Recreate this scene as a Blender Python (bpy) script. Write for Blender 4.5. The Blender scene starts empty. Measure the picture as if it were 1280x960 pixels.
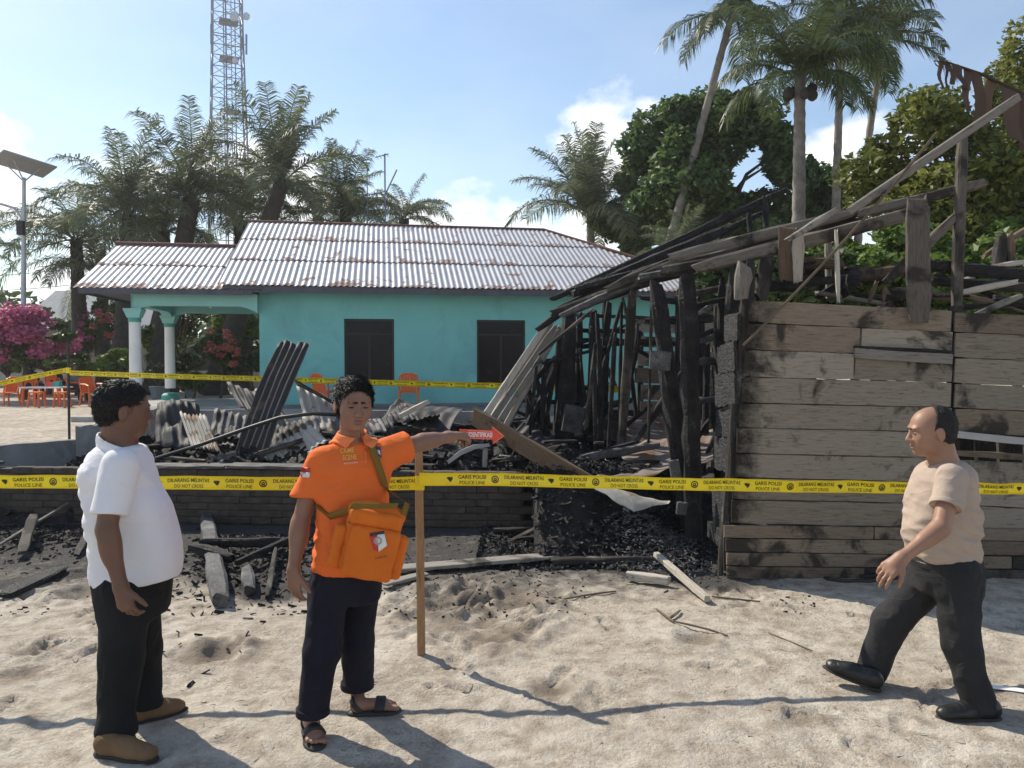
import bpy, bmesh, math, random
import numpy as np
from mathutils import Vector, Matrix
from mathutils.bvhtree import BVHTree

SC = bpy.context.scene
COL = SC.collection
R = math.radians

# ------------------------------------------------------------------ camera
CAM_H, PITCH, FPX = 1.75, R(1.9), 960.0
cd = bpy.data.cameras.new('camera')
cam = bpy.data.objects.new('camera', cd)
COL.objects.link(cam)
cam.location = (0, 0, CAM_H)
cam.rotation_euler = (math.pi / 2 - PITCH, 0, 0)
cd.sensor_width = 36
cd.lens = 36 * FPX / 1280
cd.clip_start = 0.05
cd.clip_end = 3000
SC.camera = cam

# ------------------------------------------------------------------ sun, sky, exposure
SUN_DIR = Vector((-0.98, 0.86, 1.22)).normalized()
sl = bpy.data.lights.new('sun', 'SUN')
sl.energy = 4.7
sl.angle = R(0.55)
sl.color = (1.0, 0.92, 0.79)
sun = bpy.data.objects.new('sun', sl)
COL.objects.link(sun)
sun.location = (-30, 26, 38)
sun.rotation_euler = (-SUN_DIR).to_track_quat('-Z', 'Y').to_euler()
SC.view_settings.view_transform = 'Standard'
SC.view_settings.look = 'None'
SC.view_settings.gamma = 1
SC.view_settings.exposure = 0.42

w = bpy.data.worlds.new('World')
SC.world = w
w.use_nodes = True
wn, wl = w.node_tree.nodes, w.node_tree.links
for n in list(wn): wn.remove(n)
def wnode(t, **kw):
    n = wn.new(t)
    for k, v in kw.items(): setattr(n, k, v)
    return n
sky = wnode('ShaderNodeTexSky', sky_type='NISHITA', sun_disc=False)
sky.sun_elevation = math.asin(SUN_DIR.z)
sky.sun_rotation = math.atan2(SUN_DIR.x, SUN_DIR.y)
sky.altitude = 10; sky.air_density = 1.15; sky.dust_density = 0.25; sky.ozone_density = 1.3
tc = wnode('ShaderNodeTexCoord')
sep = wnode('ShaderNodeSeparateXYZ'); wl.new(tc.outputs['Generated'], sep.inputs[0])
mp = wnode('ShaderNodeMapping'); wl.new(tc.outputs['Generated'], mp.inputs[0])
mp.inputs['Location'].default_value = (0.43, 0.1, 0.05)
mp.inputs['Scale'].default_value = (1, 1, 1.5)
nz = wnode('ShaderNodeTexNoise'); wl.new(mp.outputs[0], nz.inputs['Vector'])
nz.inputs['Scale'].default_value = 6.0; nz.inputs['Detail'].default_value = 9; nz.inputs['Roughness'].default_value = 0.52
def wmath(op, a, b=None, c=None, clamp=False):
    n = wnode('ShaderNodeMath', operation=op); n.use_clamp = clamp
    for i, v in enumerate((a, b, c)):
        if v is None: continue
        if isinstance(v, (int, float)): n.inputs[i].default_value = v
        else: wl.new(v, n.inputs[i])
    return n.outputs[0]
# cumulus low over the horizon, thin veils higher up (by real direction, all the way round)
thr = wmath('MULTIPLY_ADD', sep.outputs['Z'], 1.1, 0.262)
cum = wmath('MULTIPLY', wmath('SUBTRACT', nz.outputs['Fac'], thr), 9.0, clamp=True)
nz2 = wnode('ShaderNodeTexNoise'); mp2 = wnode('ShaderNodeMapping')
wl.new(tc.outputs['Generated'], mp2.inputs[0]); wl.new(mp2.outputs[0], nz2.inputs['Vector'])
mp2.inputs['Scale'].default_value = (1, 1, 2.6); mp2.inputs['Location'].default_value = (0.2, 0.7, 0.0)
nz2.inputs['Scale'].default_value = 2.3; nz2.inputs['Detail'].default_value = 7; nz2.inputs['Roughness'].default_value = 0.55
veil = wmath('MULTIPLY', wmath('SUBTRACT', nz2.outputs['Fac'], 0.42), 1.6, clamp=True)
veil = wmath('MULTIPLY', veil, 0.32)
cl = wmath('MAXIMUM', cum, veil)
mx = wnode('ShaderNodeMix', data_type='RGBA')
wl.new(cl, mx.inputs['Factor']); wl.new(sky.outputs[0], mx.inputs['A'])
mx.inputs['B'].default_value = (8.2, 8.4, 8.6, 1)
bg = wnode('ShaderNodeBackground'); wl.new(mx.outputs['Result'], bg.inputs[0])
bg.inputs['Strength'].default_value = 0.118
wo = wnode('ShaderNodeOutputWorld'); wl.new(bg.outputs[0], wo.inputs[0])

# ------------------------------------------------------------------ helpers
FW = Vector((0, math.cos(PITCH), -math.sin(PITCH)))
UPV = Vector((0, math.sin(PITCH), math.cos(PITCH)))
def ray(px, py):
    return FW + Vector((1, 0, 0)) * ((px - 640) / FPX) + UPV * ((480 - py) / FPX)
def at(px, py, d):
    r = ray(px, py); return Vector((0, 0, CAM_H)) + r * (d / r.y)
def gp(px, py, z=0.0):
    r = ray(px, py); return Vector((0, 0, CAM_H)) + r * ((z - CAM_H) / r.z)

def vnoise(P, seed=0):
    P = np.asarray(P, dtype=np.float64)
    I = np.floor(P).astype(np.int64); F = P - I
    F = F * F * (3 - 2 * F)
    def h(ix, iy, iz):
        n = (ix * 73856093) ^ (iy * 19349663) ^ (iz * 83492791) ^ (seed * 2654435761)
        n = (n ^ (n >> 13)) * 1274126177
        n = n ^ (n >> 16)
        return (n & 0xFFFF) / 65535.0
    out = 0
    for dx in (0, 1):
        wx = F[..., 0] if dx else 1 - F[..., 0]
        for dy in (0, 1):
            wy = F[..., 1] if dy else 1 - F[..., 1]
            for dz in (0, 1):
                wz = F[..., 2] if dz else 1 - F[..., 2]
                out = out + wx * wy * wz * h(I[..., 0] + dx, I[..., 1] + dy, I[..., 2] + dz)
    return out * 2 - 1
def fbm(P, oct=4, seed=0, gain=0.5):
    P = np.asarray(P, dtype=np.float64); a = 1; o = 0
    for i in range(oct):
        o = o + a * vnoise(P * 2 ** i + 17.3 * i, seed + i); a *= gain
    return o

def link(o, parent=None):
    COL.objects.link(o)
    if parent is not None:
        o.parent = parent
        o.matrix_parent_inverse = Matrix.Translation(-Vector(WORLDLOC.get(parent.name, (0, 0, 0))))
    return o
WORLDLOC = {}
def tag(o, label=None, cat=None, group=None, kind=None):
    if label: o['label'] = label
    if cat: o['category'] = cat
    if group: o['group'] = group
    if kind: o['kind'] = kind
    return o
def thing(name, label, cat, loc=(0, 0, 0), group=None):
    o = bpy.data.objects.new(name, None)
    o.empty_display_size = 0.1
    COL.objects.link(o); o.location = loc
    WORLDLOC[o.name] = tuple(loc)
    return tag(o, label, cat, group)
def np_mesh(name, V, F, smooth=False):
    """V (n,3), F (m,k) equal-length faces"""
    me = bpy.data.meshes.new(name)
    V = np.asarray(V, dtype=np.float32); F = np.asarray(F, dtype=np.int32)
    k = F.shape[1]
    me.vertices.add(len(V)); me.vertices.foreach_set('co', V.ravel())
    me.loops.add(F.size); me.loops.foreach_set('vertex_index', F.ravel())
    me.polygons.add(len(F))
    me.polygons.foreach_set('loop_start', np.arange(0, F.size, k, dtype=np.int32))
    if smooth: me.polygons.foreach_set('use_smooth', np.ones(len(F), dtype=bool))
    me.update(calc_edges=True); me.validate()
    return me
def obj_from(me, name, mat=None, parent=None):
    o = bpy.data.objects.new(name, me)
    if mat is not None and not me.materials: me.materials.append(mat)
    return link(o, parent)

class MB:
    def __init__(s): s.v = []; s.f = []; s.uv = None
    def add(s, V, F):
        b = len(s.v); s.v += [tuple(p) for p in V]; s.f += [tuple(i + b for i in q) for q in F]; return s
    def box(s, c, size, rot=None, taper=1.0):
        c = Vector(c); hx, hy, hz = size[0] / 2, size[1] / 2, size[2] / 2
        P = []
        for z in (-1, 1):
            t = 1.0 if z < 0 else taper
            for x, y in ((-1, -1), (1, -1), (1, 1), (-1, 1)):
                p = Vector((x * hx * t, y * hy * t, z * hz))
                if rot is not None: p = rot @ p
                P.append(c + p)
        return s.add(P, [(3, 2, 1, 0), (4, 5, 6, 7), (0, 1, 5, 4), (1, 2, 6, 5), (2, 3, 7, 6), (3, 0, 4, 7)])
    def tube(s, pts, rad, n=8, cap=True):
        pts = [Vector(p) for p in pts]; m = len(pts)
        if not hasattr(rad, '__len__'): rad = [rad] * m
        base = len(s.v); ref = None
        for i, p in enumerate(pts):
            t = (pts[min(i + 1, m - 1)] - pts[max(i - 1, 0)]).normalized()
            if ref is None: ref = Vector((0, 0, 1)) if abs(t.z) < 0.9 else Vector((1, 0, 0))
            a = t.cross(ref).normalized(); b = a.cross(t).normalized(); ref = b
            for k in range(n):
                q = 2 * math.pi * k / n
                s.v.append(tuple(p + (a * math.cos(q) + b * math.sin(q)) * rad[i]))
        for i in range(m - 1):
            for k in range(n):
                s.f.append((base + i * n + k, base + i * n + (k + 1) % n, base + (i + 1) * n + (k + 1) % n, base + (i + 1) * n + k))
        if cap:
            s.f.append(tuple(base + k for k in range(n))[::-1]); s.f.append(tuple(base + (m - 1) * n + k for k in range(n)))
        return s
    def prism(s, poly, a, b):
        """poly: list of 3D points; extruded from offset a to offset b (vectors)"""
        n = len(poly); a = Vector(a); b = Vector(b)
        P = [Vector(p) + a for p in poly] + [Vector(p) + b for p in poly]
        F = [tuple(range(n))[::-1], tuple(range(n, 2 * n))]
        for i in range(n): F.append((i, (i + 1) % n, n + (i + 1) % n, n + i))
        return s.add(P, F)
    def mesh(s, name, smooth=False):
        me = bpy.data.meshes.new(name); me.from_pydata(s.v, [], s.f); me.update()
        bm = bmesh.new(); bm.from_mesh(me); bmesh.ops.recalc_face_normals(bm, faces=bm.faces); bm.to_mesh(me); bm.free()
        if smooth:
            for p in me.polygons: p.use_smooth = True
        return me
    def build(s, name, mat, parent=None, smooth=False):
        return obj_from(s.mesh(name, smooth), name, mat, parent)

def rotz(a): return Matrix.Rotation(a, 3, 'Z')
def frame_from(a, b, up=(0, 0, 1)):
    t = (Vector(b) - Vector(a)).normalized(); u = Vector(up)
    if abs(t.dot(u)) > 0.97: u = Vector((0, 1, 0))
    s = t.cross(u).normalized(); u = s.cross(t).normalized()
    return t, s, u
def timber_mesh(name, a, b, wd, th, seed=0, jit=0.12, up=(0, 0, 1), seg=None, chew=0.0, bow=0.0):
    """rough sawn / burnt timber between a and b: width wd along the side axis, th along up; jittered rings, ragged ends"""
    rn = random.Random(seed)
    a = Vector(a); b = Vector(b); L = (b - a).length
    t, s, u = frame_from(a, b, up)
    n = seg or max(3, min(12, int(L / 0.18)))
    ch = min(wd, th) * (0.2 if chew else 0.12); cx, cy = 1 - ch / (wd / 2), 1 - ch / (th / 2)
    prof = [(-1, -cy), (-cx, -1), (cx, -1), (1, -cy), (1, cy), (cx, 1), (-cx, 1), (-1, cy)]
    m = MB(); V = []; F = []
    off = [rn.uniform(-1, 1) for _ in range(4)]
    for i in range(n + 1):
        f = i / n
        sc = 1.0
        if chew: sc = 1 - chew * (0.5 + 0.5 * math.sin(f * 7 + off[0] * 3)) * rn.uniform(0.3, 1)
        if i in (0, n): sc *= 1 - 0.25 * (1 if chew else .2)
        c = a + t * (L * f) + u * (bow * math.sin(math.pi * f)) + s * (0.3 * bow * math.sin(2 * math.pi * f + off[1]))
        for k, (px, py) in enumerate(prof):
            e = t * (rn.uniform(-.5, .5) * min(wd, th) * (0.9 if chew else .2)) if i in (0, n) else Vector()
            jx = 1 + rn.uniform(-jit, jit); jy = 1 + rn.uniform(-jit, jit)
            V.append(c + s * (px * wd / 2 * sc * jx) + u * (py * th / 2 * sc * jy) + e)
    for i in range(n):
        for k in range(8): F.append((i * 8 + k, i * 8 + (k + 1) % 8, (i + 1) * 8 + (k + 1) % 8, (i + 1) * 8 + k))
    F.append(tuple(range(8))[::-1]); F.append(tuple(n * 8 + k for k in range(8)))
    m.add(V, F)
    return m.mesh(name)
SEED = [100]
def timber(name, a, b, wd, th, mat, parent=None, **kw):
    SEED[0] += 1
    kw.setdefault('seed', SEED[0])
    a = Vector(a); b = Vector(b); up = kw.pop('up', (0, 0, 1))
    t, s, u = frame_from(a, b, up)
    o = obj_from(timber_mesh(name, (0, 0, 0), ((b - a).length, 0, 0), wd, th, **kw), name, mat, parent)
    o.matrix_basis = Matrix.Translation(a) @ Matrix((t, -s, u)).transposed().to_4x4()
    return o

def corrugated(name, mat, P00, P10, P01, waves=8, amp=0.012, bend=0.0, crumple=0.0, seed=0, nl=8, parent=None, thick=0.003):
    """sheet: P00->P10 runs across the waves, P00->P01 runs along them"""
    P00, P10, P01 = Vector(P00), Vector(P10), Vector(P01)
    A = P10 - P00; B = P01 - P00; N = A.cross(B).normalized()
    nw = waves * 8
    uu, vv = np.meshgrid(np.linspace(0, 1, nw + 1), np.linspace(0, 1, nl + 1), indexing='ij')
    off = amp * .72 * np.cos(uu * waves * 2 * np.pi) + bend * np.sin(np.pi * vv)
    if crumple:
        q = np.stack([uu * 2.3 + seed, vv * 3.1, np.zeros_like(uu)], -1)
        off = off + crumple * fbm(q, 3, seed)
    rg = np.random.RandomState(seed)
    ragged = 0.02 * fbm(np.stack([uu * 9, vv * 0 + seed, vv * 0], -1), 2, seed) if crumple else 0
    vv2 = vv + ragged * (np.abs(vv - .5) * 2) ** 4
    Pt = np.array(P00)[None, None] + uu[..., None] * np.array(A) + vv2[..., None] * np.array(B) + off[..., None] * np.array(N)
    V = np.concatenate([Pt.reshape(-1, 3), (Pt - np.array(N) * thick).reshape(-1, 3)])
    idx = np.arange((nw + 1) * (nl + 1)).reshape(nw + 1, nl + 1); o = idx.size
    q = np.stack([idx[:-1, :-1], idx[1:, :-1], idx[1:, 1:], idx[:-1, 1:]], -1).reshape(-1, 4)
    F = [q, q[:, ::-1] + o]
    for e in (idx[0], idx[-1][::-1], idx[:, 0][::-1], idx[:, -1]):
        F.append(np.stack([e[:-1], e[1:], e[1:] + o, e[:-1] + o], -1))
    me = np_mesh(name, V, np.concatenate(F), smooth=True)
    return obj_from(me, name, mat, parent)
# ------------------------------------------------------------------ materials
class NM:
    def __init__(s, name):
        s.m = bpy.data.materials.new(name); s.m.use_nodes = True
        s.n, s.l = s.m.node_tree.nodes, s.m.node_tree.links
        s.b = s.n['Principled BSDF']
    def node(s, t, **kw):
        n = s.n.new(t)
        for k, v in kw.items(): setattr(n, k, v)
        return n
    def put(s, sock, v):
        if isinstance(v, (int, float)): sock.default_value = v
        elif isinstance(v, tuple): sock.default_value = v if len(v) == 4 or len(sock.default_value) == 3 else (*v, 1)
        else: s.l.new(v, sock)
    def coord(s, scale=(1, 1, 1), kind='Object', rnd=True):
        c = s.node('ShaderNodeTexCoord'); mp = s.node('ShaderNodeMapping')
        s.l.new(c.outputs[kind], mp.inputs[0]); mp.inputs['Scale'].default_value = scale
        if rnd:
            oi = s.node('ShaderNodeObjectInfo')
            mm = s.node('ShaderNodeMath', operation='MULTIPLY'); s.l.new(oi.outputs['Random'], mm.inputs[0]); mm.inputs[1].default_value = 37.0
            cx = s.node('ShaderNodeCombineXYZ')
            for i in range(3): s.l.new(mm.outputs[0], cx.inputs[i])
            s.l.new(cx.outputs[0], mp.inputs['Location'])
        return mp.outputs[0]
    def rand(s): return s.node('ShaderNodeObjectInfo').outputs['Random']
    def noise(s, vec, scale, detail=4, rough=0.55, dist=0.0):
        n = s.node('ShaderNodeTexNoise'); s.l.new(vec, n.inputs['Vector'])
        n.inputs['Scale'].default_value = scale; n.inputs['Detail'].default_value = detail
        n.inputs['Roughness'].default_value = rough; n.inputs['Distortion'].default_value = dist
        return n.outputs['Fac']
    def voro(s, vec, scale, feature='DISTANCE_TO_EDGE'):
        n = s.node('ShaderNodeTexVoronoi', feature=feature); s.l.new(vec, n.inputs['Vector']); n.inputs['Scale'].default_value = scale
        return n.outputs['Distance']
    def ramp(s, fac, stops):
        n = s.node('ShaderNodeValToRGB'); s.l.new(fac, n.inputs[0]); e = n.color_ramp.elements
        while len(e) < len(stops): e.new(0.5)
        for el, (p, c) in zip(e, stops):
            el.position = p; el.color = (c, c, c, 1) if isinstance(c, (int, float)) else (*c[:3], 1)
        return n.outputs['Color']
    def mix(s, fac, a, b, mode='MIX'):
        n = s.node('ShaderNodeMix', data_type='RGBA', blend_type=mode)
        s.put(n.inputs['Factor'], fac); s.put(n.inputs['A'], a if not isinstance(a, tuple) else (*a[:3], 1)); s.put(n.inputs['B'], b if not isinstance(b, tuple) else (*b[:3], 1))
        return n.outputs['Result']
    def math(s, op, a, b=0.0, clamp=False):
        n = s.node('ShaderNodeMath', operation=op); n.use_clamp = clamp
        s.put(n.inputs[0], a); s.put(n.inputs[1], b); return n.outputs[0]
    def bump(s, h, strength=0.5, dist=0.01):
        n = s.node('ShaderNodeBump'); s.l.new(h, n.inputs['Height'])
        n.inputs['Strength'].default_value = strength; n.inputs['Distance'].default_value = dist
        s.l.new(n.outputs[0], s.b.inputs['Normal']); return s
    def set(s, col=None, rough=None, metal=None, spec=None):
        if col is not None: s.put(s.b.inputs['Base Color'], col)
        if rough is not None: s.put(s.b.inputs['Roughness'], rough)
        if metal is not None: s.put(s.b.inputs['Metallic'], metal)
        if spec is not None: s.put(s.b.inputs['Specular IOR Level'], spec)
        return s
MT = {}
def plain(name, col, rough=0.6, var=0.18, scale=6, metal=0.0, bump=0.0, bscale=60, spec=0.4, dirt=None):
    k = NM(name); c = k.coord()
    n = k.noise(c, scale, 5)
    dark = tuple(x * (1 - var) for x in col); light = tuple(min(1, x * (1 + var)) for x in col)
    cc = k.ramp(n, [(0.3, dark), (0.7, light)])
    if dirt:
        d = k.ramp(k.noise(c, scale * 0.6, 6, 0.65, 0.6), [(0.5, 0.0), (0.72, 1.0)])
        cc = k.mix(d, cc, dirt)
    k.set(cc, rough, metal, spec)
    if bump: k.bump(k.noise(c, bscale, 4), bump, 0.005)
    MT[name] = k.m
    return k.m

# sand with its ash stain (vertex attribute "ash" = where soot lies)
k = NM('sand'); c = k.coord(rnd=False)
n1 = k.noise(c, 0.9, 6, 0.6, 0.4); n2 = k.noise(c, 7, 6, 0.65); n3 = k.noise(c, 70, 4, 0.7)
sc_ = k.ramp(n1, [(0.3, (.43, .375, .305)), (0.62, (.57, .515, .43))])
sc_ = k.mix(k.ramp(n2, [(0.44, 0.0), (0.66, 0.75)]), sc_, (.25, .20, .15))
sc_ = k.mix(k.ramp(k.noise(c, 2.2, 7, .7, 1.0), [(0.52, 0.0), (0.66, 0.6)]), sc_, (.27, .22, .17))
msk = k.ramp(k.noise(c, 1.5, 5, .6, .8), [(0.44, 0.0), (0.60, 1.0)]); fib = k.ramp(k.noise(c, 38, 7, .82, 1.5), [(0.48, 0.0), (0.60, 1.0)])
sc_ = k.mix(k.math('MULTIPLY', k.math('MULTIPLY', msk, fib), 0.75), sc_, (.185, .14, .092))
fib2 = k.ramp(k.noise(k.coord((10, 26, 5), rnd=False), 3.5, 7, .8, 2.0), [(0.58, 0.0), (0.66, 0.7)])
sc_ = k.mix(fib2, sc_, (.20, .16, .115))
dg = k.node('ShaderNodeAttribute', attribute_name='dug')
sc_ = k.mix(k.math('MULTIPLY', dg.outputs['Fac'], 0.8), sc_, (.17, .135, .10))
sc_ = k.mix(k.ramp(n3, [(0.55, 0.0), (0.75, 0.45)]), sc_, (.26, .22, .18))
cs = k.coord((3, 14, 3), rnd=False)
sc_ = k.mix(k.ramp(k.noise(cs, 6, 5, 0.7, 1.5), [(0.60, 0.0), (0.70, 0.45)]), sc_, (.20, .165, .12))
av = k.node('ShaderNodeAttribute', attribute_name='ash')
am = k.math('ADD', av.outputs['Fac'], k.math('MULTIPLY', k.math('SUBTRACT', n2, 0.5), 0.9))
am = k.ramp(am, [(0.15, 0.0), (0.80, 1.0)])
ashc = k.ramp(n3, [(0.35, (.03, .028, .026)), (0.7, (.13, .12, .11))])
k.set(k.mix(am, sc_, ashc), 0.95, spec=0.15)
k.bump(k.math('ADD', k.noise(c, 28, 6, 0.7), k.math('MULTIPLY', n3, 0.6)), 0.9, 0.018)
MT['sand'] = k.m

# far grass / dirt
k = NM('char'); c = k.coord()
v = k.voro(c, 22); n = k.noise(c, 9, 5)
col = k.ramp(n, [(0.35, (.010, .009, .009)), (0.62, (.028, .026, .025)), (0.82, (.085, .08, .076))])
k.set(col, k.ramp(n, [(0.3, 0.65), (0.8, 0.9)]), spec=0.25)
k.bump(k.math('ADD', k.ramp(v, [(0.0, 0.0), (0.12, 1.0)]), k.math('MULTIPLY', n, 0.8)), 0.5, 0.012); MT['char'] = k.m

k = NM('char_ash'); c = k.coord()
v = k.voro(c, 48); n = k.noise(c, 6, 6, .65)
col = k.mix(k.ramp(v, [(0.01, 0.8), (0.07, 0.0)]), k.ramp(n, [(0.35, (.045, .045, .045)), (0.58, (.14, .138, .134)), (0.75, (.28, .275, .265))]), (.03, .03, .03))
k.set(col, 0.75); k.bump(k.ramp(v, [(0.0, 0.0), (0.15, 1.0)]), 0.6, 0.01); MT['char_ash'] = k.m

k = NM('char_grey'); c = k.coord((2, 9, 9)); v = k.voro(k.coord(), 34); n = k.noise(c, 7, 6, .68)
col = k.mix(k.ramp(v, [(0.01, 0.8), (0.06, 0.0)]), k.ramp(n, [(0.3, (.010, .010, .010)), (0.52, (.035, .034, .034)), (0.75, (.12, .118, .114))]), (.012, .012, .012))
k.set(col, 0.75, spec=.3); k.bump(k.math('ADD', k.ramp(v, [(0.0, 0.0), (0.12, 1.0)]), n), 0.7, 0.012); MT['char_grey'] = k.m
def wood(name, a, b, c3, burn=0.0, stretch=(1.2, 14, 14), dark=(.03, .026, .022), rough=0.85, pale=None, endburn=False):
    k = NM(name); c = k.coord(stretch); c0 = k.coord((1, 1, 1))
    g = k.noise(c, 7, 8, 0.65, 0.6); p = k.noise(c0, 2.6, 5, 0.6, 0.5)
    col = k.ramp(g, [(0.28, a), (0.5, b), (0.75, c3)])
    r = k.rand()
    col = k.mix(0.5, col, k.ramp(r, [(0.0, tuple(x * .72 for x in b)), (1.0, tuple(min(1, x * 1.25) for x in c3))]), 'MIX')
    col = k.mix(k.ramp(g, [(0.33, 0.55), (0.43, 0.0)]), col, dark)
    if pale: col = k.mix(k.ramp(k.noise(c0, 4.5, 6, .65), [(0.58, 0.0), (0.7, 0.8)]), col, pale)
    st = k.ramp(p, [(0.59 - burn, 0.0), (0.68 - burn, 0.92)])
    col = k.mix(st, col, dark)
    if endburn:
        tcx = k.node('ShaderNodeTexCoord'); sx = k.node('ShaderNodeSeparateXYZ'); k.l.new(tcx.outputs['Object'], sx.inputs[0])
        eb = k.math('ADD', sx.outputs['X'], k.math('MULTIPLY', k.math('SUBTRACT', k.noise(c0, 7, 6, .7), .5), -.55))
        col = k.mix(k.ramp(eb, [(0.02, 0.95), (0.22, 0.0)]), col, (.02, .017, .014))
    k.set(col, rough, spec=0.25)
    k.bump(k.math('ADD', g, k.math('MULTIPLY', k.noise(c, 40, 3), 0.4)), 0.8, 0.012); MT[name] = k.m
wood('plank_wood', (.14, .112, .085), (.26, .218, .168), (.36, .312, .25), 0.03)
wood('plank_endburnt', (.14, .112, .085), (.26, .218, .168), (.36, .312, .25), 0.02, endburn=True)
wood('plank_scorched_end', (.08, .06, .043), (.18, .137, .098), (.29, .235, .175), 0.09, endburn=True)
wood('plank_scorched', (.08, .06, .043), (.18, .137, .098), (.29, .235, .175), 0.09)
wood('old_timber', (.10, .088, .072), (.20, .178, .15), (.31, .285, .25), 0.04)
wood('pale_timber', (.26, .22, .17), (.42, .37, .30), (.55, .50, .42), -0.06)
wood('brown_board', (.07, .045, .028), (.14, .095, .062), (.21, .155, .11), 0.03)
wood('burnt_timber', (.02, .018, .016), (.05, .044, .038), (.12, .105, .09), 0.14, pale=(.22, .205, .185))
wood('weathered', (.05, .042, .034), (.115, .098, .08), (.20, .175, .145), 0.07)
wood('post_wood', (.20, .11, .05), (.30, .17, .08), (.38, .24, .13), -0.08)
wood('door_wood', (.02, .016, .012), (.035, .028, .022), (.05, .04, .032), 0.0)

plain('brick', (.075, .06, .047), 0.95, 0.35, 9, bump=0.7, bscale=50, dirt=(.055, .047, .04))
plain('mortar', (.06, .05, .042), 0.95, 0.25, 7, bump=0.5, dirt=(.04, .037, .035))
plain('plaster_grey', (.20, .205, .205), 0.9, 0.2, 3, bump=0.3, dirt=(.09, .09, .09))
plain('coping', (.15, .14, .125), 0.95, 0.35, 5, bump=0.6, dirt=(.035, .033, .03))
plain('concrete', (.36, .35, .33), 0.9, 0.14, 3, bump=0.3, dirt=(.25, .24, .22))
plain('turquoise', (.185, .52, .50), 0.7, 0.06, 1.2, bump=0.1, bscale=30, dirt=(.15, .385, .395))
plain('mint', (.25, .55, .52), 0.6, 0.06, 2)
plain('green_trim', (.07, .33, .27), 0.6, 0.1, 3)
plain('white_paint', (.78, .78, .76), 0.55, 0.04, 3, dirt=(.66, .66, .63))
plain('fascia', (.075, .08, .10), 0.6, 0.2, 4)
plain('ridge_rust', (.15, .07, .05), 0.85, 0.3, 5)
plain('window_frame', (.012, .011, .012), 0.5, 0.2, 5)
k = NM('window_glass'); c = k.coord()
k.set((.006, .006, .008), k.ramp(k.noise(c, 3, 3), [(0.3, 0.15), (0.7, 0.3)]), spec=0.15); MT['window_glass'] = k.m

def metal_sheet(name, base, rust, rustamt, rough, metal, soot=0.0, band=False):
    k = NM(name); c = k.coord((1, 1, 1))
    p = k.noise(c, 4.0, 6, .62, .4); n = k.noise(c, 1.6, 4)
    col = k.ramp(n, [(0.3, tuple(x * .86 for x in base)), (0.7, base)])
    f = k.ramp(p, [(0.66 - rustamt, 0.0), (0.70 - rustamt, 1.0)])
    if band:
        uv = k.node('ShaderNodeUVMap'); sp = k.node('ShaderNodeSeparateXYZ'); k.l.new(uv.outputs[0], sp.inputs[0])
        bb = k.ramp(sp.outputs['Y'], [(0.0, 1.0), (0.16, 0.35), (0.30, 0.0), (0.86, 0.0), (0.97, 0.7)])
        pp = k.noise(k.coord((1, 1, 1)), 2.4, 6, .68, .3)
        f = k.ramp(k.math('ADD', k.math('MULTIPLY', bb, 0.16), pp), [(0.61, 0.0), (0.65, 1.0)])
        f = k.math('MULTIPLY', f, 0.85)
    if soot:
        col = k.mix(k.ramp(k.noise(c, 3.0, 5, .6), [(0.62 - soot, 0.0), (0.78 - soot, 1.0)]), col, (.02, .019, .019))
    col = k.mix(f, col, k.ramp(k.noise(c, 30, 3), [(0.3, tuple(x * .7 for x in rust)), (0.7, rust)]))
    inv = k.math('SUBTRACT', 1.0, f)
    k.set(col, k.math('ADD', k.math('MULTIPLY', f, 0.3), rough), k.math('MULTIPLY', inv, metal), 0.4)
    k.bump(k.noise(c, 25, 4), 0.25, 0.004)
    MT[name] = k.m
metal_sheet('roof_zinc', (.42, .43, .46), (.19, .085, .06), 0, 0.55, 0.25, band=True)
metal_sheet('sheet_burnt', (.16, .15, .14), (.13, .095, .07), 0.10, 0.75, 0.1, soot=0.12)
metal_sheet('sheet_dark', (.034, .033, .034), (.10, .08, .062), 0.06, 0.7, 0.15, soot=0.10)
metal_sheet('sheet_pale', (.40, .375, .33), (.25, .185, .13), 0.10, 0.75, 0.1, soot=0.03)
metal_sheet('sheet_rust', (.20, .165, .14), (.20, .12, .08), 0.14, 0.7, 0.2, soot=0.02)

plain('tape_yellow', (.86, .69, .012), 0.35, 0.05, 3, spec=0.5)
plain('tape_ink', (.03, .027, .01), 0.5, 0.1)
plain('galvanised', (.42, .44, .46), 0.5, 0.12, 4, metal=0.5)
plain('dark_metal', (.03, .03, .032), 0.5, 0.2, 5, metal=0.3)
plain('black_rubber', (.018, .018, .018), 0.6, 0.2)
plain('solar_cell', (.32, .33, .35), 0.5, 0.05)
plain('tower_steel', (.17, .20, .25), 0.6, 0.1, metal=0.2)
plain('orange_plastic', (.78, .145, .025), 0.42, 0.06, 4)
plain('red_sign', (.72, .075, .035), 0.45, 0.05, 4)
plain('sign_white', (.82, .80, .78), 0.5, 0.03)
plain('pot_grey', (.20, .24, .27), 0.7, 0.15)

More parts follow.
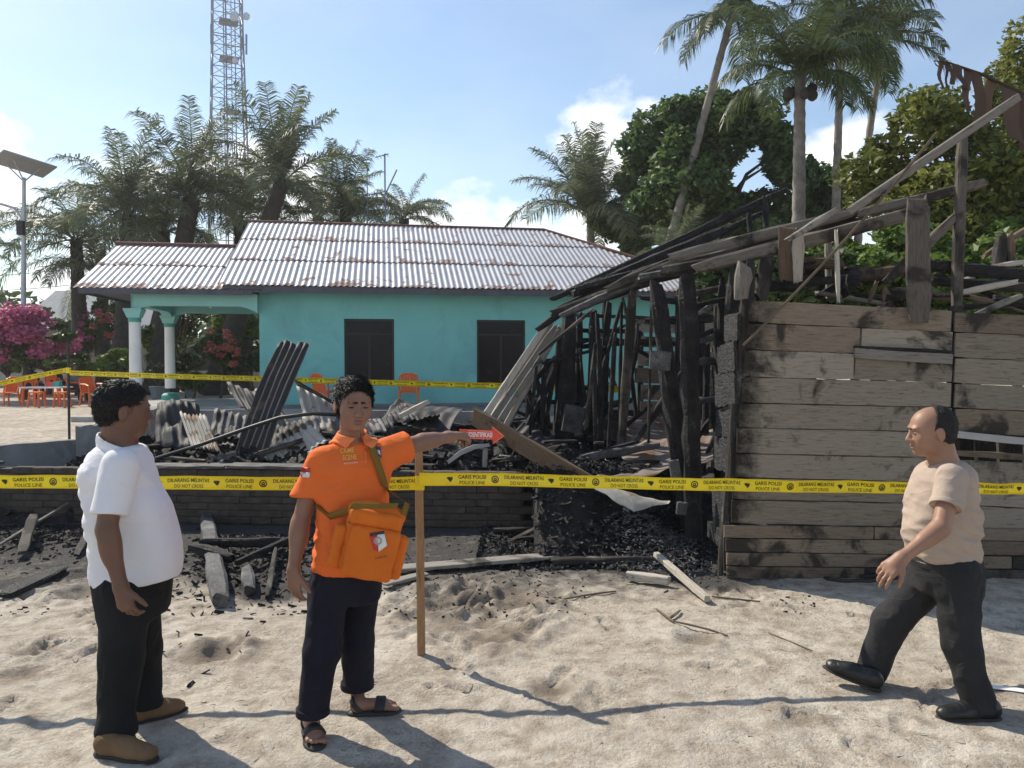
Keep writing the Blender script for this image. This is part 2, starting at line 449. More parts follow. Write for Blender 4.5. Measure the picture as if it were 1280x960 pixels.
def leafmat(name, a, b, rough=0.5, trans=0.25):
    k = NM(name); oi = k.node('ShaderNodeAttribute', attribute_name='tint')
    c = k.coord()
    f = k.math('ADD', k.math('MULTIPLY', oi.outputs['Fac'], 0.75), k.math('MULTIPLY', k.noise(c, .9, 3), 0.25))
    col = k.ramp(f, [(0.1, a), (0.85, b)])
    k.set(col, rough, spec=0.35)
    tr = k.node('ShaderNodeBsdfTranslucent'); k.l.new(col, tr.inputs[0])
    ms = k.node('ShaderNodeMixShader'); ms.inputs[0].default_value = trans
    out = k.n['Material Output']
    k.l.new(k.b.outputs[0], ms.inputs[1]); k.l.new(tr.outputs[0], ms.inputs[2]); k.l.new(ms.outputs[0], out.inputs[0])
    MT[name] = k.m
leafmat('frond_green', (.045, .07, .028), (.13, .165, .06), 0.42, .35)
leafmat('frond_dull', (.075, .10, .055), (.20, .23, .125), 0.5, .4)
leafmat('leaf_dark', (.036, .075, .024), (.125, .19, .055), 0.5, .4)
leafmat('leaf_yellow', (.065, .095, .02), (.24, .25, .05), 0.5, 0.4)
leafmat('leaf_mid', (.040, .075, .022), (.11, .16, .045), 0.5)
leafmat('leaf_bright', (.075, .13, .025), (.19, .27, .055), 0.5, 0.35)
leafmat('petal_pink', (.36, .07, .17), (.62, .19, .33), 0.6, 0.35)
leafmat('petal_salmon', (.50, .12, .09), (.62, .22, .16), 0.6, 0.3)
leafmat('dead_leaf', (.045, .028, .02), (.10, .065, .045), 0.8, 0.1)
plain('palm_trunk', (.21, .185, .155), 0.9, 0.3, 5, bump=0.7, bscale=14)
plain('palm_trunk_dark', (.055, .048, .04), 0.95, 0.35, 5, bump=0.9, bscale=12)
plain('bark', (.085, .07, .055), 0.95, 0.3, 4, bump=0.8, bscale=18)
plain('twig', (.12, .09, .06), 0.9, 0.3, 6)
plain('far_roof', (.16, .19, .23), 0.7, 0.15, 2)
plain('far_wall', (.22, .18, .15), 0.9, 0.15, 2)

def skin(name, col, var=0.14):
    k = NM(name); c = k.coord(rnd=False)
    n = k.noise(c, 9, 5)
    k.set(k.ramp(n, [(0.3, tuple(x * (1 - var) for x in col)), (0.7, tuple(x * (1 + var) for x in col))]), 0.5, spec=0.35)
    k.b.inputs['Subsurface Weight'].default_value = 0.12
    k.b.inputs['Subsurface Radius'].default_value = (1.0, .3, .15)
    k.b.inputs['Subsurface Scale'].default_value = 0.012
    k.bump(k.noise(c, 160, 3), 0.18, 0.003); MT[name] = k.m
skin('skin_dark', (.155, .080, .050)); skin('skin_mid', (.245, .130, .085)); skin('skin_tan', (.30, .165, .105))
plain('lip', (.17, .075, .06), 0.45, 0.1)
k = NM('hair'); c = k.coord((30, 30, 6), rnd=False); n = k.noise(c, 12, 5, .7)
k.set(k.ramp(n, [(0.35, (.004, .0035, .003)), (0.7, (.014, .012, .011))]), 0.55, spec=0.3); k.bump(n, 0.6, 0.006); MT['hair'] = k.m
k = NM('hair_grey'); c = k.coord((30, 30, 6), rnd=False); n = k.noise(c, 12, 5, .7)
k.set(k.ramp(n, [(0.35, (.010, .009, .008)), (0.75, (.04, .035, .032))]), 0.6, spec=0.3); k.bump(n, 0.8, 0.008); MT['hair_grey'] = k.m
plain('eye_dark', (.012, .009, .008), 0.25, 0.1)
plain('eye_white', (.45, .42, .40), 0.35, 0.05)
def cloth(name, col, var=0.10, rough=0.85, weave=420, wrinkle=0.28):
    k = NM(name); c = k.coord(rnd=False)
    n = k.noise(c, 5, 5, .6)
    k.set(k.ramp(n, [(0.3, tuple(x * (1 - var) for x in col)), (0.7, tuple(min(1, x * (1 + var)) for x in col))]), rough, spec=0.2)
    cw = k.coord((1.0, 1.0, 1.9), rnd=False)
    rd = k.math('ABSOLUTE', k.math('SUBTRACT', k.noise(cw, 4.2, 2, .5, 1.0), 0.5)); rd = k.ramp(rd, [(0.0, 1.0), (0.05, 0.45), (0.2, 0.0)])
    hgt = k.math('ADD', k.math('MULTIPLY', k.noise(c, weave, 2), .10), k.math('ADD', k.math('MULTIPLY', k.noise(c, 14, 4, .55, .6), 0.45), k.math('MULTIPLY', rd, wrinkle)))
    k.bump(hgt, 0.7, 0.011); MT[name] = k.m
cloth('shirt_white', (.74, .73, .74), 0.03)
cloth('shirt_orange', (.76, .155, .032), 0.05)
cloth('shirt_orange_light', (.80, .22, .075), 0.05)
cloth('shirt_beige', (.40, .315, .25), 0.05)
cloth('trouser_black', (.014, .0145, .015), 0.2)
cloth('trouser_navy', (.012, .012, .02), 0.2)
cloth('trouser_grey', (.027, .027, .028), 0.2)
cloth('bag_orange', (.64, .15, .018), 0.10)
cloth('strap_olive', (.20, .115, .022), 0.12)
cloth('suede', (.17, .105, .055), 0.2)
cloth('grey_cloth', (.20, .21, .23), 0.3)
cloth('dark_cloth', (.03, .032, .045), 0.3)
plain('leather_black', (.014, .014, .014), 0.42, 0.2)
plain('sandal', (.026, .025, .024), 0.6, 0.2)
plain('sole', (.03, .026, .022), 0.8, 0.2)
plain('badge_red', (.50, .045, .035), 0.6, 0.06); plain('badge_white', (.72, .70, .68), 0.6, 0.05)
plain('badge_black', (.03, .03, .035), 0.6, 0.1); plain('badge_grey', (.35, .30, .27), 0.6, 0.1)
plain('print_yellow', (.78, .42, .09), 0.7, 0.05); plain('print_pink', (.85, .38, .25), 0.7, 0.05)
plain('bag_print', (.42, .10, .03), 0.7, 0.05); plain('navy_badge', (.06, .06, .12), 0.6, 0.05)
# ------------------------------------------------------------------ ground
def sstep(a, b, x):
    t = np.clip((x - a) / (b - a), 0, 1); return t * t * (3 - 2 * t)
FEET = [gp(155, 946), gp(197, 898), gp(393, 930), gp(463, 888), gp(1212, 900), gp(1066, 862), gp(527, 818)]
PITS = [(gp(585, 765), .34, .055), (gp(640, 745), .26, .04), (gp(560, 745), .2, .045), (gp(620, 790), .2, .03), (gp(258, 818), .15, .035), (gp(278, 812), .10, .04),
        (gp(95, 742), .12, .05), (gp(45, 812), .10, .04), (gp(30, 842), .08, .03), (gp(870, 800), .1, .03), (gp(1000, 900), .08, .02), (gp(690, 860), .1, .025)]
rp = random.Random(5)
for i in range(60):
    x, y = rp.uniform(-4, 4.5), rp.uniform(2.6, 7.2)
    PITS.append((Vector((x, y, 0)), rp.uniform(.05, .11), rp.uniform(.006, .018)))
PRINTS = []
for i in range(70):
    x, y, a = rp.uniform(-3.6, 4.0), rp.uniform(2.7, 6.4), rp.choice((rp.uniform(-.6, .6), rp.uniform(1.0, 2.2)))
    PRINTS.append((x, y, a, rp.uniform(.010, .020)))
def gh_base(X, Y):
    return 0.30 * sstep(9.3, 12.5, Y)
def gh(X, Y):
    X = np.asarray(X, float); Y = np.asarray(Y, float)
    Z0 = np.zeros_like(X)
    b = gh_base(X, Y)
    near = 1 - sstep(16, 40, Y)
    d = 0.012 * fbm(np.stack([X * .8, Y * .8, Z0], -1), 3, 3) + 0.0035 * fbm(np.stack([X * 4, Y * 4, Z0 + 3], -1), 3, 9, .6)
    d = d * near
    fine = (1 - sstep(8.5, 11, Y)) * (1 - sstep(5, 7, np.abs(X)))
    d = d + fine * 0.006 * fbm(np.stack([X * 16, Y * 16, Z0 + 5], -1), 2, 13)
    for p, r, dep in PITS:
        q = ((X - p.x) ** 2 + (Y - p.y) ** 2) / (r * r)
        m = q < 9
        if m.any():
            qq = q[m]
            nn = fbm(np.stack([X[m] * 9, Y[m] * 9, Z0[m]], -1), 3, 21, .65)
            d[m] += -dep * np.exp(-qq) * (1 + .3 * nn) + dep * .5 * np.exp(-(np.sqrt(qq) - 1.5) ** 2 * 4) * (0.6 + nn)  + dep * .25 * nn * np.exp(-qq * .4)
    for px_, py_, a, dep in PRINTS:
        dx, dy = X - px_, Y - py_; m = (np.abs(dx) < .25) & (np.abs(dy) < .25)
        if not m.any(): continue
        u = dx[m] * math.cos(a) + dy[m] * math.sin(a); v = -dx[m] * math.sin(a) + dy[m] * math.cos(a)
        s1 = np.sqrt(((u - .05) / .085) ** 2 + (v / .05) ** 2); s2 = np.sqrt(((u + .085) / .05) ** 2 + (v / .04) ** 2); s_ = np.minimum(s1, s2)
        d[m] += -dep * (1 - sstep(.75, 1.1, s_)) * (1 + .25 * np.sin(u * 220)) + dep * .7 * np.exp(-((s_ - 1.25) / .2) ** 2)
    damp = np.ones_like(X)
    for p in FEET: damp = np.minimum(damp, 1 - 0.96 * np.exp(-(((X - p.x) ** 2 + (Y - p.y) ** 2) / .16 ** 2) ** 1.5))
    return b + d * damp
def gz(x, y): return float(gh(np.array([x]), np.array([y]))[0])

def axis(fine0, fine1, step, lo, hi, g=1.16):
    a = list(np.arange(fine0, fine1 + step / 2, step))
    s = step; v = a[-1]
    while v < hi: s *= g; v += s; a.append(v)
    s = step; v = a[0]; pre = []
    while v > lo: s *= g; v -= s; pre.append(v)
    return np.array(pre[::-1] + a)
xs = axis(-4.6, 4.9, .024, -900, 900); ys = axis(2.3, 8.3, .024, -60, 1500)
GX, GY = np.meshgrid(xs, ys, indexing='ij')
GZ = gh(GX.ravel(), GY.ravel())
V = np.stack([GX.ravel(), GY.ravel(), GZ], -1)
idx = np.arange(len(V)).reshape(GX.shape)
F = np.stack([idx[:-1, :-1], idx[1:, :-1], idx[1:, 1:], idx[:-1, 1:]], -1).reshape(-1, 4)
me = np_mesh('ground', V, F, True)
X, Y = V[:, 0], V[:, 1]
def line_d(X, Y, a, b):
    ax, ay = a; bx, by = b; t = np.clip(((X - ax) * (bx - ax) + (Y - ay) * (by - ay)) / ((bx - ax) ** 2 + (by - ay) ** 2), 0, 1)
    return np.hypot(X - ax - t * (bx - ax), Y - ay - t * (by - ay))
ash = np.zeros(len(V))
for a, b, r in [((-6.5, 8.3), (0.2, 8.0), .75), ((0.1, 7.2), (1.6, 6.4), .75), ((-2.9, 7.4), (-1.9, 6.2), .45), ((-2.4, 6.4), (-1.8, 5.8), .42), ((-5.5, 7.4), (-3.9, 6.9), .5),
                ((0.9, 6.5), (1.6, 6.1), .45), ((-.4, 6.8), (0.2, 6.9), .3), ((-3.9, 5.9), (-3.5, 6.2), .22), ((0, 10), (4, 10), 3.0), ((-5, 10), (0, 10), 1.7)]:
    ash = np.maximum(ash, 1 - sstep(r * .35, r * 1.35, line_d(X, Y, a, b)))
ash = np.maximum(ash, .85 * sstep(4.9, 6.7, Y) * (1 - sstep(1.5, 2.6, X)) * (1 - sstep(8.5, 9.2, Y)))
ash = np.maximum(ash, .8 * sstep(-3.0, -4.2, X) * sstep(5.2, 6.4, Y) * (1 - sstep(8.5, 9.2, Y))) if False else ash
at_ = me.attributes.new('ash', 'FLOAT', 'POINT'); at_.data.foreach_set('value', ash.astype(np.float32))
dug = np.zeros(len(V))
for p_, r_, _ in PITS[:12]: dug = np.maximum(dug, np.exp(-(((X - p_.x) ** 2 + (Y - p_.y) ** 2) / (r_ * 1.25) ** 2) ** 1.5))
dug = np.clip(dug * (1 + .6 * fbm(np.stack([X * 7, Y * 7, X * 0], -1), 3, 61)), 0, 1)
at_ = me.attributes.new('dug', 'FLOAT', 'POINT'); at_.data.foreach_set('value', dug.astype(np.float32))
tag(obj_from(me, 'ground', MT['sand']), kind='structure')

# loose bits lying on the sand: straw, twigs, crumbs of charcoal
def scatter_mesh(name, n, fn, seed):
    rg = np.random.RandomState(seed); VV = []; FF = []
    for i in range(n): fn(rg, VV, FF)
    return VV, FF
def chip(VV, FF, c, ax, L, wd, th):
    ax = ax / np.linalg.norm(ax); s = np.cross(ax, [0, 0, 1.0]); s = s / (np.linalg.norm(s) + 1e-9); u = np.cross(s, ax)
    b = len(VV)
    for e in (-1, 1):
        for p, q in ((-1, -1), (1, -1), (0.2, 1)):
            VV.append(c + ax * L * e / 2 + s * wd * p / 2 * (1 if e < 0 else .7) + u * th * q / 2)
    FF.extend([(b, b + 2, b + 1, b + 1), (b + 3, b + 4, b + 5, b + 5), (b, b + 1, b + 4, b + 3), (b + 1, b + 2, b + 5, b + 4), (b + 2, b, b + 3, b + 5)])
def litter(name, n, region, lens, wds, mat, label, seed, dens=None):
    rg = np.random.RandomState(seed); VV = []; FF = []
    x0, x1, y0, y1 = region
    P = np.stack([rg.uniform(x0, x1, n * 3), y0 + (y1 - y0) * rg.uniform(0, 1, n * 3) ** 1.2], -1)
    cl = fbm(np.stack([P[:, 0] * .8, P[:, 1] * .8, P[:, 0] * 0], -1), 3, seed)
    P = P[np.argsort(-(cl + rg.uniform(-.8, .8, len(cl))))][:n]
    Z = gh(P[:, 0], P[:, 1])
    for (x, y), z in zip(P, Z):
        a = rg.uniform(0, 6.28); L = rg.uniform(*lens); wd = rg.uniform(*wds)
        chip(VV, FF, np.array([x, y, z + wd * .3]), np.array([math.cos(a), math.sin(a), rg.normal() * .12]), L, wd, wd * .7)
    m = MB(); m.v = VV; m.f = [tuple(dict.fromkeys(f)) for f in FF]
    me = bpy.data.meshes.new(name); me.from_pydata([tuple(v) for v in VV], [], m.f); me.update()
    return tag(obj_from(me, name, mat), label, 'litter', kind='stuff')
litter('straw_litter', 1500, (-4, 4.6, 2.5, 7.5), (.01, .05), (.0012, .0035), MT['twig'], 'dry straw and twig crumbs strewn over the pale sand', 3)
litter('charcoal_crumbs', 900, (-4.4, 2.2, 5.2, 7.6), (.008, .035), (.006, .018), MT['char'], 'small black charcoal crumbs scattered on the sand', 4)

# ------------------------------------------------------------------ turquoise house
YAW = R(9.6)
HU = Vector((math.cos(YAW), math.sin(YAW), 0)); HV = Vector((-math.sin(YAW), math.cos(YAW), 0)); HZ = Vector((0, 0, 1))
HC = at(278, 355, 19.0); EAVE = HC.z; HC.z = 0
def hp(u, v, z): return HC + HU * u + HV * v + HZ * z
HROT = Matrix((HU, HV, HZ)).transposed()
house = thing('house', 'turquoise single storey house with rusty striped metal roof', 'house', hp(6, 4, 0.3))
def hbox(name, mat, u0, u1, v0, v1, z0, z1, parent=house):
    m = MB(); m.box(hp((u0 + u1) / 2, (v0 + v1) / 2, (z0 + z1) / 2), (abs(u1 - u0), abs(v1 - v0), abs(z1 - z0)), HROT); return m.build(name, mat, parent)
U0, U1, V0, V1 = 0.75, 12.6, 0.75, 8.6
FL = 0.55; TOPW = EAVE - 0.02
# front wall with two real window openings
w1 = [(at(430, 395, 19.9), at(493, 483, 19.9)), (at(596, 400, 20.4), at(656, 486, 20.4))]
def u_of(p): return (p - HC).dot(HU)
wins = []
for a, b in w1:
    s = hp(0, V0, 0)
    def hit(px, py):
        r = ray(px, py); o = Vector((0, 0, CAM_H)); t = (s - o).dot(HV) / r.dot(HV); return o + r * t
    wins.append((a, b, hit))
hit = wins[0][2]
WIN = []
for (xa, ya, xb, yb) in ((430, 395.5, 493, 482), (596, 400, 656.5, 485)):
    p, q = hit(xa, (ya + ya) / 2), hit(xb, yb)
    WIN.append((u_of(p), u_of(q), q.z, hit((xa + xb) / 2, ya).z))
cuts = [U0] + [c_ for wv in WIN for c_ in wv[:2]] + [U1]
zb, zt = max(wv[2] for wv in WIN), min(wv[3] for wv in WIN)
WIN = [(a, b, zb, zt) for a, b, _, _ in WIN]
m = MB()
def hb(mb, u0, u1, v0, v1, z0, z1): mb.box(hp((u0 + u1) / 2, (v0 + v1) / 2, (z0 + z1) / 2), (u1 - u0, v1 - v0, z1 - z0), HROT)
for i in range(0, len(cuts), 2): hb(m, cuts[i], cuts[i + 1], V0, V0 + .16, FL, TOPW)
for a, b, z0, z1 in WIN: hb(m, a, b, V0, V0 + .16, FL, z0); hb(m, a, b, V0, V0 + .16, z1, TOPW)
wall = m.build('wall', MT['turquoise'], house)
hbox('wall', MT['turquoise'], U0, U0 + .16, V0 + .16, V1, FL, TOPW)
hbox('wall', MT['turquoise'], U1 - .16, U1, V0 + .16, V1, FL, TOPW)
hbox('wall', MT['turquoise'], U0 + .16, U1 - .16, V1 - .16, V1, FL, TOPW)
for a, b, z0, z1 in WIN:
    fr = MB(); t = .055; vv = V0 + .05
    hb(fr, a, a + t, vv, vv + .08, z0, z1); hb(fr, b - t, b, vv, vv + .08, z0, z1)
    hb(fr, a + t, b - t, vv, vv + .08, z0, z0 + t); hb(fr, a + t, b - t, vv, vv + .08, z1 - t, z1)
    hb(fr, a + t, b - t, vv + .005, vv + .07, z1 - .42, z1 - .37)
    hb(fr, (a + b) / 2 - t / 2, (a + b) / 2 + t / 2, vv + .005, vv + .07, z0 + t, z1 - .42)
    wo_ = fr.build('window', MT['window_frame'], house)
    for pa, pb, pz0, pz1 in ((a + t, (a + b) / 2 - t / 2, z0 + t, z1 - .42), ((a + b) / 2 + t / 2, b - t, z0 + t, z1 - .42), (a + t, b - t, z1 - .37, z1 - t)):
        g = MB(); hb(g, pa, pb, vv + .03, vv + .036, pz0, pz1); g.build('pane', MT['window_glass'], wo_)
    bar = MB()
    for kk in range(1, 5): bar.tube([hp(a + (b - a) * kk / 5, vv + .1, z0 + t), hp(a + (b - a) * kk / 5, vv + .1, z1 - t)], .008, 6)
    bar.build('bars', MT['window_frame'], wo_)
hbox('plinth', MT['plaster_grey'], U0 - .05, U1 + .05, V0 - .04, V1 + .05, 0.2, FL)
# roof: rows of overlapping corrugated sheets
PITCHR = R(26)
def roof_sheet(u0, u1, v0f, v1f, z0, slope, parent, per=0.15, amp=0.014, lift=0.0, v_base=0.0, flip=1):
    nu = max(2, int(round((u1 - u0) / per * 8)))
    us = np.linspace(u0, u1, nu + 1); VV = []; UV = []
    nv = 2
    for u in us:
        a = v0f; b = v1f(u)
        if b <= a + 0.02: b = a + 0.02
        for j in range(nv + 1):
            v = a + (b - a) * j / nv
            z = z0 + (v - v_base) * math.tan(slope) + amp * math.cos(u / per * 2 * math.pi) + lift * (1 - (v - a) / max(1e-3, b - a))
            VV.append(tuple(hp(u, v, z))); UV.append(((u - u0) / (u1 - u0), (v - a) / max(.6, (b - a))))
    FF = []
    for i in range(nu):
        if v1f((us[i] + us[i + 1]) / 2) <= v0f + 0.03: continue
        for j in range(nv):
            A = i * (nv + 1) + j; FF.append((A, A + nv + 1, A + nv + 2, A + 1))
    if not FF: return None
    me = bpy.data.meshes.new('roof_sheet'); me.from_pydata(VV, [], FF); me.update()
    ul = me.uv_layers.new(name='UVMap')
    for lp in me.loops: ul.data[lp.index].uv = UV[lp.vertex_index]
    for p in me.polygons: p.use_smooth = True
    return obj_from(me, 'roof_sheet', MT['roof_zinc'], parent)
RV = 4.75; UE = 13.6; UR = UE - 4.5   # ridge v, right eave end, ridge end
rise = RV * math.tan(PITCHR)
rf = MB()
for q in ((hp(0.02, 0, EAVE - .20), hp(UE, 0, EAVE - .20)),):
    hb(rf, 0.0, UE, 0.0, .035, EAVE - .19, EAVE - .025)
hb(rf, UE - .035, UE, .04, 9.4, EAVE - .19, EAVE - .025); hb(rf, 0.0, .035, .04, 9.4, EAVE - .19, EAVE - .025)
# soffit
hb(rf, .04, UE - .04, .04, 9.3, EAVE - .13, EAVE - .10)
roof = rf.build('roof', MT['fascia'], house)
hip = lambda u: RV if u < UR else RV * (UE - u) / (UE - UR)
rows = [(0, 1.75), (1.6, 3.35), (3.2, 4.75)]
for r_, (va, vb) in enumerate(rows):
    u = -0.12 + 0.0; j = 0
    while u < UE:
        u2 = min(u + 0.9, UE)
        roof_sheet(u, u2, va - (0.06 if r_ == 0 else 0), lambda q, vb=vb: min(vb, hip(q)), EAVE + 0.012 * (r_ + 1) + .004 * (j % 2), PITCHR, roof, lift=0.012 if r_ else 0)
        u += 0.9; j += 1
# back slope, hip end, gable board, ridge caps
m = MB(); zr = EAVE + rise
m.add([hp(-.1, RV, zr), hp(UR, RV, zr), hp(UE, 9.5, EAVE), hp(-.1, 9.5, EAVE)], [(0, 1, 2, 3)])
m.add([hp(UR, RV, zr), hp(UE, 0, EAVE), hp(UE, 9.5, EAVE)], [(0, 1, 2)])
m.build('roof_back_slope', MT['roof_zinc'], roof)
m = MB(); m.prism([hp(0.0, .05, EAVE - .03), hp(0.0, RV, zr - .05), hp(0.0, 9.4, EAVE - .03)], HU * 0.0, HU * 0.06); m.build('gable_board', MT['turquoise'], roof)
m = MB(); m.tube([hp(-.16, RV, zr + .045), hp(UR, RV, zr + .045)], .05, 8); m.tube([hp(UR, RV, zr + .045), hp(UE + .05, -.05, EAVE + .05)], .048, 8); m.build('ridge_cap', MT['ridge_rust'], roof)
# porch
PE = EAVE - .10; PU0, PU1, PRV = -3.3, 0.70, 3.2; PS = R(24.3)
pr = MB(); hb(pr, PU0, PU1, -.02, .015, PE - .17, PE - .03); hb(pr, PU0, PU0 + .03, .02, 6.3, PE - .17, PE - .03); hb(pr, PU0 + .04, PU1, .02, 6.2, PE - .10, PE - .07)
proof = pr.build('porch_roof', MT['fascia'], house)
for r_, (va, vb) in enumerate([(0, 1.7), (1.55, 3.2)]):
    u = PU0 - .1; j = 0
    while u < 0.9:
        u2 = u + 0.9
        roof_sheet(u, min(u2, 0.95), va - (0.05 if r_ == 0 else 0), lambda q, vb=vb: vb if q < 0 else min(vb, 3.2), PE + .012 * (r_ + 1) + .004 * (j % 2) - .02, PS, proof, lift=.01 if r_ else 0); u = u2; j += 1
pz = PE + PRV * math.tan(PS)
m = MB(); m.add([hp(PU0 - .1, PRV, pz), hp(0.9, PRV, pz), hp(0.9, 6.4, PE), hp(PU0 - .1, 6.4, PE)], [(0, 1, 2, 3)]); m.build('porch_back_slope', MT['roof_zinc'], proof)
m = MB(); m.prism([hp(PU0, .05, PE - .03), hp(PU0, PRV, pz - .05), hp(PU0, 6.3, PE - .03)], HU * 0.0, HU * 0.05); m.build('gable_board', MT['mint'], proof)
m = MB(); m.tube([hp(PU0 - .15, PRV, pz + .03), hp(0.95, PRV, pz + .03)], .06, 8); m.build('ridge_cap', MT['ridge_rust'], proof)
def arch_beam(name, p0, p1, ztop, zb, depth, drop=0.0, mat='mint', n=14):
    """beam between two points with a basket-arch underside; thickness across the run"""
    p0, p1 = Vector(p0), Vector(p1); d = (p1 - p0); L = d.length; d.normalize(); s = d.cross(HZ)
    poly = [p0 + HZ * ztop, p0 + HZ * (zb - drop)]
    for i in range(n + 1):
        f = i / n; e = min(1, max(0, min(f, 1 - f) * L / .45)); poly.append(p0 + d * (L * f) + HZ * (zb - drop + drop * math.sin(e * math.pi / 2)))
    poly += [p1 + HZ * (zb - drop), p1 + HZ * ztop]
    mb = MB(); n2 = len(poly); A = [q + s * depth / 2 for q in poly]; B = [q - s * depth / 2 for q in poly]
    F = []
    for i in range(n2): F.append((i, (i + 1) % n2, n2 + (i + 1) % n2, n2 + i))
    mb.add(A + B, F); mb.f.append(tuple(range(n2))); mb.f.append(tuple(range(n2, 2 * n2))[::-1])
    return mb.build(name, MT[mat], house)
ZB = PE - .42; CU = -2.2
arch_beam('porch_beam', hp(CU, .55, 0), hp(U0, .55 + .02, 0), PE - .11, ZB, .26, .16)
arch_beam('porch_beam', hp(CU, 3.72, 0), hp(U0, 3.72, 0), PE - .11, ZB, .26, .22)
arch_beam('porch_beam', hp(CU, .69, 0), hp(CU, 3.58, 0), PE - .11, ZB + .003, .255, .18)
for v in (.55, 3.72):
    cm = MB(); n = 16
    prof = [(.0, .17), (.12, .17), (.14, .145), (ZB - .16 - .42 - FL, .135), (ZB - .16 - .40 - FL, .15), (ZB - .16 - .36 - FL, .135)]
    cm.tube([hp(CU, v, FL + .2 + q[0]) for q in prof[2:]], [q[1] for q in prof[2:]], 18)
    colm = cm.build('column', MT['white_paint'], house, smooth=False)
    b = MB(); b.tube([hp(CU, v, FL), hp(CU, v, FL + .14), hp(CU, v, FL + .2)], [.24, .24, .17], 18); b.build('column_base', MT['green_trim'], colm)
    b = MB(); zc = ZB - .16 - .34 + .14
    b.tube([hp(CU, v, zc - .05), hp(CU, v, zc + .05)], .15, 18); b.build('collar', MT['green_trim'], colm)
    b = MB(); b.box(hp(CU, v, zc + .14), (.40, .40, .17), HROT @ Matrix.Diagonal((1, 1, -1)), .72); b.box(hp(CU, v, zc + .255), (.42, .42, .06), HROT); b.build('capital', MT['mint'], colm)
m = MB(); hb(m, -2.7, U0 - .06, 0.15, 4.3, 0.2, FL - .003); m.build('porch_floor', MT['concrete'], house)
m = MB(); hb(m, -2.2, 2.2, -1.0, 0.14, 0.15, FL - .07); m.build('terrace', MT['concrete'], house)
m = MB(); lp = hp(-.7, 2, PE - .18); m.tube([lp, lp - HZ * .05, lp - HZ * .14, lp - HZ * .2], [.03, .06, .06, .02], 10); m.build('porch_lamp', MT['white_paint'], house, True)
# low terrace in front of the wall, where a chair stands
m = MB(); hb(m, 2.25, 9.5, -.9, 0.70, 0.12, FL - .06); m.build('walkway', MT['plaster_grey'], house)
# ------------------------------------------------------------------ vegetation
def set_tint(me, vals):
    a = me.attributes.new('tint', 'FLOAT', 'POINT'); a.data.foreach_set('value', np.asarray(vals, np.float32))
def frond_mesh(name, L, e0, sag, nl, leaf, seed, hang=0.5, fluffy=0.2, wd=0.06, mat='frond_green'):
    rg = np.random.RandomState(seed); V = []; F = []; T = []
    n = 14; pts = []; p = np.zeros(3); e = e0
    for i in range(n + 1):
        pts.append(p.copy()); e = e0 - sag * (i / n) ** 1.4
        p = p + np.array([math.cos(e), 0, math.sin(e)]) * L / n
    pts = np.array(pts)
    def rp(f):
        x = f * n; i = min(int(x), n - 1); return pts[i] + (pts[i + 1] - pts[i]) * (x - i), (pts[i + 1] - pts[i]) / np.linalg.norm(pts[i + 1] - pts[i])
    # rachis as a tapering 3-sided stem
    for i in range(n + 1):
        r = 0.045 * (1 - .85 * i / n)
        for kx, kz in ((-1, .6), (1, .6), (0, -1)):
            V.append(pts[i] + np.array([0, kx * r, kz * r])); T.append(.75)
    for i in range(n):
        for k_ in range(3): F.append((i * 3 + k_, i * 3 + (k_ + 1) % 3, (i + 1) * 3 + (k_ + 1) % 3, (i + 1) * 3 + k_))
    for side in (-1, 1):
        for j in range(nl):
            f = 0.12 + 0.88 * (j + rg.rand() * .8) / nl
            f = min(f, .995)
            c, t = rp(f)
            ll = leaf * (0.45 + 0.75 * math.sin(math.pi * min(1, f * .85 + .12))) * rg.uniform(.8, 1.1)
            nrm = np.array([-t[2], 0, t[0]])
            d = t * rg.uniform(.35, .7) + np.array([0, side, 0]) * .85 + nrm * (rg.normal() * fluffy + .18)
            d /= np.linalg.norm(d)
            g = np.array([0, 0, -1.0])
            m1 = c + d * ll * .5 + g * ll * hang * .12; tip = c + d * ll * .85 + g * ll * hang * rg.uniform(.4, .7)
            wv = np.cross(d, nrm); wv = wv / (np.linalg.norm(wv) + 1e-9) * wd * .5
            if rg.rand() < .5: wv = wv * .6 + nrm * wd * .3
            b = len(V); tn = rg.uniform(0, 1)
            V += [c - wv * .6, c + wv * .6, m1 + wv, m1 - wv, tip]; T += [tn] * 5
            F += [(b, b + 1, b + 2, b + 3), (b + 3, b + 2, b + 4, b + 4)]
    me = bpy.data.meshes.new(name)
    me.from_pydata([tuple(q) for q in V], [], [tuple(dict.fromkeys(q)) for q in F]); me.update(); set_tint(me, T)
    me.materials.append(MT[mat]); return me
FR = {}
def fronds(kind):
    if kind in FR: return FR[kind]
    if kind == 'coconut':
        S = dict(L=3.1, nl=80, leaf=.85, hang=1.05, fluffy=.1, wd=.042, mat='frond_green')
        spec = [(R(78), R(45)), (R(60), R(75)), (R(42), R(85)), (R(22), R(80)), (R(0), R(75)), (R(-25), R(50))]
    elif kind == 'oil':
        S = dict(L=4.2, nl=92, leaf=.95, hang=.85, fluffy=.22, wd=.045, mat='frond_dull')
        spec = [(R(84), R(30)), (R(70), R(65)), (R(52), R(85)), (R(35), R(95)), (R(15), R(90)), (R(-10), R(60))]
    else:
        S = dict(L=3.7, nl=84, leaf=.92, hang=.7, fluffy=.16, wd=.045, mat='frond_dull')
        spec = [(R(86), R(20)), (R(74), R(45)), (R(58), R(70)), (R(40), R(85)), (R(20), R(95)), (R(0), R(70))]
    FR[kind] = [[frond_mesh('frond', e0=e, sag=s, seed=hash((kind, i, v)) % 1000 if False else 40 * i + v + len(kind), **S) for v in range(2)] for i, (e, s) in enumerate(spec)]
    return FR[kind]
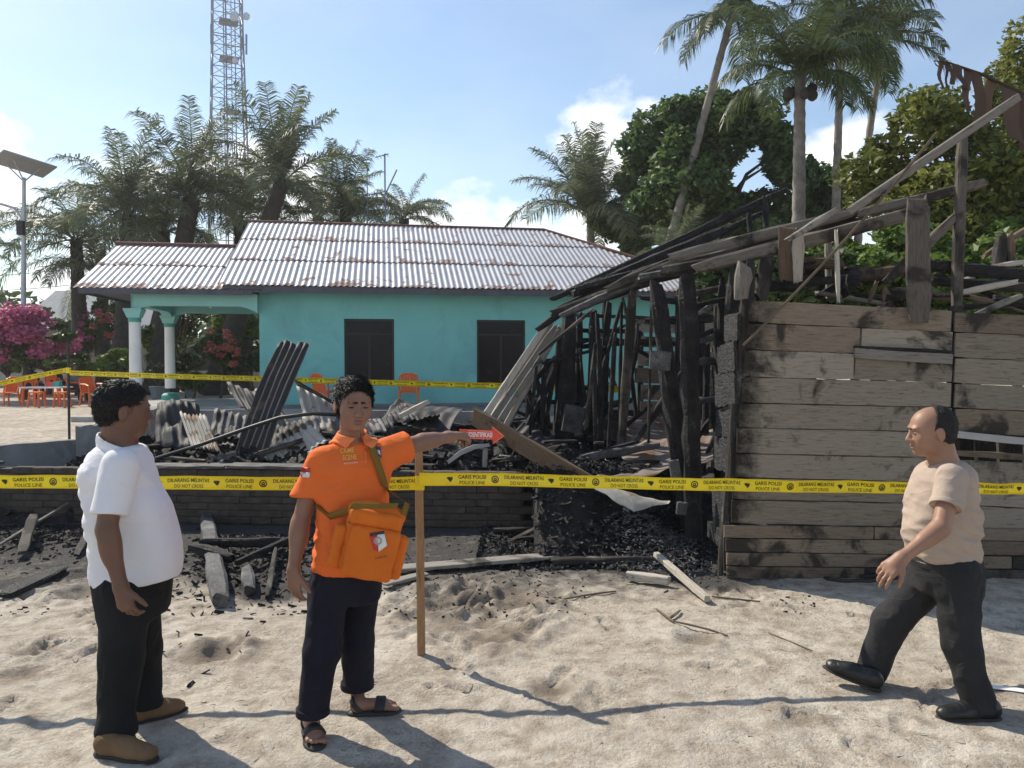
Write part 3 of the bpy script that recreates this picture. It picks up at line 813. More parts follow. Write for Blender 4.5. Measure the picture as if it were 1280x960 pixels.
def palm(name, label, kind, crown, base, n, scale=1.0, r=.16, seed=0, group='palms standing behind the houses', trunk='palm_trunk', weights=(2, 4, 5, 5, 4, 3), bow=0.0, nuts=False):
    rg = random.Random(seed); crown, base = Vector(crown), Vector(base)
    t = thing(name, label, 'palm tree', base, group)
    pts = []; rad = []
    side = (crown - base).cross(Vector((0, 1, 0))).normalized()
    for i in range(61):
        f = i / 60; pts.append(base.lerp(crown, f) + side * (bow * math.sin(math.pi * f)))
        rad.append(r * (1.25 - .5 * f) * (1 + .09 * (i % 2) + .04 * math.sin(i * 1.7)) * (1.35 if i < 3 else 1))
    m = MB(); m.tube(pts, rad, 10); m.build('trunk', MT[trunk], t, True)
    fr = fronds(kind); pool = []
    for i, wgt in enumerate(weights): pool += [i] * wgt
    for i in range(n):
        b = pool[int(i * len(pool) / n)]
        o = bpy.data.objects.new('frond', fr[b][rg.randrange(2)])
        link(o, t); o.location = crown + Vector((rg.uniform(-.1, .1), rg.uniform(-.1, .1), rg.uniform(-.15, .15)))
        o.rotation_euler = (rg.uniform(-.25, .25), rg.uniform(-.12, .12), i * 2.399 + rg.uniform(-.4, .4))
        s = scale * rg.uniform(.85, 1.1); o.scale = (s, s, s)
    if nuts:
        for i in range(7):
            a = i * 2.4; m = MB(); c_ = crown + Vector((math.cos(a) * .28, math.sin(a) * .28, -.35 - .1 * (i % 3)))
            m.tube([c_ + Vector((0, 0, .13)), c_ + Vector((0, 0, .08)), c_, c_ - Vector((0, 0, .08)), c_ - Vector((0, 0, .13))], [.03, .1, .13, .1, .03], 8); m.build('coconut', MT['palm_trunk_dark'], t, True)
    return t
def G(px, py, d, z=.3): p = at(px, py, d); return Vector((p.x, p.y, z))
# left cluster
palm('oil_palm', 'shaggy oil palm over the porch roof, its crown low and wide', 'oil', at(160, 268, 30), G(150, 262, 30.5), 20, .88, .34, 3, trunk='palm_trunk_dark')
palm('oil_palm', 'tall oil palm whose crown covers the foot of the lattice tower', 'oil', at(240, 248, 31), G(190, 240, 31), 22, .92, .40, 8, trunk='palm_trunk_dark', weights=(4, 5, 5, 5, 4, 3))
palm('coconut_palm', 'upright feathery palm right of the lattice tower behind the roof', 'date', at(352, 228, 30), G(262, 240, 30.5), 19, .98, .36, 12, trunk='palm_trunk_dark', weights=(5, 6, 4, 4, 4, 3))
palm('oil_palm', 'dark low palm behind the roof beside the aerial mast', 'oil', at(432, 262, 33), G(432, 280, 33), 20, .72, .3, 15, trunk='palm_trunk_dark')
palm('oil_palm', 'low palm with drooping fronds over the roof ridge past the aerial mast', 'oil', at(505, 274, 36), G(505, 280, 36), 16, .62, .3, 19, trunk='palm_trunk_dark', weights=(1, 2, 5, 6, 4, 2))
palm('oil_palm', 'pale young palm with long arching fronds beside the lamp pole', 'oil', at(128, 345, 33), G(128, 360, 33), 18, .80, .25, 22, trunk='palm_trunk_dark', weights=(1, 2, 4, 6, 4, 2))
palm('oil_palm', 'distant palm partly cut by the picture edge past the lamp pole', 'oil', at(-32, 322, 34), G(-32, 330, 34), 16, .62, .25, 27, trunk='palm_trunk_dark')
palm('oil_palm', 'low palm filling the gap between the porch palms', 'oil', at(205, 290, 33), G(205, 300, 33), 17, .80, .3, 23, trunk='palm_trunk_dark', weights=(2, 3, 5, 5, 4, 2))
palm('oil_palm', 'low palm right behind the tower foot', 'oil', at(300, 275, 34), G(300, 290, 34), 18, .85, .3, 24, trunk='palm_trunk_dark', weights=(2, 4, 5, 5, 4, 2))
palm('oil_palm', 'low palm between the feathery palm and the aerial mast', 'oil', at(398, 272, 34), G(398, 290, 34), 17, .80, .3, 25, trunk='palm_trunk_dark', weights=(1, 3, 5, 5, 4, 2))
palm('oil_palm', 'low spreading palm between the lamp pole and the porch roof', 'oil', at(95, 300, 33), G(100, 310, 33), 18, .82, .3, 26, trunk='palm_trunk_dark', weights=(1, 3, 5, 5, 4, 2))
# centre palm
palm('sago_palm', 'upright pale palm behind the right end of the house roof', 'date', at(738, 272, 32), G(742, 290, 32), 27, 1.0, .2, 31, weights=(5, 6, 5, 5, 3, 1))
palm('sago_palm', 'small fan of yellow green fronds at the foot of the leaning trunk', 'date', at(850, 320, 22), G(850, 330, 22), 12, .42, .15, 32, weights=(1, 3, 4, 3, 2, 0))
# coconuts on the right
palm('coconut_palm', 'full coconut palm with nuts on a straight ringed trunk', 'coconut', at(1000, 92, 18), G(999, 300, 18), 24, .66, .15, 41, group='coconut palms behind the burnt house', nuts=True, weights=(4, 6, 6, 5, 4, 1))
palm('coconut_palm', 'coconut palm on a slim straight trunk behind the ringed one', 'coconut', at(1052, 30, 23), G(1040, 300, 23), 22, .76, .12, 44, group='coconut palms behind the burnt house', weights=(4, 5, 5, 5, 5, 3))
palm('coconut_palm', 'coconut palm on a thin bowed trunk beside the gap in the trees', 'coconut', at(1106, 48, 26), G(1072, 300, 26), 20, .80, .12, 47, group='coconut palms behind the burnt house', bow=.35, weights=(3, 5, 5, 5, 5, 4))
palm('coconut_palm', 'coconut palm on a long leaning trunk rising above the roof end', 'coconut', at(916, 14, 24), G(782, 430, 24), 19, .76, .13, 52, group='coconut palms behind the burnt house', weights=(2, 3, 4, 5, 5, 4))

def leaf_cloud(name, clumps, nleaf, size, mat, seed, parent=None, elong=2.0, inner=.35, flat=.3):
    """leaf faces spread through a set of clump ellipsoids (centre, radii)"""
    rg = np.random.RandomState(seed)
    vol = np.array([r[0] * r[1] * r[2] for c, r in clumps]) ** .67; pr = vol / vol.sum()
    ci = rg.choice(len(clumps), nleaf, p=pr)
    C = np.array([list(c) for c, r in clumps]); RR = np.array([list(r) for c, r in clumps])
    d = rg.normal(size=(nleaf, 3)); d /= np.linalg.norm(d, axis=1)[:, None]
    rad = np.where(rg.rand(nleaf) < inner, rg.rand(nleaf) ** .5, rg.uniform(.8, 1.08, nleaf))
    rad *= 1 + .36 * vnoise(d * 2.6 + ci[:, None] * 3.1, seed)
    P = C[ci] + d * RR[ci] * rad[:, None]
    a = rg.normal(size=(nleaf, 3)); a[:, 2] = a[:, 2] * .5 - .3; a /= np.linalg.norm(a, axis=1)[:, None]
    nn = d * .6 + rg.normal(size=(nleaf, 3)) * .6 + np.array([0, 0, flat]); b = np.cross(a, nn); b /= np.linalg.norm(b, axis=1)[:, None]
    s = size * rg.uniform(.45, 1.55, nleaf)[:, None]
    up = np.cross(a, b)
    V = np.stack([P - a * s * elong / 2, P + b * s / 2 + up * s * .1, P + a * s * elong / 2 - up * s * .12, P - b * s / 2 + up * s * .1], 1).reshape(-1, 3)
    F = np.arange(nleaf * 4).reshape(-1, 4)
    me = np_mesh(name, V, F)
    ht = np.repeat(rg.rand(nleaf) * .6 + .4 * (rg.rand(len(clumps))[ci]), 4)
    set_tint(me, ht)
    return obj_from(me, name, MT[mat], parent)
def broad_tree(name, label, px, py, d, rx, rz, mat, seed, nleaf, size, group='broadleaf trees behind the burnt house', basepx=None, ncl=26, base_z=.3, cat='tree', ry=None):
    rg = random.Random(seed); c = at(px, py, d); ry = ry or rx * .8
    b = G(basepx or px, py, d, base_z)
    t = thing(name, label, cat, b, group)
    cl = []
    for i in range(ncl):
        while True:
            q = Vector((rg.uniform(-1.1, 1.1), rg.uniform(-1.1, 1.1), rg.uniform(-1.1, 1.1)))
            if .25 < q.length < 1.15: break
        s = rg.uniform(.16, .36) * (1 if q.length < 1 else .6)
        cl.append((c + Vector((q.x * rx * .8, q.y * ry * .8, q.z * rz * .8)), (rx * s, ry * s, rz * s * .9)))
    m = MB(); top = c - Vector((0, 0, rz * .3))
    m.tube([b, b.lerp(top, .5) + Vector((.1, 0, 0)), top], [rx * .07, rx * .055, rx * .04], 8)
    for q, _ in cl[:14]: m.tube([b.lerp(top, rg.uniform(.55, 1)), (top + q) / 2 + Vector((0, 0, .1)), q], [rx * .03, rx * .02, rx * .006], 5)
    m.build('trunk', MT['bark'], t)
    leaf_cloud('crown', cl, nleaf, size, mat, seed, t)
    return t
broad_tree('broadleaf_tree', 'large dark green tree behind the leaning coconut trunk', 893, 222, 26, 3.2, 3.0, 'leaf_dark', 61, 42000, .115, ncl=46)
broad_tree('broadleaf_tree', 'rounded dark tree between the coconut trunks', 1015, 262, 27, 1.9, 2.3, 'leaf_dark', 62, 15000, .115)
broad_tree('broadleaf_tree', 'small dark green tree between the pale palm and the large dark tree', 790, 262, 31, 1.7, 2.0, 'leaf_mid', 63, 9000, .13)
broad_tree('broadleaf_tree', 'yellowish green tree spreading above the plank wall', 1212, 232, 15, 2.3, 2.1, 'leaf_yellow', 64, 34000, .075, ncl=40)
broad_tree('broadleaf_tree', 'tall yellowish tree reaching over the torn brown leaf', 1330, 165, 17, 2.0, 2.6, 'leaf_yellow', 65, 20000, .08)
broad_tree('shrub', 'bright green shrub showing above the plank wall', 1090, 322, 13, 1.35, .75, 'leaf_bright', 66, 9000, .08, cat='shrub', base_z=.2)
broad_tree('shrub', 'bright green shrub behind the end of the plank wall', 1270, 318, 13.5, 1.3, .8, 'leaf_bright', 67, 9000, .08, cat='shrub', base_z=.2)
broad_tree('broadleaf_tree', 'low dark tree behind the charred rafters', 960, 318, 24, 2.2, 1.2, 'leaf_dark', 68, 11000, .11)
for i, (px, py, d, rx, rz, mt, lab) in enumerate([(1010, 352, 13.0, 1.3, .8, 'leaf_mid', 'green bush seen through the charred roof beams'), (1120, 365, 12.5, 1.3, .9, 'leaf_bright', 'light green bush right behind the upright board'),
        (1215, 362, 12.5, 1.3, 1.0, 'leaf_bright', 'light green bush behind the tall grey post'), (1310, 350, 12.5, 1.3, 1.1, 'leaf_mid', 'green bush behind the far end of the plank wall'), (925, 372, 15.5, 1.2, 1.1, 'leaf_mid', 'dark bush behind the charred corner post')]):
    broad_tree('shrub', lab, px, py, d, rx, rz, mt, 660 + i, 8000, .08, cat='shrub', base_z=.2, group='shrubs behind the burnt house')
# bougainvillea and garden plants on the left
bz = broad_tree('bougainvillea', 'bougainvillea covered in pink blossom beside the lamp pole', 28, 418, 27, 1.9, 1.25, 'leaf_mid', 71, 4200, .11, group='garden shrubs', cat='shrub', ncl=22)
rg = random.Random(9); c = at(28, 412, 26.8); cl = []
for i in range(30):
    q = Vector((rg.uniform(-1, 1), rg.uniform(-1, .4), rg.uniform(-.8, 1)))
    q = q.normalized() * rg.uniform(.55, 1); cl.append((c + Vector((q.x * 1.9, q.y * 1.4, q.z * 1.2)), (.42, .4, .3)))
leaf_cloud('blossom', cl, 7000, .10, 'petal_pink', 72, bz, elong=1.1)
HG = 'garden shrubs behind the seated people'
for i, (px, py, d, rx, rz, mt, lab) in enumerate([
    (60, 448, 31, 1.7, .5, 'leaf_mid', 'low green hedge bush under the bougainvillea'),
    (8, 452, 31, 1.3, .6, 'leaf_bright', 'light green bush at the foot of the lamp pole'),
    (108, 415, 34, 1.0, 1.5, 'leaf_mid', 'tall narrow green shrub in front of the distant roof'),
    (95, 458, 30, 1.3, .35, 'leaf_bright', 'low strip of bright ground plants behind the orange chair'),
    (148, 452, 26, .75, .65, 'leaf_bright', 'rounded light green bush beside the front porch column'),
    (205, 440, 33, 1.2, 1.3, 'leaf_bright', 'green bush between the two porch columns'),
    (292, 405, 34, 1.5, 1.5, 'leaf_bright', 'leafy light green tree seen under the porch arch'),
    (300, 448, 29, .8, .7, 'leaf_mid', 'flowering shrub beside the turquoise corner'),
    (232, 458, 28, .9, .45, 'leaf_mid', 'low shrub behind the rear porch column'),
    (240, 475, 25, .8, .3, 'leaf_mid', 'low flower bed plants at the rear of the porch'),
    (226, 405, 36, 1.6, 1.5, 'leaf_mid', 'tall dark bush filling the gap behind the rear porch column'),
    (340, 440, 34, 1.8, 1.6, 'leaf_mid', 'green shrub hidden partly by the house corner')]):
    broad_tree('garden_shrub', lab, px, py, d, rx, rz, mt, 80 + i, int(1500 + 900 * rx), .10, group=HG, cat='shrub', ncl=14)
for i, (px, py, d, lab) in enumerate([(275, 438, 28, 'shrub with salmon pink blossom under the porch arch'), (118, 408, 33, 'tall shrub dotted with pink blossom by the distant roof'), (142, 405, 32, 'shrub with red pink blossom just left of the porch')]):
    s = broad_tree('flowering_shrub', lab, px, py, d, .85, .75 if i == 0 else 1.2, 'leaf_mid', 95 + i, 1500, .09, group=HG, cat='shrub', ncl=10)
    c = at(px, py, d - .3); rr = random.Random(i)
    leaf_cloud('blossom', [(c + Vector((rr.uniform(-.8, .8), rr.uniform(-.5, .3), rr.uniform(-.5, .7))), (.16, .16, .12)) for _ in range(14)], 700, .07, 'petal_salmon' if i != 1 else 'petal_pink', 5 + i, s, 1.1)
# far tree belt that closes the horizon
rg = random.Random(77); cl = []
for i in range(150):
    x = -75 + i * 1.0; y = rg.uniform(58, 74)
    cl.append((Vector((x, y, rg.uniform(.6, 5.0))), (rg.uniform(1.8, 3.0), 2.0, rg.uniform(1.5, 2.8))))
tag(leaf_cloud('far_trees', cl, 42000, .5, 'leaf_mid', 78), 'far belt of green trees closing the horizon', 'trees', kind='stuff')
# dead banana leaf hanging in from the right
bl = thing('banana_plant', 'banana plant with one torn brown dead leaf over the plank wall', 'plant', (4.95, 6.6, 0))
m = MB(); m.tube([(4.95, 6.6, 0), (4.97, 6.6, 1.5), (4.93, 6.6, 3.0), (4.88, 6.6, 3.6)], [.13, .11, .085, .05], 12); m.build('stem', MT['palm_trunk'], bl, True)
mid = [Vector((4.88, 6.6, 3.6)), at(1345, 150, 6.6), at(1280, 118, 6.55), at(1225, 92, 6.5), at(1185, 78, 6.5), at(1168, 76, 6.5)]
m = MB(); m.tube(mid, [.03, .022, .016, .012, .008, .004], 7); leaf = m.build('leaf_midrib', MT['dead_leaf'], bl, True)
rr = random.Random(4); V = []; F = []; T = []
def midp(f):
    x = f * (len(mid) - 1); i = min(int(x), len(mid) - 2); return mid[i].lerp(mid[i + 1], x - i)
f = 0.2
while f < .985:
    wdt = rr.uniform(.035, .10); f2 = min(f + wdt, .99)
    big = 0.46 * (1 - max(0, (f - .55)) / .6)
    L = big * rr.uniform(.45, 1.15); sway = rr.uniform(-.05, .03); sy = rr.uniform(-.12, .05); b = len(V); ns = 6; tn = rr.random(); pinch = rr.uniform(.45, 1.05)
    for i in range(ns + 1):
        g = i / ns; a1, a2 = midp(f), midp(f2); mm = (a1 + a2) / 2
        k_ = 1 - (1 - pinch) * g
        for q in (a1, mm, a2):
            e = mm + (q - mm) * k_
            V.append(e + Vector((sway * g + .015 * math.sin(g * 6 + f * 30), sy * g + (.02 * math.sin(g * 7 + f * 50) if q is mm else 0), -L * g))); T.append(tn)
    for i in range(ns):
        for k_ in range(2): A = b + i * 3 + k_; F.append((A, A + 1, A + 4, A + 3))
    f = f2 + (rr.uniform(.0, .02) if rr.random() < .5 else 0)
me = bpy.data.meshes.new('leaf_blade'); me.from_pydata([tuple(q) for q in V], [], F); me.update(); set_tint(me, T)
for p in me.polygons: p.use_smooth = True
o = obj_from(me, 'leaf_blade', MT['dead_leaf'], leaf)

# ------------------------------------------------------------------ background things
# lattice tower
TD = 95.0
tb = at(287, 300, TD); tw = thing('lattice_tower', 'tall steel lattice tower with dish antennas behind the palms', 'tower', (tb.x, TD, .3))
h1 = 58.0
def tw_half(z): return 2.75 - (2.75 - 1.45) * min(1, z / 50.0)
ctr = Vector((tb.x, TD, .3))
def tcorner(k_, z): h = tw_half(z); sx, sy = ((-1, -1), (1, -1), (1, 1), (-1, 1))[k_]; return ctr + rotz(R(24)) @ Vector((sx * h, sy * h, z))
for k_ in range(4):
    m = MB(); m.tube([tcorner(k_, z) for z in (0, 20, 40, h1)], .095, 6); m.build('leg', MT['tower_steel'], tw)
zs = [0]
while zs[-1] < h1 - 2: zs.append(zs[-1] + 2.6)
for k_ in range(4):
    m = MB()
    for a_, b_ in zip(zs[:-1], zs[1:]):
        mid_ = (a_ + b_) / 2; j = (k_ + 1) % 4
        m.tube([tcorner(k_, a_), tcorner(j, b_)], .04, 4, False); m.tube([tcorner(j, a_), tcorner(k_, b_)], .04, 4, False)
        m.tube([tcorner(k_, b_), tcorner(j, b_)], .06, 4, False)
    m.build('bracing', MT['tower_steel'], tw)
m = MB()
for sx in (-.35, .35): m.tube([ctr + Vector((sx + .3, -.4, 0)), ctr + Vector((sx + .3, -.4, h1))], .05, 4)
z = 0
while z < h1: m.tube([ctr + Vector((-.05, -.4, z)), ctr + Vector((.65, -.4, z))], .03, 4); z += .6
m.build('ladder', MT['tower_steel'], tw)
m = MB()
for dx in (-.5, -.2, .9): m.tube([ctr + Vector((dx, .2, 0)), ctr + Vector((dx, .2, h1))], .07, 4)
m.build('cable_run', MT['tower_steel'], tw)
for px, py, r_ in ((292, 20, .6), (307, 20, .45), (293, 75, .35)):
    p = at(px, py, TD - 2.5); m = MB()
    m.tube([p, p + Vector((.1, .25, 0)), p + Vector((.15, .5, 0))], [r_, r_ * .9, r_ * .3], 14); m.build('dish_antenna', MT['galvanised'], tw)
for px, y0, y1 in ((264, 30, 55), (308, 43, 68), (302, 45, 62)):
    m = MB(); a_, b_ = at(px, y0, TD - 1), at(px, y1, TD - 1); m.tube([a_, b_], .12, 6); q = (a_ + b_) / 2; m.tube([q, Vector((ctr.x, TD, q.z))], .06, 4); m.build('panel_antenna', MT['tower_steel'], tw)
for zz in (at(290, 140, TD).z, at(290, 75, TD).z, at(292, 28, TD).z):
    m = MB(); m.box((ctr.x + .2, TD, zz), (2.2, 2.2, .05), rotz(R(24))); m.build('platform', MT['tower_steel'], tw)
# solar street lamp
lb = G(30, 400, 28); lamp = thing('street_lamp', 'tall solar street lamp with a tilted panel on top', 'street lamp', lb)
tp = at(30, 222, 28)
m = MB(); m.tube([lb, Vector((lb.x, lb.y, 4)), tp], [.10, .09, .06], 10); m.build('pole', MT['galvanised'], lamp)
pc = at(30, 207, 28); N = Vector((-.06, .22, .96)).normalized()
rq = N.to_track_quat('Z', 'Y').to_matrix() @ Matrix.Rotation(R(38), 3, 'Z')
m = MB(); m.box(pc + Vector((0, 0, .05)), (1.75, 1.2, .05), rq); m.build('solar_panel', MT['solar_cell'], lamp)
m = MB()
for s_ in (-1, 1): m.tube([tp - Vector((0, 0, .15)), pc + rq @ Vector((.45 * s_, .3, -.03))], .025, 5); m.tube([tp - Vector((0, 0, .15)), pc + rq @ Vector((.45 * s_, -.3, -.03))], .025, 5)
m.build('bracket', MT['galvanised'], lamp)
m = MB(); q = [at(29, 292, 28), at(27, 272, 28), at(18, 260, 28), at(2, 255, 28), at(-14, 256, 28)]; m.tube(q, .05, 8); arm = m.build('lamp_arm', MT['galvanised'], lamp)
m = MB(); m.box(at(-22, 257, 28), (.6, .25, .1)); m.build('lamp_head', MT['galvanised'], lamp)
m = MB(); m.box(at(26, 285, 27.85), (.22, .18, .5)); m.build('battery_box', MT['dark_metal'], lamp)
for i, (y0, y1) in enumerate(((286, 300), (335, 330), (348, 352))):
    m = MB(); a_, b_ = at(-200, y0, 36), at(125, y1, 36)
    m.tube([a_.lerp(b_, t_ / 12) - Vector((0, 0, .5 * math.sin(math.pi * t_ / 12))) for t_ in range(13)], .016, 4)
    tag(m.build('power_line', MT['dark_metal']), 'thin power line strung past the lamp pole', 'cable', 'power lines behind the lamp pole')
up = thing('utility_pole', 'thin dark pole standing before the distant roof', 'pole', G(129, 380, 34))
m = MB(); m.tube([G(129, 380, 34), at(129, 366, 34)], .07, 8); m.tube([at(129, 366, 34), at(129, 330, 34)], .05, 8); m.build('shaft', MT['dark_metal'], up)
m = MB(); m.box(at(129, 345, 34), (.9, .08, .08)); m.build('crossarm', MT['dark_metal'], up)
# aerial masts behind the roof
for px, y0, y1, d, lab, tip in ((482, 192, 300, 29, 'television aerial on a thin mast behind the roof ridge', True), (460, 212, 300, 31, 'bare thin mast beside the television aerial', False)):
    t = thing('aerial_mast', lab, 'antenna', G(px, y1, d)); m = MB(); m.tube([G(px, y1, d), at(px - 1, y0, d)], .03 if tip else .02, 6); m.build('mast', MT['tower_steel'], t)
    m = MB()
    if tip:
        p = at(px - 1, y0 + 3, d); m.tube([p + Vector((-.35, 0, -.05)), p + Vector((.15, 0, .08))], .02, 4)
        for q in (-.28, -.16, -.04, .1): m.tube([p + Vector((q, -.25, q * .2)), p + Vector((q, .25, q * .2))], .012, 4)
        m.tube([at(483, 240, d), at(496, 212, d)], .03, 4)
        m.build('aerial_rods', MT['tower_steel'], t)
    else:
        m.box(at(px, y0, d), (.10, .10, .10)); m.build('cap', MT['tower_steel'], t)
# distant house and boundary wall on the left
fh = thing('distant_house', 'distant brown house with a grey blue roof beyond the garden', 'house', G(120, 420, 46))
c = G(112, 420, 46); m = MB(); m.box(c + Vector((0, 2, 1.6)), (7, 5, 3.2)); m.build('wall', MT['far_wall'], fh)
m = MB(); zt = at(112, 362, 46).z
m.prism([c + Vector((-4, -1, 3.1)), c + Vector((-3.2, 2, zt - .3)), c + Vector((3.2, 2, zt - .3)), c + Vector((4, -1, 3.1))], (0, 0, 0), (0, .05, .12)); m.prism([c + Vector((-4, 5, 3.1)), c + Vector((-3.2, 2, zt - .3)), c + Vector((3.2, 2, zt - .3)), c + Vector((4, 5, 3.1))], (0, 0, 0), (0, .05, .12)); m.build('roof', MT['far_roof'], fh)
for dx in (-2, 1.2): m = MB(); m.box(c + Vector((dx, -.53, 1.7)), (1.0, .06, 1.2)); m.build('window', MT['window_frame'], fh)
bw = thing('boundary_wall', 'long low pale wall behind the garden plants', 'wall', (-14, 38, .3))
for i in range(9): m = MB(); m.box((-27 + i * 3.02, 38, .72), (3.0, .15, .84)); m.build('panel', MT['concrete'], bw)
# wooden trellis under the porch arch
tr = thing('garden_trellis', 'dark wooden trellis frame under the porch arch', 'trellis', G(292, 460, 31))
for px in (272, 292, 314): timber('post', G(px, 460, 31), at(px, 424, 31), .12, .12, MT['burnt_timber'], tr)
for py in (424, 436): timber('rail', at(266, py, 31), at(322, py - 1, 31), .1, .1, MT['burnt_timber'], tr)
# potted bonsai by the porch
pb = gp(200, 499, .3); pt = thing('potted_plant', 'small bare shrub in a grey blue pot beside the porch column', 'potted plant', (pb.x, pb.y, .3))
m = MB(); m.tube([pb, pb + Vector((0, 0, .42)), pb + Vector((0, 0, .46))], [.26, .36, .38], 14); m.build('pot', MT['pot_grey'], pt)
m = MB(); st = pb + Vector((0, 0, .46)); rr = random.Random(2)
for i in range(7):
    e = st + Vector((rr.uniform(-.5, .5), rr.uniform(-.3, .3), rr.uniform(.45, .8))); m.tube([st, st.lerp(e, .5) + Vector((rr.uniform(-.1, .1), 0, .05)), e], [.03, .02, .008], 5)
m.build('branches', MT['twig'], pt)
leaf_cloud('leaves', [(st + Vector((rr.uniform(-.45, .45), rr.uniform(-.3, .3), rr.uniform(.4, .8))), (.13, .13, .08)) for _ in range(9)], 260, .06, 'leaf_mid', 6, pt)
pb = gp(238, 497, .32); pt = thing('potted_plant', 'pot with a bright pink flower behind the rear porch column', 'potted plant', (pb.x, pb.y, .3))
m = MB(); m.tube([pb, pb + Vector((0, 0, .3))], [.16, .22], 12); m.build('pot', MT['pot_grey'], pt)
leaf_cloud('leaves', [(pb + Vector((0, 0, .45)), (.3, .3, .2))], 200, .1, 'leaf_mid', 7, pt); leaf_cloud('blossom', [(pb + Vector((.05, -.15, .55)), (.16, .12, .12))], 120, .07, 'petal_pink', 8, pt, 1.1)
# ------------------------------------------------------------------ burnt house
ruin = thing('burnt_house', 'burnt out wooden house with charred posts and a standing plank wall', 'ruined house', (1.7, 7.0, 0))
rr = random.Random(11)
# brick foundation
FA, FB = Vector((-7.2, 8.45, 0)), Vector((.12, 7.92, 0))
fd = (FB - FA).normalized(); fs = Vector((fd.y, -fd.x, 0)); FLEN = (FB - FA).length; FT = .60
frot = Matrix((fd, -fs, Vector((0, 0, 1)))).transposed()
def fpt(l, o, z): return FA + fd * l + fs * o + Vector((0, 0, z))
m = MB(); m.box(fpt(FLEN / 2, 0, FT / 2 - .05), (FLEN, .16, FT + .02), frot); found = m.build('foundation', MT['mortar'], ruin)
BR = {}
def brick_mesh(sz, i):
    key = (sz, i)
    if key not in BR: BR[key] = timber_mesh('brick', (-sz[0] / 2, 0, 0), (sz[0] / 2, 0, 0), sz[1], sz[2], seed=i, jit=.07, seg=2, chew=.0); BR[key].materials.append(MT['brick'])
    return BR[key]
def brick(parent, pos, rot, sz, i):
    o = bpy.data.objects.new('brick', brick_mesh(sz, i % 6)); link(o, parent)
    o.matrix_basis = Matrix.Translation(pos) @ rot.to_4x4(); return o
l0 = FLEN - 5.6
for row in range(8):
    z = .045 + row * .072; l = l0 + (.115 if row % 2 else 0); i = 0
    while l < FLEN - .1:
        brick(found, fpt(l + .105, .05 + rr.uniform(-.008, .008), z), frot, (.226, .12, .0705), rr.randrange(6)); l += .228
l = .1
while l < FLEN - .8:
    l2 = l + rr.uniform(.35, 1.1)
    if rr.random() < .85: timber('coping', fpt(l, .02 + rr.uniform(-.02, .02), FT + rr.uniform(.0, .018)), fpt(min(l2, FLEN - .7) - .02, .02 + rr.uniform(-.02, .02), FT + rr.uniform(.0, .018)), rr.uniform(.2, .26), rr.uniform(.03, .05), MT['coping'], ruin, jit=.14, seg=6)
    l = l2
# plank wall
WY = 6.08
def wp(px, py, dy=0.0): return at(px, py, WY + dy)
studs = MB()
for px in (930, 1010, 1100, 1192, 1290, 1400): p = wp(px, 500, .09); studs.box((p.x, p.y, 1.12), (.07, .09, 2.1))
pw = studs.build('plank_wall', MT['burnt_timber'], ruin)
LB = [374, 404, 437, 471, 504, 535, 566, 597, 624, 654]
RB = [389, 414, 446, 478, 509, 540, 573, 603, 630, 660]
def plank(x0, x1, ya0, ya1, yb0, yb1, mat, dy=0.0, jit=.025, parent=pw):
    a = (wp(x0, ya0, dy) + wp(x0, ya1, dy)) / 2; b = (wp(x1, yb0, dy) + wp(x1, yb1, dy)) / 2
    h = ((ya1 - ya0) + (yb1 - yb0)) / 2 * WY / FPX - .005
    timber('plank', a, b, .026, h, mat, parent, jit=jit, seg=12)
PWD, PSC = MT['plank_wood'], MT['plank_scorched']
lx = [936, 933, 930, 927, 924, 921, 919, 916, 914]
for i in range(9):
    mat = MT['plank_scorched_end'] if i in (0, 1) else MT['plank_endburnt']
    d = rr.uniform(-.006, .008)
    def ry(x, a, b): return a + (b - a) * (x - lx[i]) / (1190 - lx[i])
    t0, t1, b0, b1 = LB[i], RB[i], LB[i + 1], RB[i + 1]
    if i == 1:
        plank(lx[i], 1074, t0, b0, ry(1074, t0, t1), ry(1074, b0, b1), mat, d); plank(1076, 1189, ry(1076, t0, t1), ry(1076, b0, b1), t1, b1, PWD, d + .012)
    elif i == 2:
        plank(lx[i], 1066, t0, b0, ry(1066, t0, t1), ry(1066, b0, b1), mat, d); plank(1068, 1189, ry(1068, t0, t1), ry(1068, b0, b1), t1, b1, PWD, d + .006)
    else: plank(lx[i], 1188, t0, b0, t1, b1, mat, d)
for i in range(9):
    d = rr.uniform(-.004, .012)
    if i == 5:
        continue                      # the opening behind the walking man
    plank(1193, 1420, RB[i] + 1, RB[i + 1] + 1, RB[i] + 11, RB[i + 1] + 11, PWD if i not in (0, 4) else PSC, d)
for i in range(1, 9):  # dark lining boards added behind the joints, closing sunlit slits so seams read dark
    if i in (3,): continue
    timber('plank', wp(935 - i * 2, LB[i], .055), wp(1440, RB[i] + 9, .055), .02, .11, MT['burnt_timber'], pw, jit=.03) if i not in (5, 6) else timber('plank', wp(935 - i * 2, LB[i], .055), wp(1188, RB[i], .055), .02, .11, MT['burnt_timber'], pw, jit=.03)
# the white edged loose board over the opening, and the thin strip left below it
timber('plank', wp(1196, 543, -.03), wp(1420, 566, -.10), .03, .055, MT['concrete'], pw, jit=.1)
for i in range(4): timber('plank', wp(1180, 520 + i * 24, 1.1), wp(1450, 528 + i * 24, 1.1), .03, .19, MT['char'], pw, jit=.04)  # black boards added behind the opening so it looks dark inside
timber('plank', wp(1193, 566, .03), wp(1420, 580, .03), .024, .05, PSC, pw)
for px in (1222, 1250, 1290): timber('plank', wp(px, 540, .35), wp(px + 3, 590, .35), .06, .05, MT['burnt_timber'], pw)
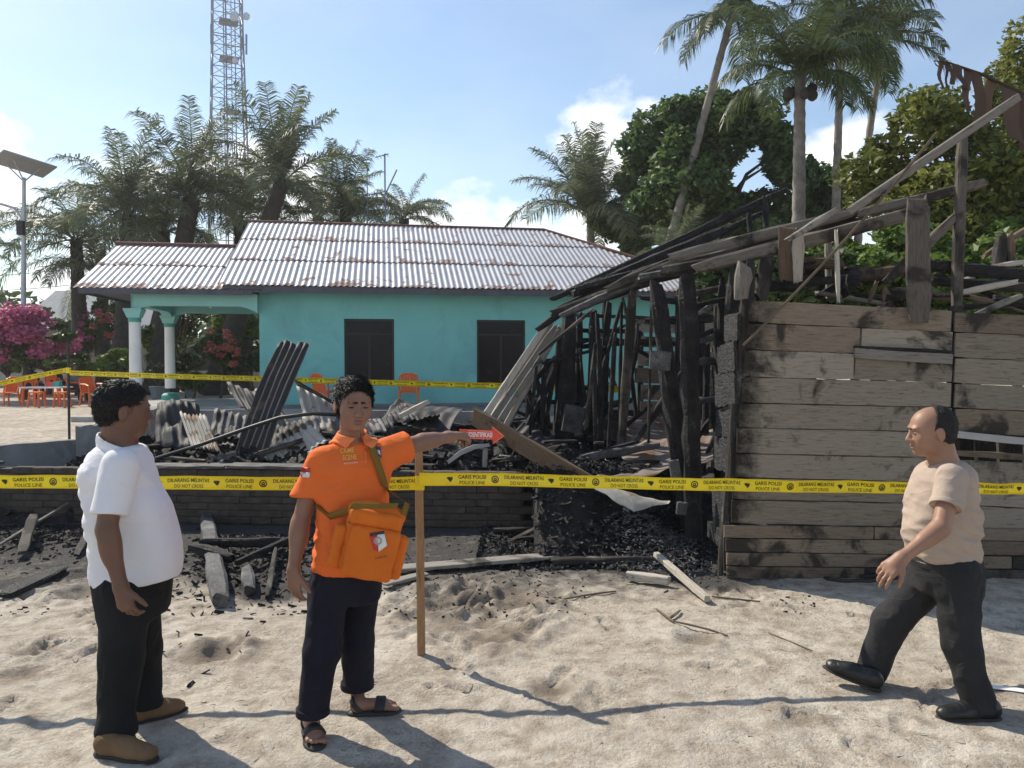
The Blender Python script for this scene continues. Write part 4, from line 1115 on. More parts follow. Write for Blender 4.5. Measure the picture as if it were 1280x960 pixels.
# nailed batten
timber('batten', wp(1068, 441, -.03), wp(1190, 449, -.03), .03, .085, MT['old_timber'], pw, jit=.06)
timber('batten', wp(1068, 434, -.032), wp(1190, 440, -.034), .04, .03, MT['char'], pw, chew=.2)
# brick base of the plank wall
BA, BB = wp(905, 700), wp(1430, 700); BA.z = BB.z = 0
zt = wp(1000, 656).z; m = MB(); m.box(((BA.x + BB.x) / 2, WY + .06, zt / 2 - .06), (BB.x - BA.x, .10, zt + .10)); wb = m.build('wall_base', MT['mortar'], ruin)
for i, (y0, y1) in enumerate(((656, 672), (672, 690), (690, 707), (707, 724), (724, 742))):
    x = 904 + rr.uniform(0, 5)
    while x < 1430:
        x2 = min(x + rr.uniform(140, 380), 1440); dy = rr.uniform(-.03, .01)
        timber('plank', wp(x, (y0 + y1) / 2 + (x - 904) * .012, dy - .02), wp(x2 - 1.5, (y0 + y1) / 2 + (x2 - 904) * .012, dy - .02), .03, (y1 - y0) * WY / FPX - .006, PSC if rr.random() < .75 else MT['burnt_timber'], wb, jit=.06, seg=6); x = x2
timber('sill_board', wp(902, 738, -.22), wp(1120, 742, -.20), .16, .035, MT['old_timber'], ruin, jit=.12)
# charred stubs of the side wall at the corner
CX = wp(922, 500).x - .015
for i, (y0, y1) in enumerate([(392, 425), (427, 462), (464, 508), (511, 548), (551, 592), (615, 665), (667, 690)]):
    za, zb_ = wp(905, y0).z, wp(905, y1).z; lean = .075 * (1 - (y0 - 392) / 300) 
    dep = rr.uniform(.26, .46)
    timber('side_board', (CX + lean - .05 + rr.uniform(-.015, .015), WY + .02, (za + zb_) / 2), (CX + lean - .09 + rr.uniform(-.03, .03), WY + .02 + dep, (za + zb_) / 2 + rr.uniform(-.04, .03)), .03, (za - zb_) * rr.uniform(.94, 1.06), MT['char_grey'], ruin, jit=.12, seg=9, chew=0)
timber('post', wp(903, 722, .07), wp(938, 330, .07), .10, .10, MT['burnt_timber'], ruin, chew=.15)
timber('post', wp(926, 370, .04), wp(930, 335, .04), .13, .12, MT['old_timber'], ruin, chew=.2)
timber('post', at(912, 420, 6.5), at(921, 330, 6.5), .12, .12, MT['char'], ruin, chew=.2)
# standing charred posts
CH, BU = MT['char'], MT['burnt_timber']
def T(name, x0, y0, d0, x1, y1, d1, wpx, hpx, mat, **kw):
    dm = (d0 + d1) / 2; kw.setdefault('chew', .18); kw.setdefault('jit', .14)
    return timber(name, at(x0, y0, d0), at(x1, y1, d1), wpx * dm / FPX, hpx * dm / FPX, mat, ruin, **kw)
T('post', 864, 690, 6.95, 820, 350, 6.95, 22, 22, CH, chew=.22, jit=.16); T('post', 868, 690, 6.75, 859, 345, 6.75, 22, 22, CH, chew=.2, jit=.16)
T('post', 773, 600, 8.0, 791, 365, 8.0, 12, 12, BU, chew=.15)
for x0, y0, x1, y1, d, wx in ((742, 570, 762, 378, 9.6, 11), (756, 560, 757, 372, 9.9, 9), (738, 560, 742, 388, 9.4, 10), (722, 560, 725, 392, 9.6, 9), (703, 590, 712, 392, 8.9, 20), (713, 590, 714, 400, 9.4, 10),
                              (695, 570, 699, 420, 9.3, 9), (690, 560, 672, 480, 9.2, 8), (664, 580, 660, 490, 9.0, 9), (676, 585, 680, 470, 8.8, 8),
                              (897, 600, 903, 350, 7.6, 10), (880, 590, 884, 430, 7.9, 8), (888, 560, 905, 350, 8.6, 9), (846, 560, 848, 360, 9.8, 7), (876, 560, 874, 370, 9.8, 7)):
    T('post', x0, y0, d, x1, y1, d, wx, wx, CH, chew=.3, jit=.22)
# braces, rails and rungs inside
for x0, y0, x1, y1, d, wx, mt in ((788, 562, 862, 452, 8.4, 8, BU), (645, 560, 702, 452, 8.8, 8, CH), (652, 470, 690, 560, 8.9, 8, CH), (700, 450, 640, 575, 9.1, 9, CH), (630, 520, 700, 440, 9.4, 7, CH),
                                  (706, 435, 800, 428, 9.7, 6, CH), (700, 412, 800, 415, 9.7, 6, CH), (726, 425, 862, 430, 9.8, 7, CH), (700, 490, 760, 480, 9.6, 6, CH), (650, 500, 730, 505, 9.2, 7, CH),
                                  (866, 428, 905, 420, 7.6, 8, MT['char_ash']), (872, 453, 898, 450, 7.6, 10, MT['char_ash']), (868, 502, 892, 499, 7.6, 9, MT['char_ash']),
                                  (855, 385, 915, 372, 7.4, 7, CH), (846, 372, 912, 358, 7.6, 8, BU), (860, 400, 905, 372, 8.4, 6, MT['old_timber']), (808, 402, 905, 396, 9.5, 12, CH), (800, 372, 905, 384, 9.0, 8, CH),
                                  (835, 470, 868, 395, 8.8, 6, CH), (700, 520, 790, 500, 9.5, 8, CH), (864, 560, 886, 525, 7.6, 6, CH), (870, 600, 900, 530, 7.4, 5, BU)):
    T('brace', x0, y0, d, x1, y1, d + .1, wx, wx, mt, chew=.25, jit=.2)
rq_ = random.Random(5)
for i in range(34):
    x = rq_.uniform(640, 800); y = rq_.uniform(405, 560); L = rq_.uniform(40, 120); a_ = rq_.choice((rq_.uniform(1.2, 1.9), rq_.uniform(.3, 2.8))); d = rq_.uniform(8.6, 10.3)
    if y - L / 2 * math.sin(a_) < 400 - (x - 700) * .35: y += 50
    T('brace', x - L / 2 * math.cos(a_), y + L / 2 * math.sin(a_), d, x + L / 2 * math.cos(a_), y - L / 2 * math.sin(a_), d + rq_.uniform(-.3, .3), rq_.uniform(3.5, 7), rq_.uniform(3.5, 7), CH if i % 5 else BU, chew=.3, jit=.2)
rq_ = random.Random(8)
for i in range(20):
    x = rq_.uniform(690, 905); y0 = rq_.uniform(352, 420) + max(0, 780 - x) * .3; d = rq_.uniform(7.4, 10.4); wd_ = rq_.uniform(3.5, 7)
    if i % 3 < 2: T('post', x + rq_.uniform(-8, 8), rq_.uniform(520, 590), d, x + rq_.uniform(-6, 6), y0, d, wd_, wd_, CH if i % 4 else BU, chew=.3, jit=.2)
    else: T('brace', x - rq_.uniform(20, 60), y0 + rq_.uniform(0, 60), d, x + rq_.uniform(20, 50), y0 + rq_.uniform(-10, 60), d + .2, wd_, wd_, CH if i % 2 else BU, chew=.3, jit=.2)
# back wall of planks
bwst = MB(); bwst.box((at(800, 480, 10.72).x, 10.72, 1.1), (.08, .08, 2.2)); bwst.box((at(892, 480, 10.72).x, 10.72, 1.1), (.08, .08, 2.2)); bwst.box((at(980, 480, 10.72).x, 10.72, 1.1), (.08, .08, 2.2))
bw_ = bwst.build('back_wall', BU, ruin)
for i in range(8):
    y0 = 396 + i * 21; gap = i in (1,)
    timber('plank', at(796 + rr.uniform(-3, 6), y0 + 10, 10.65), at(1000, y0 + 14, 10.65), .025, (20 if not gap else 14) * 10.65 / FPX - .01, MT['plank_scorched'] if i not in (0, 2) else PWD, bw_, jit=.05)
for i in range(3): timber('plank', at(700 + i * 8, 520 + i * 20, 10.6), at(800, 522 + i * 20, 10.6), .025, .2, CH, bw_, jit=.08)
# loose scorched wall panels
T('wall_panel', 704, 522, 8.8, 728, 526, 8.9, 6, 34, MT['char_ash'], jit=.05, chew=0); T('wall_panel', 745, 535, 8.8, 772, 540, 8.9, 6, 26, BU, jit=.05, chew=0)
T('wall_panel', 812, 450, 6.85, 838, 452, 6.85, 4, 24, MT['char_ash'], jit=.05, chew=0)
T('wall_panel', 838, 590, 6.6, 850, 588, 6.6, 4, 28, MT['char_ash'], jit=.06, chew=0); T('wall_panel', 846, 635, 6.6, 858, 636, 6.6, 6, 16, MT['char_ash'], jit=.06, chew=0)
# roof timbers
T('rafter', 800, 348, 7.4, 1076, 276, 6.7, 24, 20, BU, chew=.12); T('rafter', 868, 336, 6.55, 1160, 262, 6.3, 14, 17, MT['weathered'], chew=.18, jit=.18)
T('rafter', 838, 322, 6.9, 1075, 264, 6.6, 12, 13, MT['weathered'], chew=.18, jit=.16); T('rafter', 1070, 268, 6.5, 1230, 229, 6.3, 10, 13, MT['weathered'], chew=.14)
T('rafter', 1062, 264, 6.05, 1272, 122, 6.05, 10, 10, MT['old_timber'], chew=0, jit=.05)
T('rafter', 985, 300, 6.2, 1046, 262, 6.2, 10, 9, MT['old_timber'], chew=.1)
for x0, y0, x1, y1, d, wx, mt in ((690, 374, 985, 236, 9.2, 9, CH), (715, 368, 905, 288, 8.6, 14, CH), (700, 384, 962, 262, 9.6, 8, CH), (760, 345, 935, 262, 9.8, 8, BU), (690, 392, 838, 342, 8.2, 14, BU), (700, 395, 800, 352, 8.0, 10, MT['char_ash']),
                                  (672, 412, 706, 388, 8.3, 8, CH), (720, 362, 800, 340, 8.1, 11, CH), (760, 362, 850, 322, 7.6, 15, BU), (830, 338, 930, 322, 7.0, 14, BU), (800, 346, 918, 330, 7.2, 10, MT['char_ash'])):
    T('rafter', x0, y0, d, x1, y1, d * .98, wx, wx, mt, chew=.22, jit=.18)
for x0, y0, x1, y1, d, wx in ((958, 300, 956, 246, 9.0, 7), (938, 300, 936, 262, 9.3, 6), (862, 335, 868, 300, 8.6, 7), (900, 325, 902, 285, 8.8, 7)): T('strut', x0, y0, d, x1, y1, d, wx, wx, CH)
# tops above the plank wall
OT = MT['old_timber']
T('post', 1195, 392, 6.3, 1203, 168, 6.3, 12, 12, MT['weathered'], chew=.05, jit=.06)
T('post', 1149, 402, 6.0, 1146, 247, 6.0, 8, 29, MT['weathered'], chew=.05, jit=.06, up=(1, 0, 0))
T('brace', 1108, 352, 6.35, 1196, 270, 6.3, 8, 12, MT['weathered'], chew=.14)
T('post', 986, 352, 6.4, 985, 288, 6.4, 10, 28, MT['brown_board'], up=(1, 0, 0), jit=.15); T('post', 997, 352, 6.35, 998, 290, 6.35, 6, 14, MT['pale_timber'], chew=.1, up=(1, 0, 0))
T('post', 1048, 378, 6.3, 1045, 288, 6.3, 5, 5, MT['pale_timber'], chew=.1); T('post', 1036, 372, 7.0, 1035, 285, 7.0, 8, 8, OT); T('post', 952, 372, 6.5, 958, 320, 6.5, 18, 18, MT['burnt_timber'])
for x0, y0, x1, y1, d, wx, mt in ((948, 362, 1064, 346, 6.5, 10, CH), (1064, 344, 1132, 338, 6.7, 17, MT['brown_board']), (1000, 338, 1110, 350, 7.2, 12, CH), (990, 328, 1052, 330, 6.9, 14, MT['brown_board']), (1160, 332, 1300, 346, 6.4, 17, CH),
                                  (1165, 352, 1300, 360, 6.7, 12, BU), (1198, 366, 1270, 352, 6.3, 8, MT['pale_timber']), (1205, 384, 1300, 376, 6.5, 9, BU), (1236, 334, 1290, 326, 6.9, 7, MT['pale_timber']), (1020, 372, 1080, 340, 6.9, 9, CH),
                                  (1056, 366, 1072, 338, 6.45, 16, CH), (1086, 378, 1096, 352, 6.4, 5, MT['brown_board']), (1104, 378, 1106, 358, 6.4, 4, MT['brown_board']), (1110, 365, 1132, 372, 6.8, 14, BU), (940, 352, 1000, 362, 7.4, 12, CH),
                                  (1246, 345, 1252, 296, 7.0, 14, BU), (1264, 345, 1262, 292, 7.0, 10, MT['brown_board']), (1230, 320, 1290, 282, 7.1, 8, MT['brown_board']), (1245, 372, 1300, 380, 6.4, 10, BU)):
    T('beam', x0, y0, d, x1, y1, d, wx, wx, mt, chew=.15)
rq_ = random.Random(15)
for i in range(16):
    x = rq_.uniform(950, 1290); y = rq_.uniform(330, 372) + (x - 950) * .04; L = rq_.uniform(30, 110); a_ = rq_.uniform(-.45, .45); d = rq_.uniform(6.3, 7.8)
    T('beam', x - L / 2 * math.cos(a_), y + L / 2 * math.sin(a_), d, x + L / 2 * math.cos(a_), y - L / 2 * math.sin(a_), d + rq_.uniform(-.3, .3), rq_.uniform(4, 11), rq_.uniform(4, 9), [CH, BU, MT['brown_board'], CH, OT][i % 5], chew=.25, jit=.2)
m = MB(); a_, b_ = at(1172, 165, 6.0), at(929, 432, 6.02); m.tube([a_.lerp(b_, t_ / 10) - Vector((0, 0, .05 * math.sin(math.pi * t_ / 10))) for t_ in range(11)], .011, 6)
tag(m.build('hanging_cable', MT['twig']), 'thin slanting cable hanging across the plank wall', 'cable')

# leaning bundle of planks
LG = 'scorched planks leaning in a bundle'
for i in range(10):
    ox, oy = (i % 5) * 7.0, (i % 5) * 5.0; dd_ = (i // 5) * .14
    o = timber('leaning_plank', at(596 + ox + rr.uniform(-6, 6), 534 + oy + rr.uniform(-6, 6), 8.1 + dd_ + (i % 5) * .07), at(684 + ox * .75 + rr.uniform(-6, 6), 402 + oy * .5 + rr.uniform(-8, 8), 8.8 + dd_ + (i % 5) * .07), .025, rr.uniform(.055, .075), MT['old_timber'] if i % 3 else MT['pale_timber'], jit=.10, chew=.06, up=(-.75, -.3, .5))
    tag(o, 'weathered plank in the bundle leaning against charred posts', 'plank', LG)
o = timber('leaning_plank', at(592, 520, 7.5), at(748, 612, 7.0), .035, .24, MT['brown_board'], jit=.08, up=(.3, -.7, .6)); tag(o, 'wide brown board slanting down past the red arrow sign', 'plank')
# bent and burnt metal sheets
def sheet(label, mat, *a, **k): return tag(corrugated('corrugated_sheet', MT[mat], *a, **k), label, 'metal sheet')
A = at
# tall dark sheet standing up out of the rubble
sheet('tall black corrugated sheet standing slanted out of the rubble', 'sheet_dark', A(288, 584, 8.9), A(329, 587, 8.65), A(350, 428, 9.6), waves=5, amp=.022, bend=.03, crumple=.02, seed=3, nl=14)
sheet('pale ribbed metal sheet lit by the sun beside the black one', 'sheet_pale', A(224, 514, 9.6), A(258, 520, 9.5), A(240, 560, 8.9), waves=7, amp=.02, bend=.05, crumple=.03, seed=5)
sheet('scorched sheet fanned behind the pale one', 'sheet_burnt', A(268, 512, 9.9), A(312, 524, 9.8), A(258, 540, 9.3), waves=5, amp=.024, bend=.06, crumple=.05, seed=6)
sheet('grey brown corrugated sheet lying between the black sheet and the orange shirt', 'sheet_pale', A(322, 566, 8.7), A(388, 530, 8.9), A(345, 590, 8.4), waves=9, amp=.016, bend=.05, crumple=.04, seed=7)
sheet('burnt sheet sloping down over the grey brown one', 'sheet_burnt', A(330, 548, 9.2), A(398, 520, 9.3), A(322, 572, 8.7), waves=8, amp=.018, bend=.08, crumple=.05, seed=17)
sheet('long dark sheet edge sticking up behind the orange shirt', 'sheet_dark', A(366, 474, 10.2), A(372, 482, 10.1), A(432, 512, 9.8), waves=3, amp=.02, bend=.02, crumple=.02, seed=8)
sheet('pale scorched sheet hanging behind the orange shirt', 'sheet_pale', A(370, 482, 10.3), A(432, 508, 10.0), A(378, 526, 9.9), waves=6, amp=.018, crumple=.05, bend=.04, seed=9)
sheet('dark sheets heaped in front of the porch terrace', 'sheet_dark', A(282, 474, 11.4), A(345, 496, 11.0), A(300, 510, 10.8), waves=6, amp=.022, crumple=.05, bend=.05, seed=10)
sheet('dark crumpled sheet beside the white shirted man', 'sheet_dark', A(195, 500, 10.6), A(250, 510, 10.4), A(190, 548, 9.9), waves=6, amp=.012, crumple=.10, bend=.08, seed=12)
sheet('dark flat sheet lying on the rubble behind the outstretched arm', 'sheet_dark', A(468, 530, 10.2), A(560, 545, 9.6), A(500, 505, 11.0), waves=6, amp=.012, crumple=.10, bend=.10, seed=13)
sheet('blackened sheet under the outstretched arm', 'sheet_burnt', A(470, 568, 9.2), A(575, 572, 9.0), A(480, 548, 9.9), waves=6, amp=.012, crumple=.10, bend=.06, seed=14)
sheet('rust striped sheets sagging inside the burnt house', 'sheet_rust', A(778, 518, 9.6), A(782, 556, 9.0), A(905, 524, 9.4), waves=7, amp=.018, crumple=.05, bend=-.06, seed=15, nl=16)
sheet('second sagging rusty sheet below the striped one', 'sheet_rust', A(790, 545, 9.0), A(786, 562, 8.6), A(890, 555, 8.8), waves=4, amp=.016, crumple=.05, bend=-.03, seed=16, nl=12)
sheet('dark sheet leaning behind the wide brown board', 'sheet_dark', A(640, 540, 8.6), A(690, 590, 8.0), A(672, 520, 9.2), waves=6, amp=.018, crumple=.06, bend=.05, seed=18)
rq_ = random.Random(41)
for i in range(12):
    x = rq_.uniform(190, 570); y = rq_.uniform(532, 568); d = 8.9 + (568 - y) / 60 * 1.8; wx, wy = rq_.uniform(30, 70), rq_.uniform(8, 22); sk = rq_.uniform(-16, 16)
    tag(corrugated('corrugated_sheet', MT[('sheet_burnt', 'sheet_dark', 'sheet_burnt', 'sheet_dark')[i % 4]], A(x, y, d), A(x + wx, y + sk * .5, d - .2), A(x + sk, y - wy, d + .5), waves=int(wx / 8) + 2, amp=.011, crumple=rq_.uniform(.05, .13), bend=rq_.uniform(-.08, .1), seed=60 + i, nl=10), 'crumpled burnt corrugated sheet lying in the rubble heap', 'metal sheet', 'crumpled sheets in the rubble heap')
# curled white edged sheet under the tape
def curl_sheet():
    n, mm = 40, 22; V = np.zeros((n, mm, 3))
    e0 = [A(733, 603, 6.6), A(768, 610, 6.62), A(800, 618, 6.64), A(838, 626, 6.66)]
    e1 = [A(736, 606, 6.55), A(768, 625, 6.42), A(792, 640, 6.36), A(836, 629, 6.60)]
    def ip(E, f):
        x = f * 3; i = min(int(x), 2); g = x - i; g = g * g * (3 - 2 * g) if False else g; return E[i].lerp(E[i + 1], g)
    for i in range(n):
        f = i / (n - 1)
        for j in range(mm):
            g = j / (mm - 1); p = ip(e0, f).lerp(ip(e1, f), g); p = p + Vector((0, -.015, .02)) * math.sin(math.pi * g) * math.sin(math.pi * f) 
            V[i, j] = p
    V += .012 * fbm(V * 6, 3, 4)[..., None]
    Vf = V.reshape(-1, 3); idx = np.arange(n * mm).reshape(n, mm); q = np.stack([idx[:-1, :-1], idx[1:, :-1], idx[1:, 1:], idx[:-1, 1:]], -1).reshape(-1, 4)
    V2 = np.concatenate([Vf, Vf - np.array([0, 0, .003])]); o = n * mm
    F = [q, q[:, ::-1] + o]
    for e in (idx[0], idx[-1], idx[:, 0], idx[:, -1]): F.append(np.stack([e[:-1], e[1:], e[1:] + o, e[:-1] + o], -1))
    return np_mesh('bent_metal_sheet', V2, np.concatenate(F), True)
tag(obj_from(curl_sheet(), 'bent_metal_sheet', MT['sheet_pale']), 'bent sheet with a sunlit white lip hanging below the police tape', 'metal sheet')
sheet('brown sheet sloping up to the charred corner behind the police tape', 'sheet_rust', A(745, 600, 6.95), A(896, 575, 6.9), A(760, 560, 8.0), waves=5, amp=.008, crumple=.04, bend=-.05, seed=23)
# pipe arching over the rubble
m = MB(); m.tube([at(195, 573, 8.8), at(250, 556, 8.7), at(310, 535, 8.65), at(350, 522, 8.6), at(390, 517, 8.6), at(432, 519, 8.7)], .022, 10)
tag(m.build('bent_pipe', MT['dark_metal'], smooth=True), 'long dark pipe arching over the rubble behind the two men', 'pipe')
# grey plaster remains on the left
def low_wall(label, px0, py0, d0, px1, py1, d1, th=.14, mat='plaster_grey'):
    a_, b_ = at(px0, py0, d0), at(px1, py1, d1); za, zb_ = a_.z, b_.z; a_.z = b_.z = 0; dd = (b_ - a_).normalized(); s_ = Vector((-dd.y, dd.x, 0)) * th / 2
    n = 8; P = []
    for i in range(n + 1):
        f = i / n; c_ = a_.lerp(b_, f); z = za + (zb_ - za) * f + (rr.uniform(-.02, .01) if 0 < i < n else 0)
        P += [c_ - s_ - Vector((0, 0, .05)), c_ + s_ - Vector((0, 0, .05)), c_ + s_ + Vector((0, 0, z)), c_ - s_ + Vector((0, 0, z))]
    F = [(0, 1, 2, 3), tuple(n * 4 + q for q in (3, 2, 1, 0))]
    for i in range(n):
        for k_ in range(4): F.append((i * 4 + k_, i * 4 + (k_ + 1) % 4, i * 4 + 4 + (k_ + 1) % 4, i * 4 + 4 + k_))
    mb = MB(); mb.add(P, F); return tag(mb.build('low_wall', MT[mat]), label, 'wall')
low_wall('low grey plastered wall beneath the sandy yard', -120, 566, 9.6, 98, 549, 10.6)
low_wall('raised grey wall stub behind the white shirted man', 99, 532, 10.55, 150, 528, 10.4)
low_wall('grey wall running back towards the porch', 152, 526, 10.5, 196, 508, 14.5)
low_wall('grey wall below the walkway of the turquoise house', 430, 512, 13.5, 640, 514, 13.9, mat='plaster_grey')
low_wall('dark wall face below the porch terrace', 200, 512, 14.6, 330, 511, 14.9)
m = MB(); c_ = gp(118, 520, .42); m.box((c_.x, c_.y, .36), (.75, .6, .12)); tag(m.build('step_slab', MT['concrete']), 'pale concrete step slab behind the white shirted man', 'slab')
# rubble: ash heaps and chips
def rub_h(X, Y):
    b = .42 * np.exp(-((X + 2.2) / 2.6) ** 2) + .34 * np.exp(-((X - .6) / 1.2) ** 2) + .15
    e = sstep(6.5, 7.6, Y + .35 * np.clip(-X + .5, 0, 1) * -1) if False else 1
    e = np.where(X < .2, sstep(8.0, 8.35, Y), sstep(6.25, 7.3, Y))
    e = e * (1 - sstep(11.5, 13, Y)) * sstep(-6.8, -5.5, X) * (1 - sstep(3.6, 4.4, X))
    n = fbm(np.stack([X * 1.6, Y * 1.6, X * 0], -1), 4, 31, .6)
    return e * (b + .22 * n) + .01 * n
xs2 = np.arange(-7, 4.6, .05); ys2 = np.arange(6.2, 13.2, .05); AX, AY = np.meshgrid(xs2, ys2, indexing='ij')
AZ = gh_base(AX, AY) * .6 + rub_h(AX, AY) + .04 * fbm(np.stack([AX * 7, AY * 7, AX * 0], -1), 2, 33) - .06
V = np.stack([AX, AY, AZ], -1).reshape(-1, 3); idx = np.arange(len(V)).reshape(AX.shape)
F = np.stack([idx[:-1, :-1], idx[1:, :-1], idx[1:, 1:], idx[:-1, 1:]], -1).reshape(-1, 4)
ctr_ = V[F].mean(1); keep = ~((ctr_[:, 0] < .2) & (ctr_[:, 1] < 8.05)) & ~((ctr_[:, 0] > 1.75) & (ctr_[:, 1] < 6.25))
tag(obj_from(np_mesh('ash_heap', V, F[keep], True), 'ash_heap', MT['char']), 'black ash and soot covering the floor of the burnt house', 'ash', kind='stuff')
def rubble(name, n, reg, lens, mat, label, seed, zoff=.02, soft=False):
    rg = np.random.RandomState(seed); VV = []; FF = []
    Xr = rg.uniform(reg[0], reg[1], n); Yr = rg.uniform(reg[2], reg[3], n)
    if soft: Xr = (reg[0] + reg[1]) / 2 + rg.normal(size=n) * (reg[1] - reg[0]) * .30; Yr = reg[3] - np.abs(rg.normal(size=n)) * (reg[3] - reg[2]) * .55
    H = np.maximum(gh_base(Xr, Yr) * .6 + rub_h(Xr, Yr) - .04, gh(Xr, Yr))
    for x, y, h in zip(Xr, Yr, H):
        a_ = rg.uniform(0, 6.28); L = rg.uniform(*lens)
        chip(VV, FF, np.array([x, y, h + zoff]), np.array([math.cos(a_), math.sin(a_), rg.normal() * .35]), L, L * rg.uniform(.15, .5), L * rg.uniform(.08, .35))
    me = bpy.data.meshes.new(name); me.from_pydata([tuple(v) for v in VV], [], [tuple(dict.fromkeys(f)) for f in FF]); me.update()
    return tag(obj_from(me, name, MT[mat]), label, 'rubble', kind='stuff')
rubble('charred_rubble', 4200, (-.3, 1.65, 6.3, 9.5), (.02, .10), 'char', 'black charred rubble inside the opening of the burnt house', 1)
rubble('ashen_rubble', 420, (-.2, 1.6, 6.3, 9.0), (.02, .08), 'char_ash', 'grey ashen flakes among the black rubble', 2)
rubble('charred_rubble', 2600, (-6, .1, 8.1, 12), (.05, .25), 'char', 'black charred rubble heaped behind the brick foundation', 3)
rubble('ashen_rubble', 500, (-6, .1, 8.1, 12), (.04, .2), 'char_ash', 'grey ashen flakes heaped behind the brick foundation', 4)
rubble('charred_rubble', 1500, (-2.9, -1.5, 5.8, 7.6), (.015, .07), 'char', 'black charred bits beside the fallen beams on the sand', 5, .01, True)
rubble('charred_rubble', 1300, (-5.6, -3.8, 6.6, 8.0), (.015, .07), 'char', 'black charred bits along the foundation behind the white shirt', 6, .01, True)
rubble('ashen_rubble', 1200, (.9, 1.62, 6.15, 6.8), (.012, .05), 'char_ash', 'grey ash crumbs heaped at the corner of the plank wall', 7, .05, True)
# countable charred timbers in the rubble
RG = 'charred timbers lying in the rubble'
rr = random.Random(23)
for i in range(95):
    if i < 66: x, y = rr.uniform(-4.6, 0), rr.uniform(8.5, 11.5)
    else: x, y = rr.uniform(0.0, 1.6), rr.uniform(6.9, 10)
    h = float(rub_h(np.array([x]), np.array([y]))[0]) + float(gh_base(np.array([x]), np.array([y]))[0]) * .6
    a_ = rr.uniform(0, 6.28); L = rr.uniform(.5, 1.5) if i < 66 else rr.uniform(.3, .9); dz = rr.uniform(-.10, .32) * L
    c_ = Vector((x, y, h + .06)); dv = Vector((math.cos(a_), math.sin(a_) * .7, 0)) * L / 2 + Vector((0, 0, dz / 2))
    mt = [CH, CH, BU, MT['char_ash'], BU, OT][i % 6]
    tag(timber('charred_timber', c_ - dv, c_ + dv, rr.uniform(.05, .12), rr.uniform(.03, .08), mt, chew=.25, jit=.2), 'charred piece of timber lying in the rubble of the burnt house', 'timber', RG)
# particular pieces
def D(name, label, cat, x0, y0, x1, y1, w_, h_, mat, z0=.03, z1=None, **kw):
    a_, b_ = gp(x0, y0), gp(x1, y1); a_.z = gz(a_.x, a_.y) + z0; b_.z = gz(b_.x, b_.y) + (z0 if z1 is None else z1)
    kw.setdefault('chew', .12); return tag(timber(name, a_, b_, w_, h_, MT[mat], **kw), label, cat)
D('charred_beam', 'thick grey charred beam lying on the sand between the two men', 'beam', 276, 760, 258, 652, .14, .13, 'char_ash', .05)
D('charred_beam', 'black beam crossing over the thick grey one', 'beam', 250, 698, 368, 690, .08, .09, 'char', .14, .09, chew=.25)
D('charred_beam', 'short stub of burnt beam beside the thick grey one', 'beam', 312, 745, 308, 720, .10, .10, 'char_ash', .05)
D('charred_beam', 'black stick slanting down from the crossing beams', 'beam', 296, 718, 372, 686, .05, .06, 'char', .10, .12, chew=.25)
D('charred_beam', 'thin burnt stick standing beside the stub', 'beam', 334, 750, 345, 700, .04, .05, 'burnt_timber', .03, .10, chew=.2)
D('charred_beam', 'short black beam lying at the knees of the crossing pile', 'beam', 240, 700, 292, 712, .09, .10, 'char', .12, .10, chew=.2)
D('charred_board', 'black burnt board lying on the sand behind the white shirted man', 'board', 5, 750, 76, 716, .16, .05, 'char', .03)
D('charred_board', 'grey board along the foot of the brick foundation', 'board', -20, 650, 102, 640, .10, .05, 'old_timber', .10, .16)
D('charred_board', 'thin stick leaning over the soot left of the white shirt', 'board', -5, 690, 92, 650, .03, .03, 'old_timber', .05, .22)
D('charred_board', 'short burnt board half buried left of the white shirt', 'board', 28, 700, 42, 668, .09, .04, 'burnt_timber', .05, .2)
D('charred_board', 'burnt stick by the white shirt hem', 'board', 96, 700, 112, 678, .07, .03, 'char', .03, .1)
D('fallen_plank', 'long pale plank lying along the sand behind the wooden stake', 'plank', 470, 718, 696, 703, .16, .03, 'old_timber', .05, .06, jit=.08)
D('fallen_plank', 'dark plank lying behind the long pale one', 'plank', 690, 708, 830, 706, .12, .06, 'burnt_timber', .05)
D('fallen_plank', 'short grey plank end beside the stake', 'plank', 480, 735, 532, 722, .10, .03, 'old_timber', .03)
D('fallen_pole', 'short white pole lying before the ash heap', 'pole', 784, 727, 836, 735, .07, .06, 'pale_timber', .05, chew=0)
D('fallen_pole', 'pale stick lying slanted over the white pole', 'pole', 820, 712, 884, 757, .05, .045, 'pale_timber', .12, .04, chew=0)
D('fallen_pole', 'knobbly burnt branch lying in front of the brick foundation', 'branch', 608, 616, 750, 655, .06, .05, 'old_timber', .45, .32, chew=.2)
D('fallen_brick', 'orange brown brick lying on the ash heap', 'brick', 760, 692, 775, 680, .11, .07, 'brown_board', .2, .22, chew=0)
D('twig', 'thin dark twig lying on the sand beyond the pit', 'twig', 660, 755, 770, 742, .012, .012, 'twig', .012, seg=8, bow=.01)
D('twig', 'bent twig lying in front of the pale stick', 'twig', 838, 780, 910, 800, .014, .012, 'twig', .012, bow=.01)
D('twig', 'short twig crossing the bent one', 'twig', 820, 765, 842, 782, .012, .012, 'twig', .012)
D('twig', 'small wood splinter beside the bent twig', 'twig', 836, 778, 850, 768, .02, .012, 'old_timber', .015)
D('twig', 'thin twig lying below the plank wall', 'twig', 890, 748, 950, 754, .012, .012, 'twig', .012)
D('twig', 'thin twig lying before the walking man', 'twig', 960, 792, 1015, 816, .008, .008, 'twig', .01)
D('white_scrap', 'white scrap of paper behind the rear shoe of the walking man', 'scrap', 1238, 862, 1290, 868, .05, .004, 'white_paint', .01, chew=0)
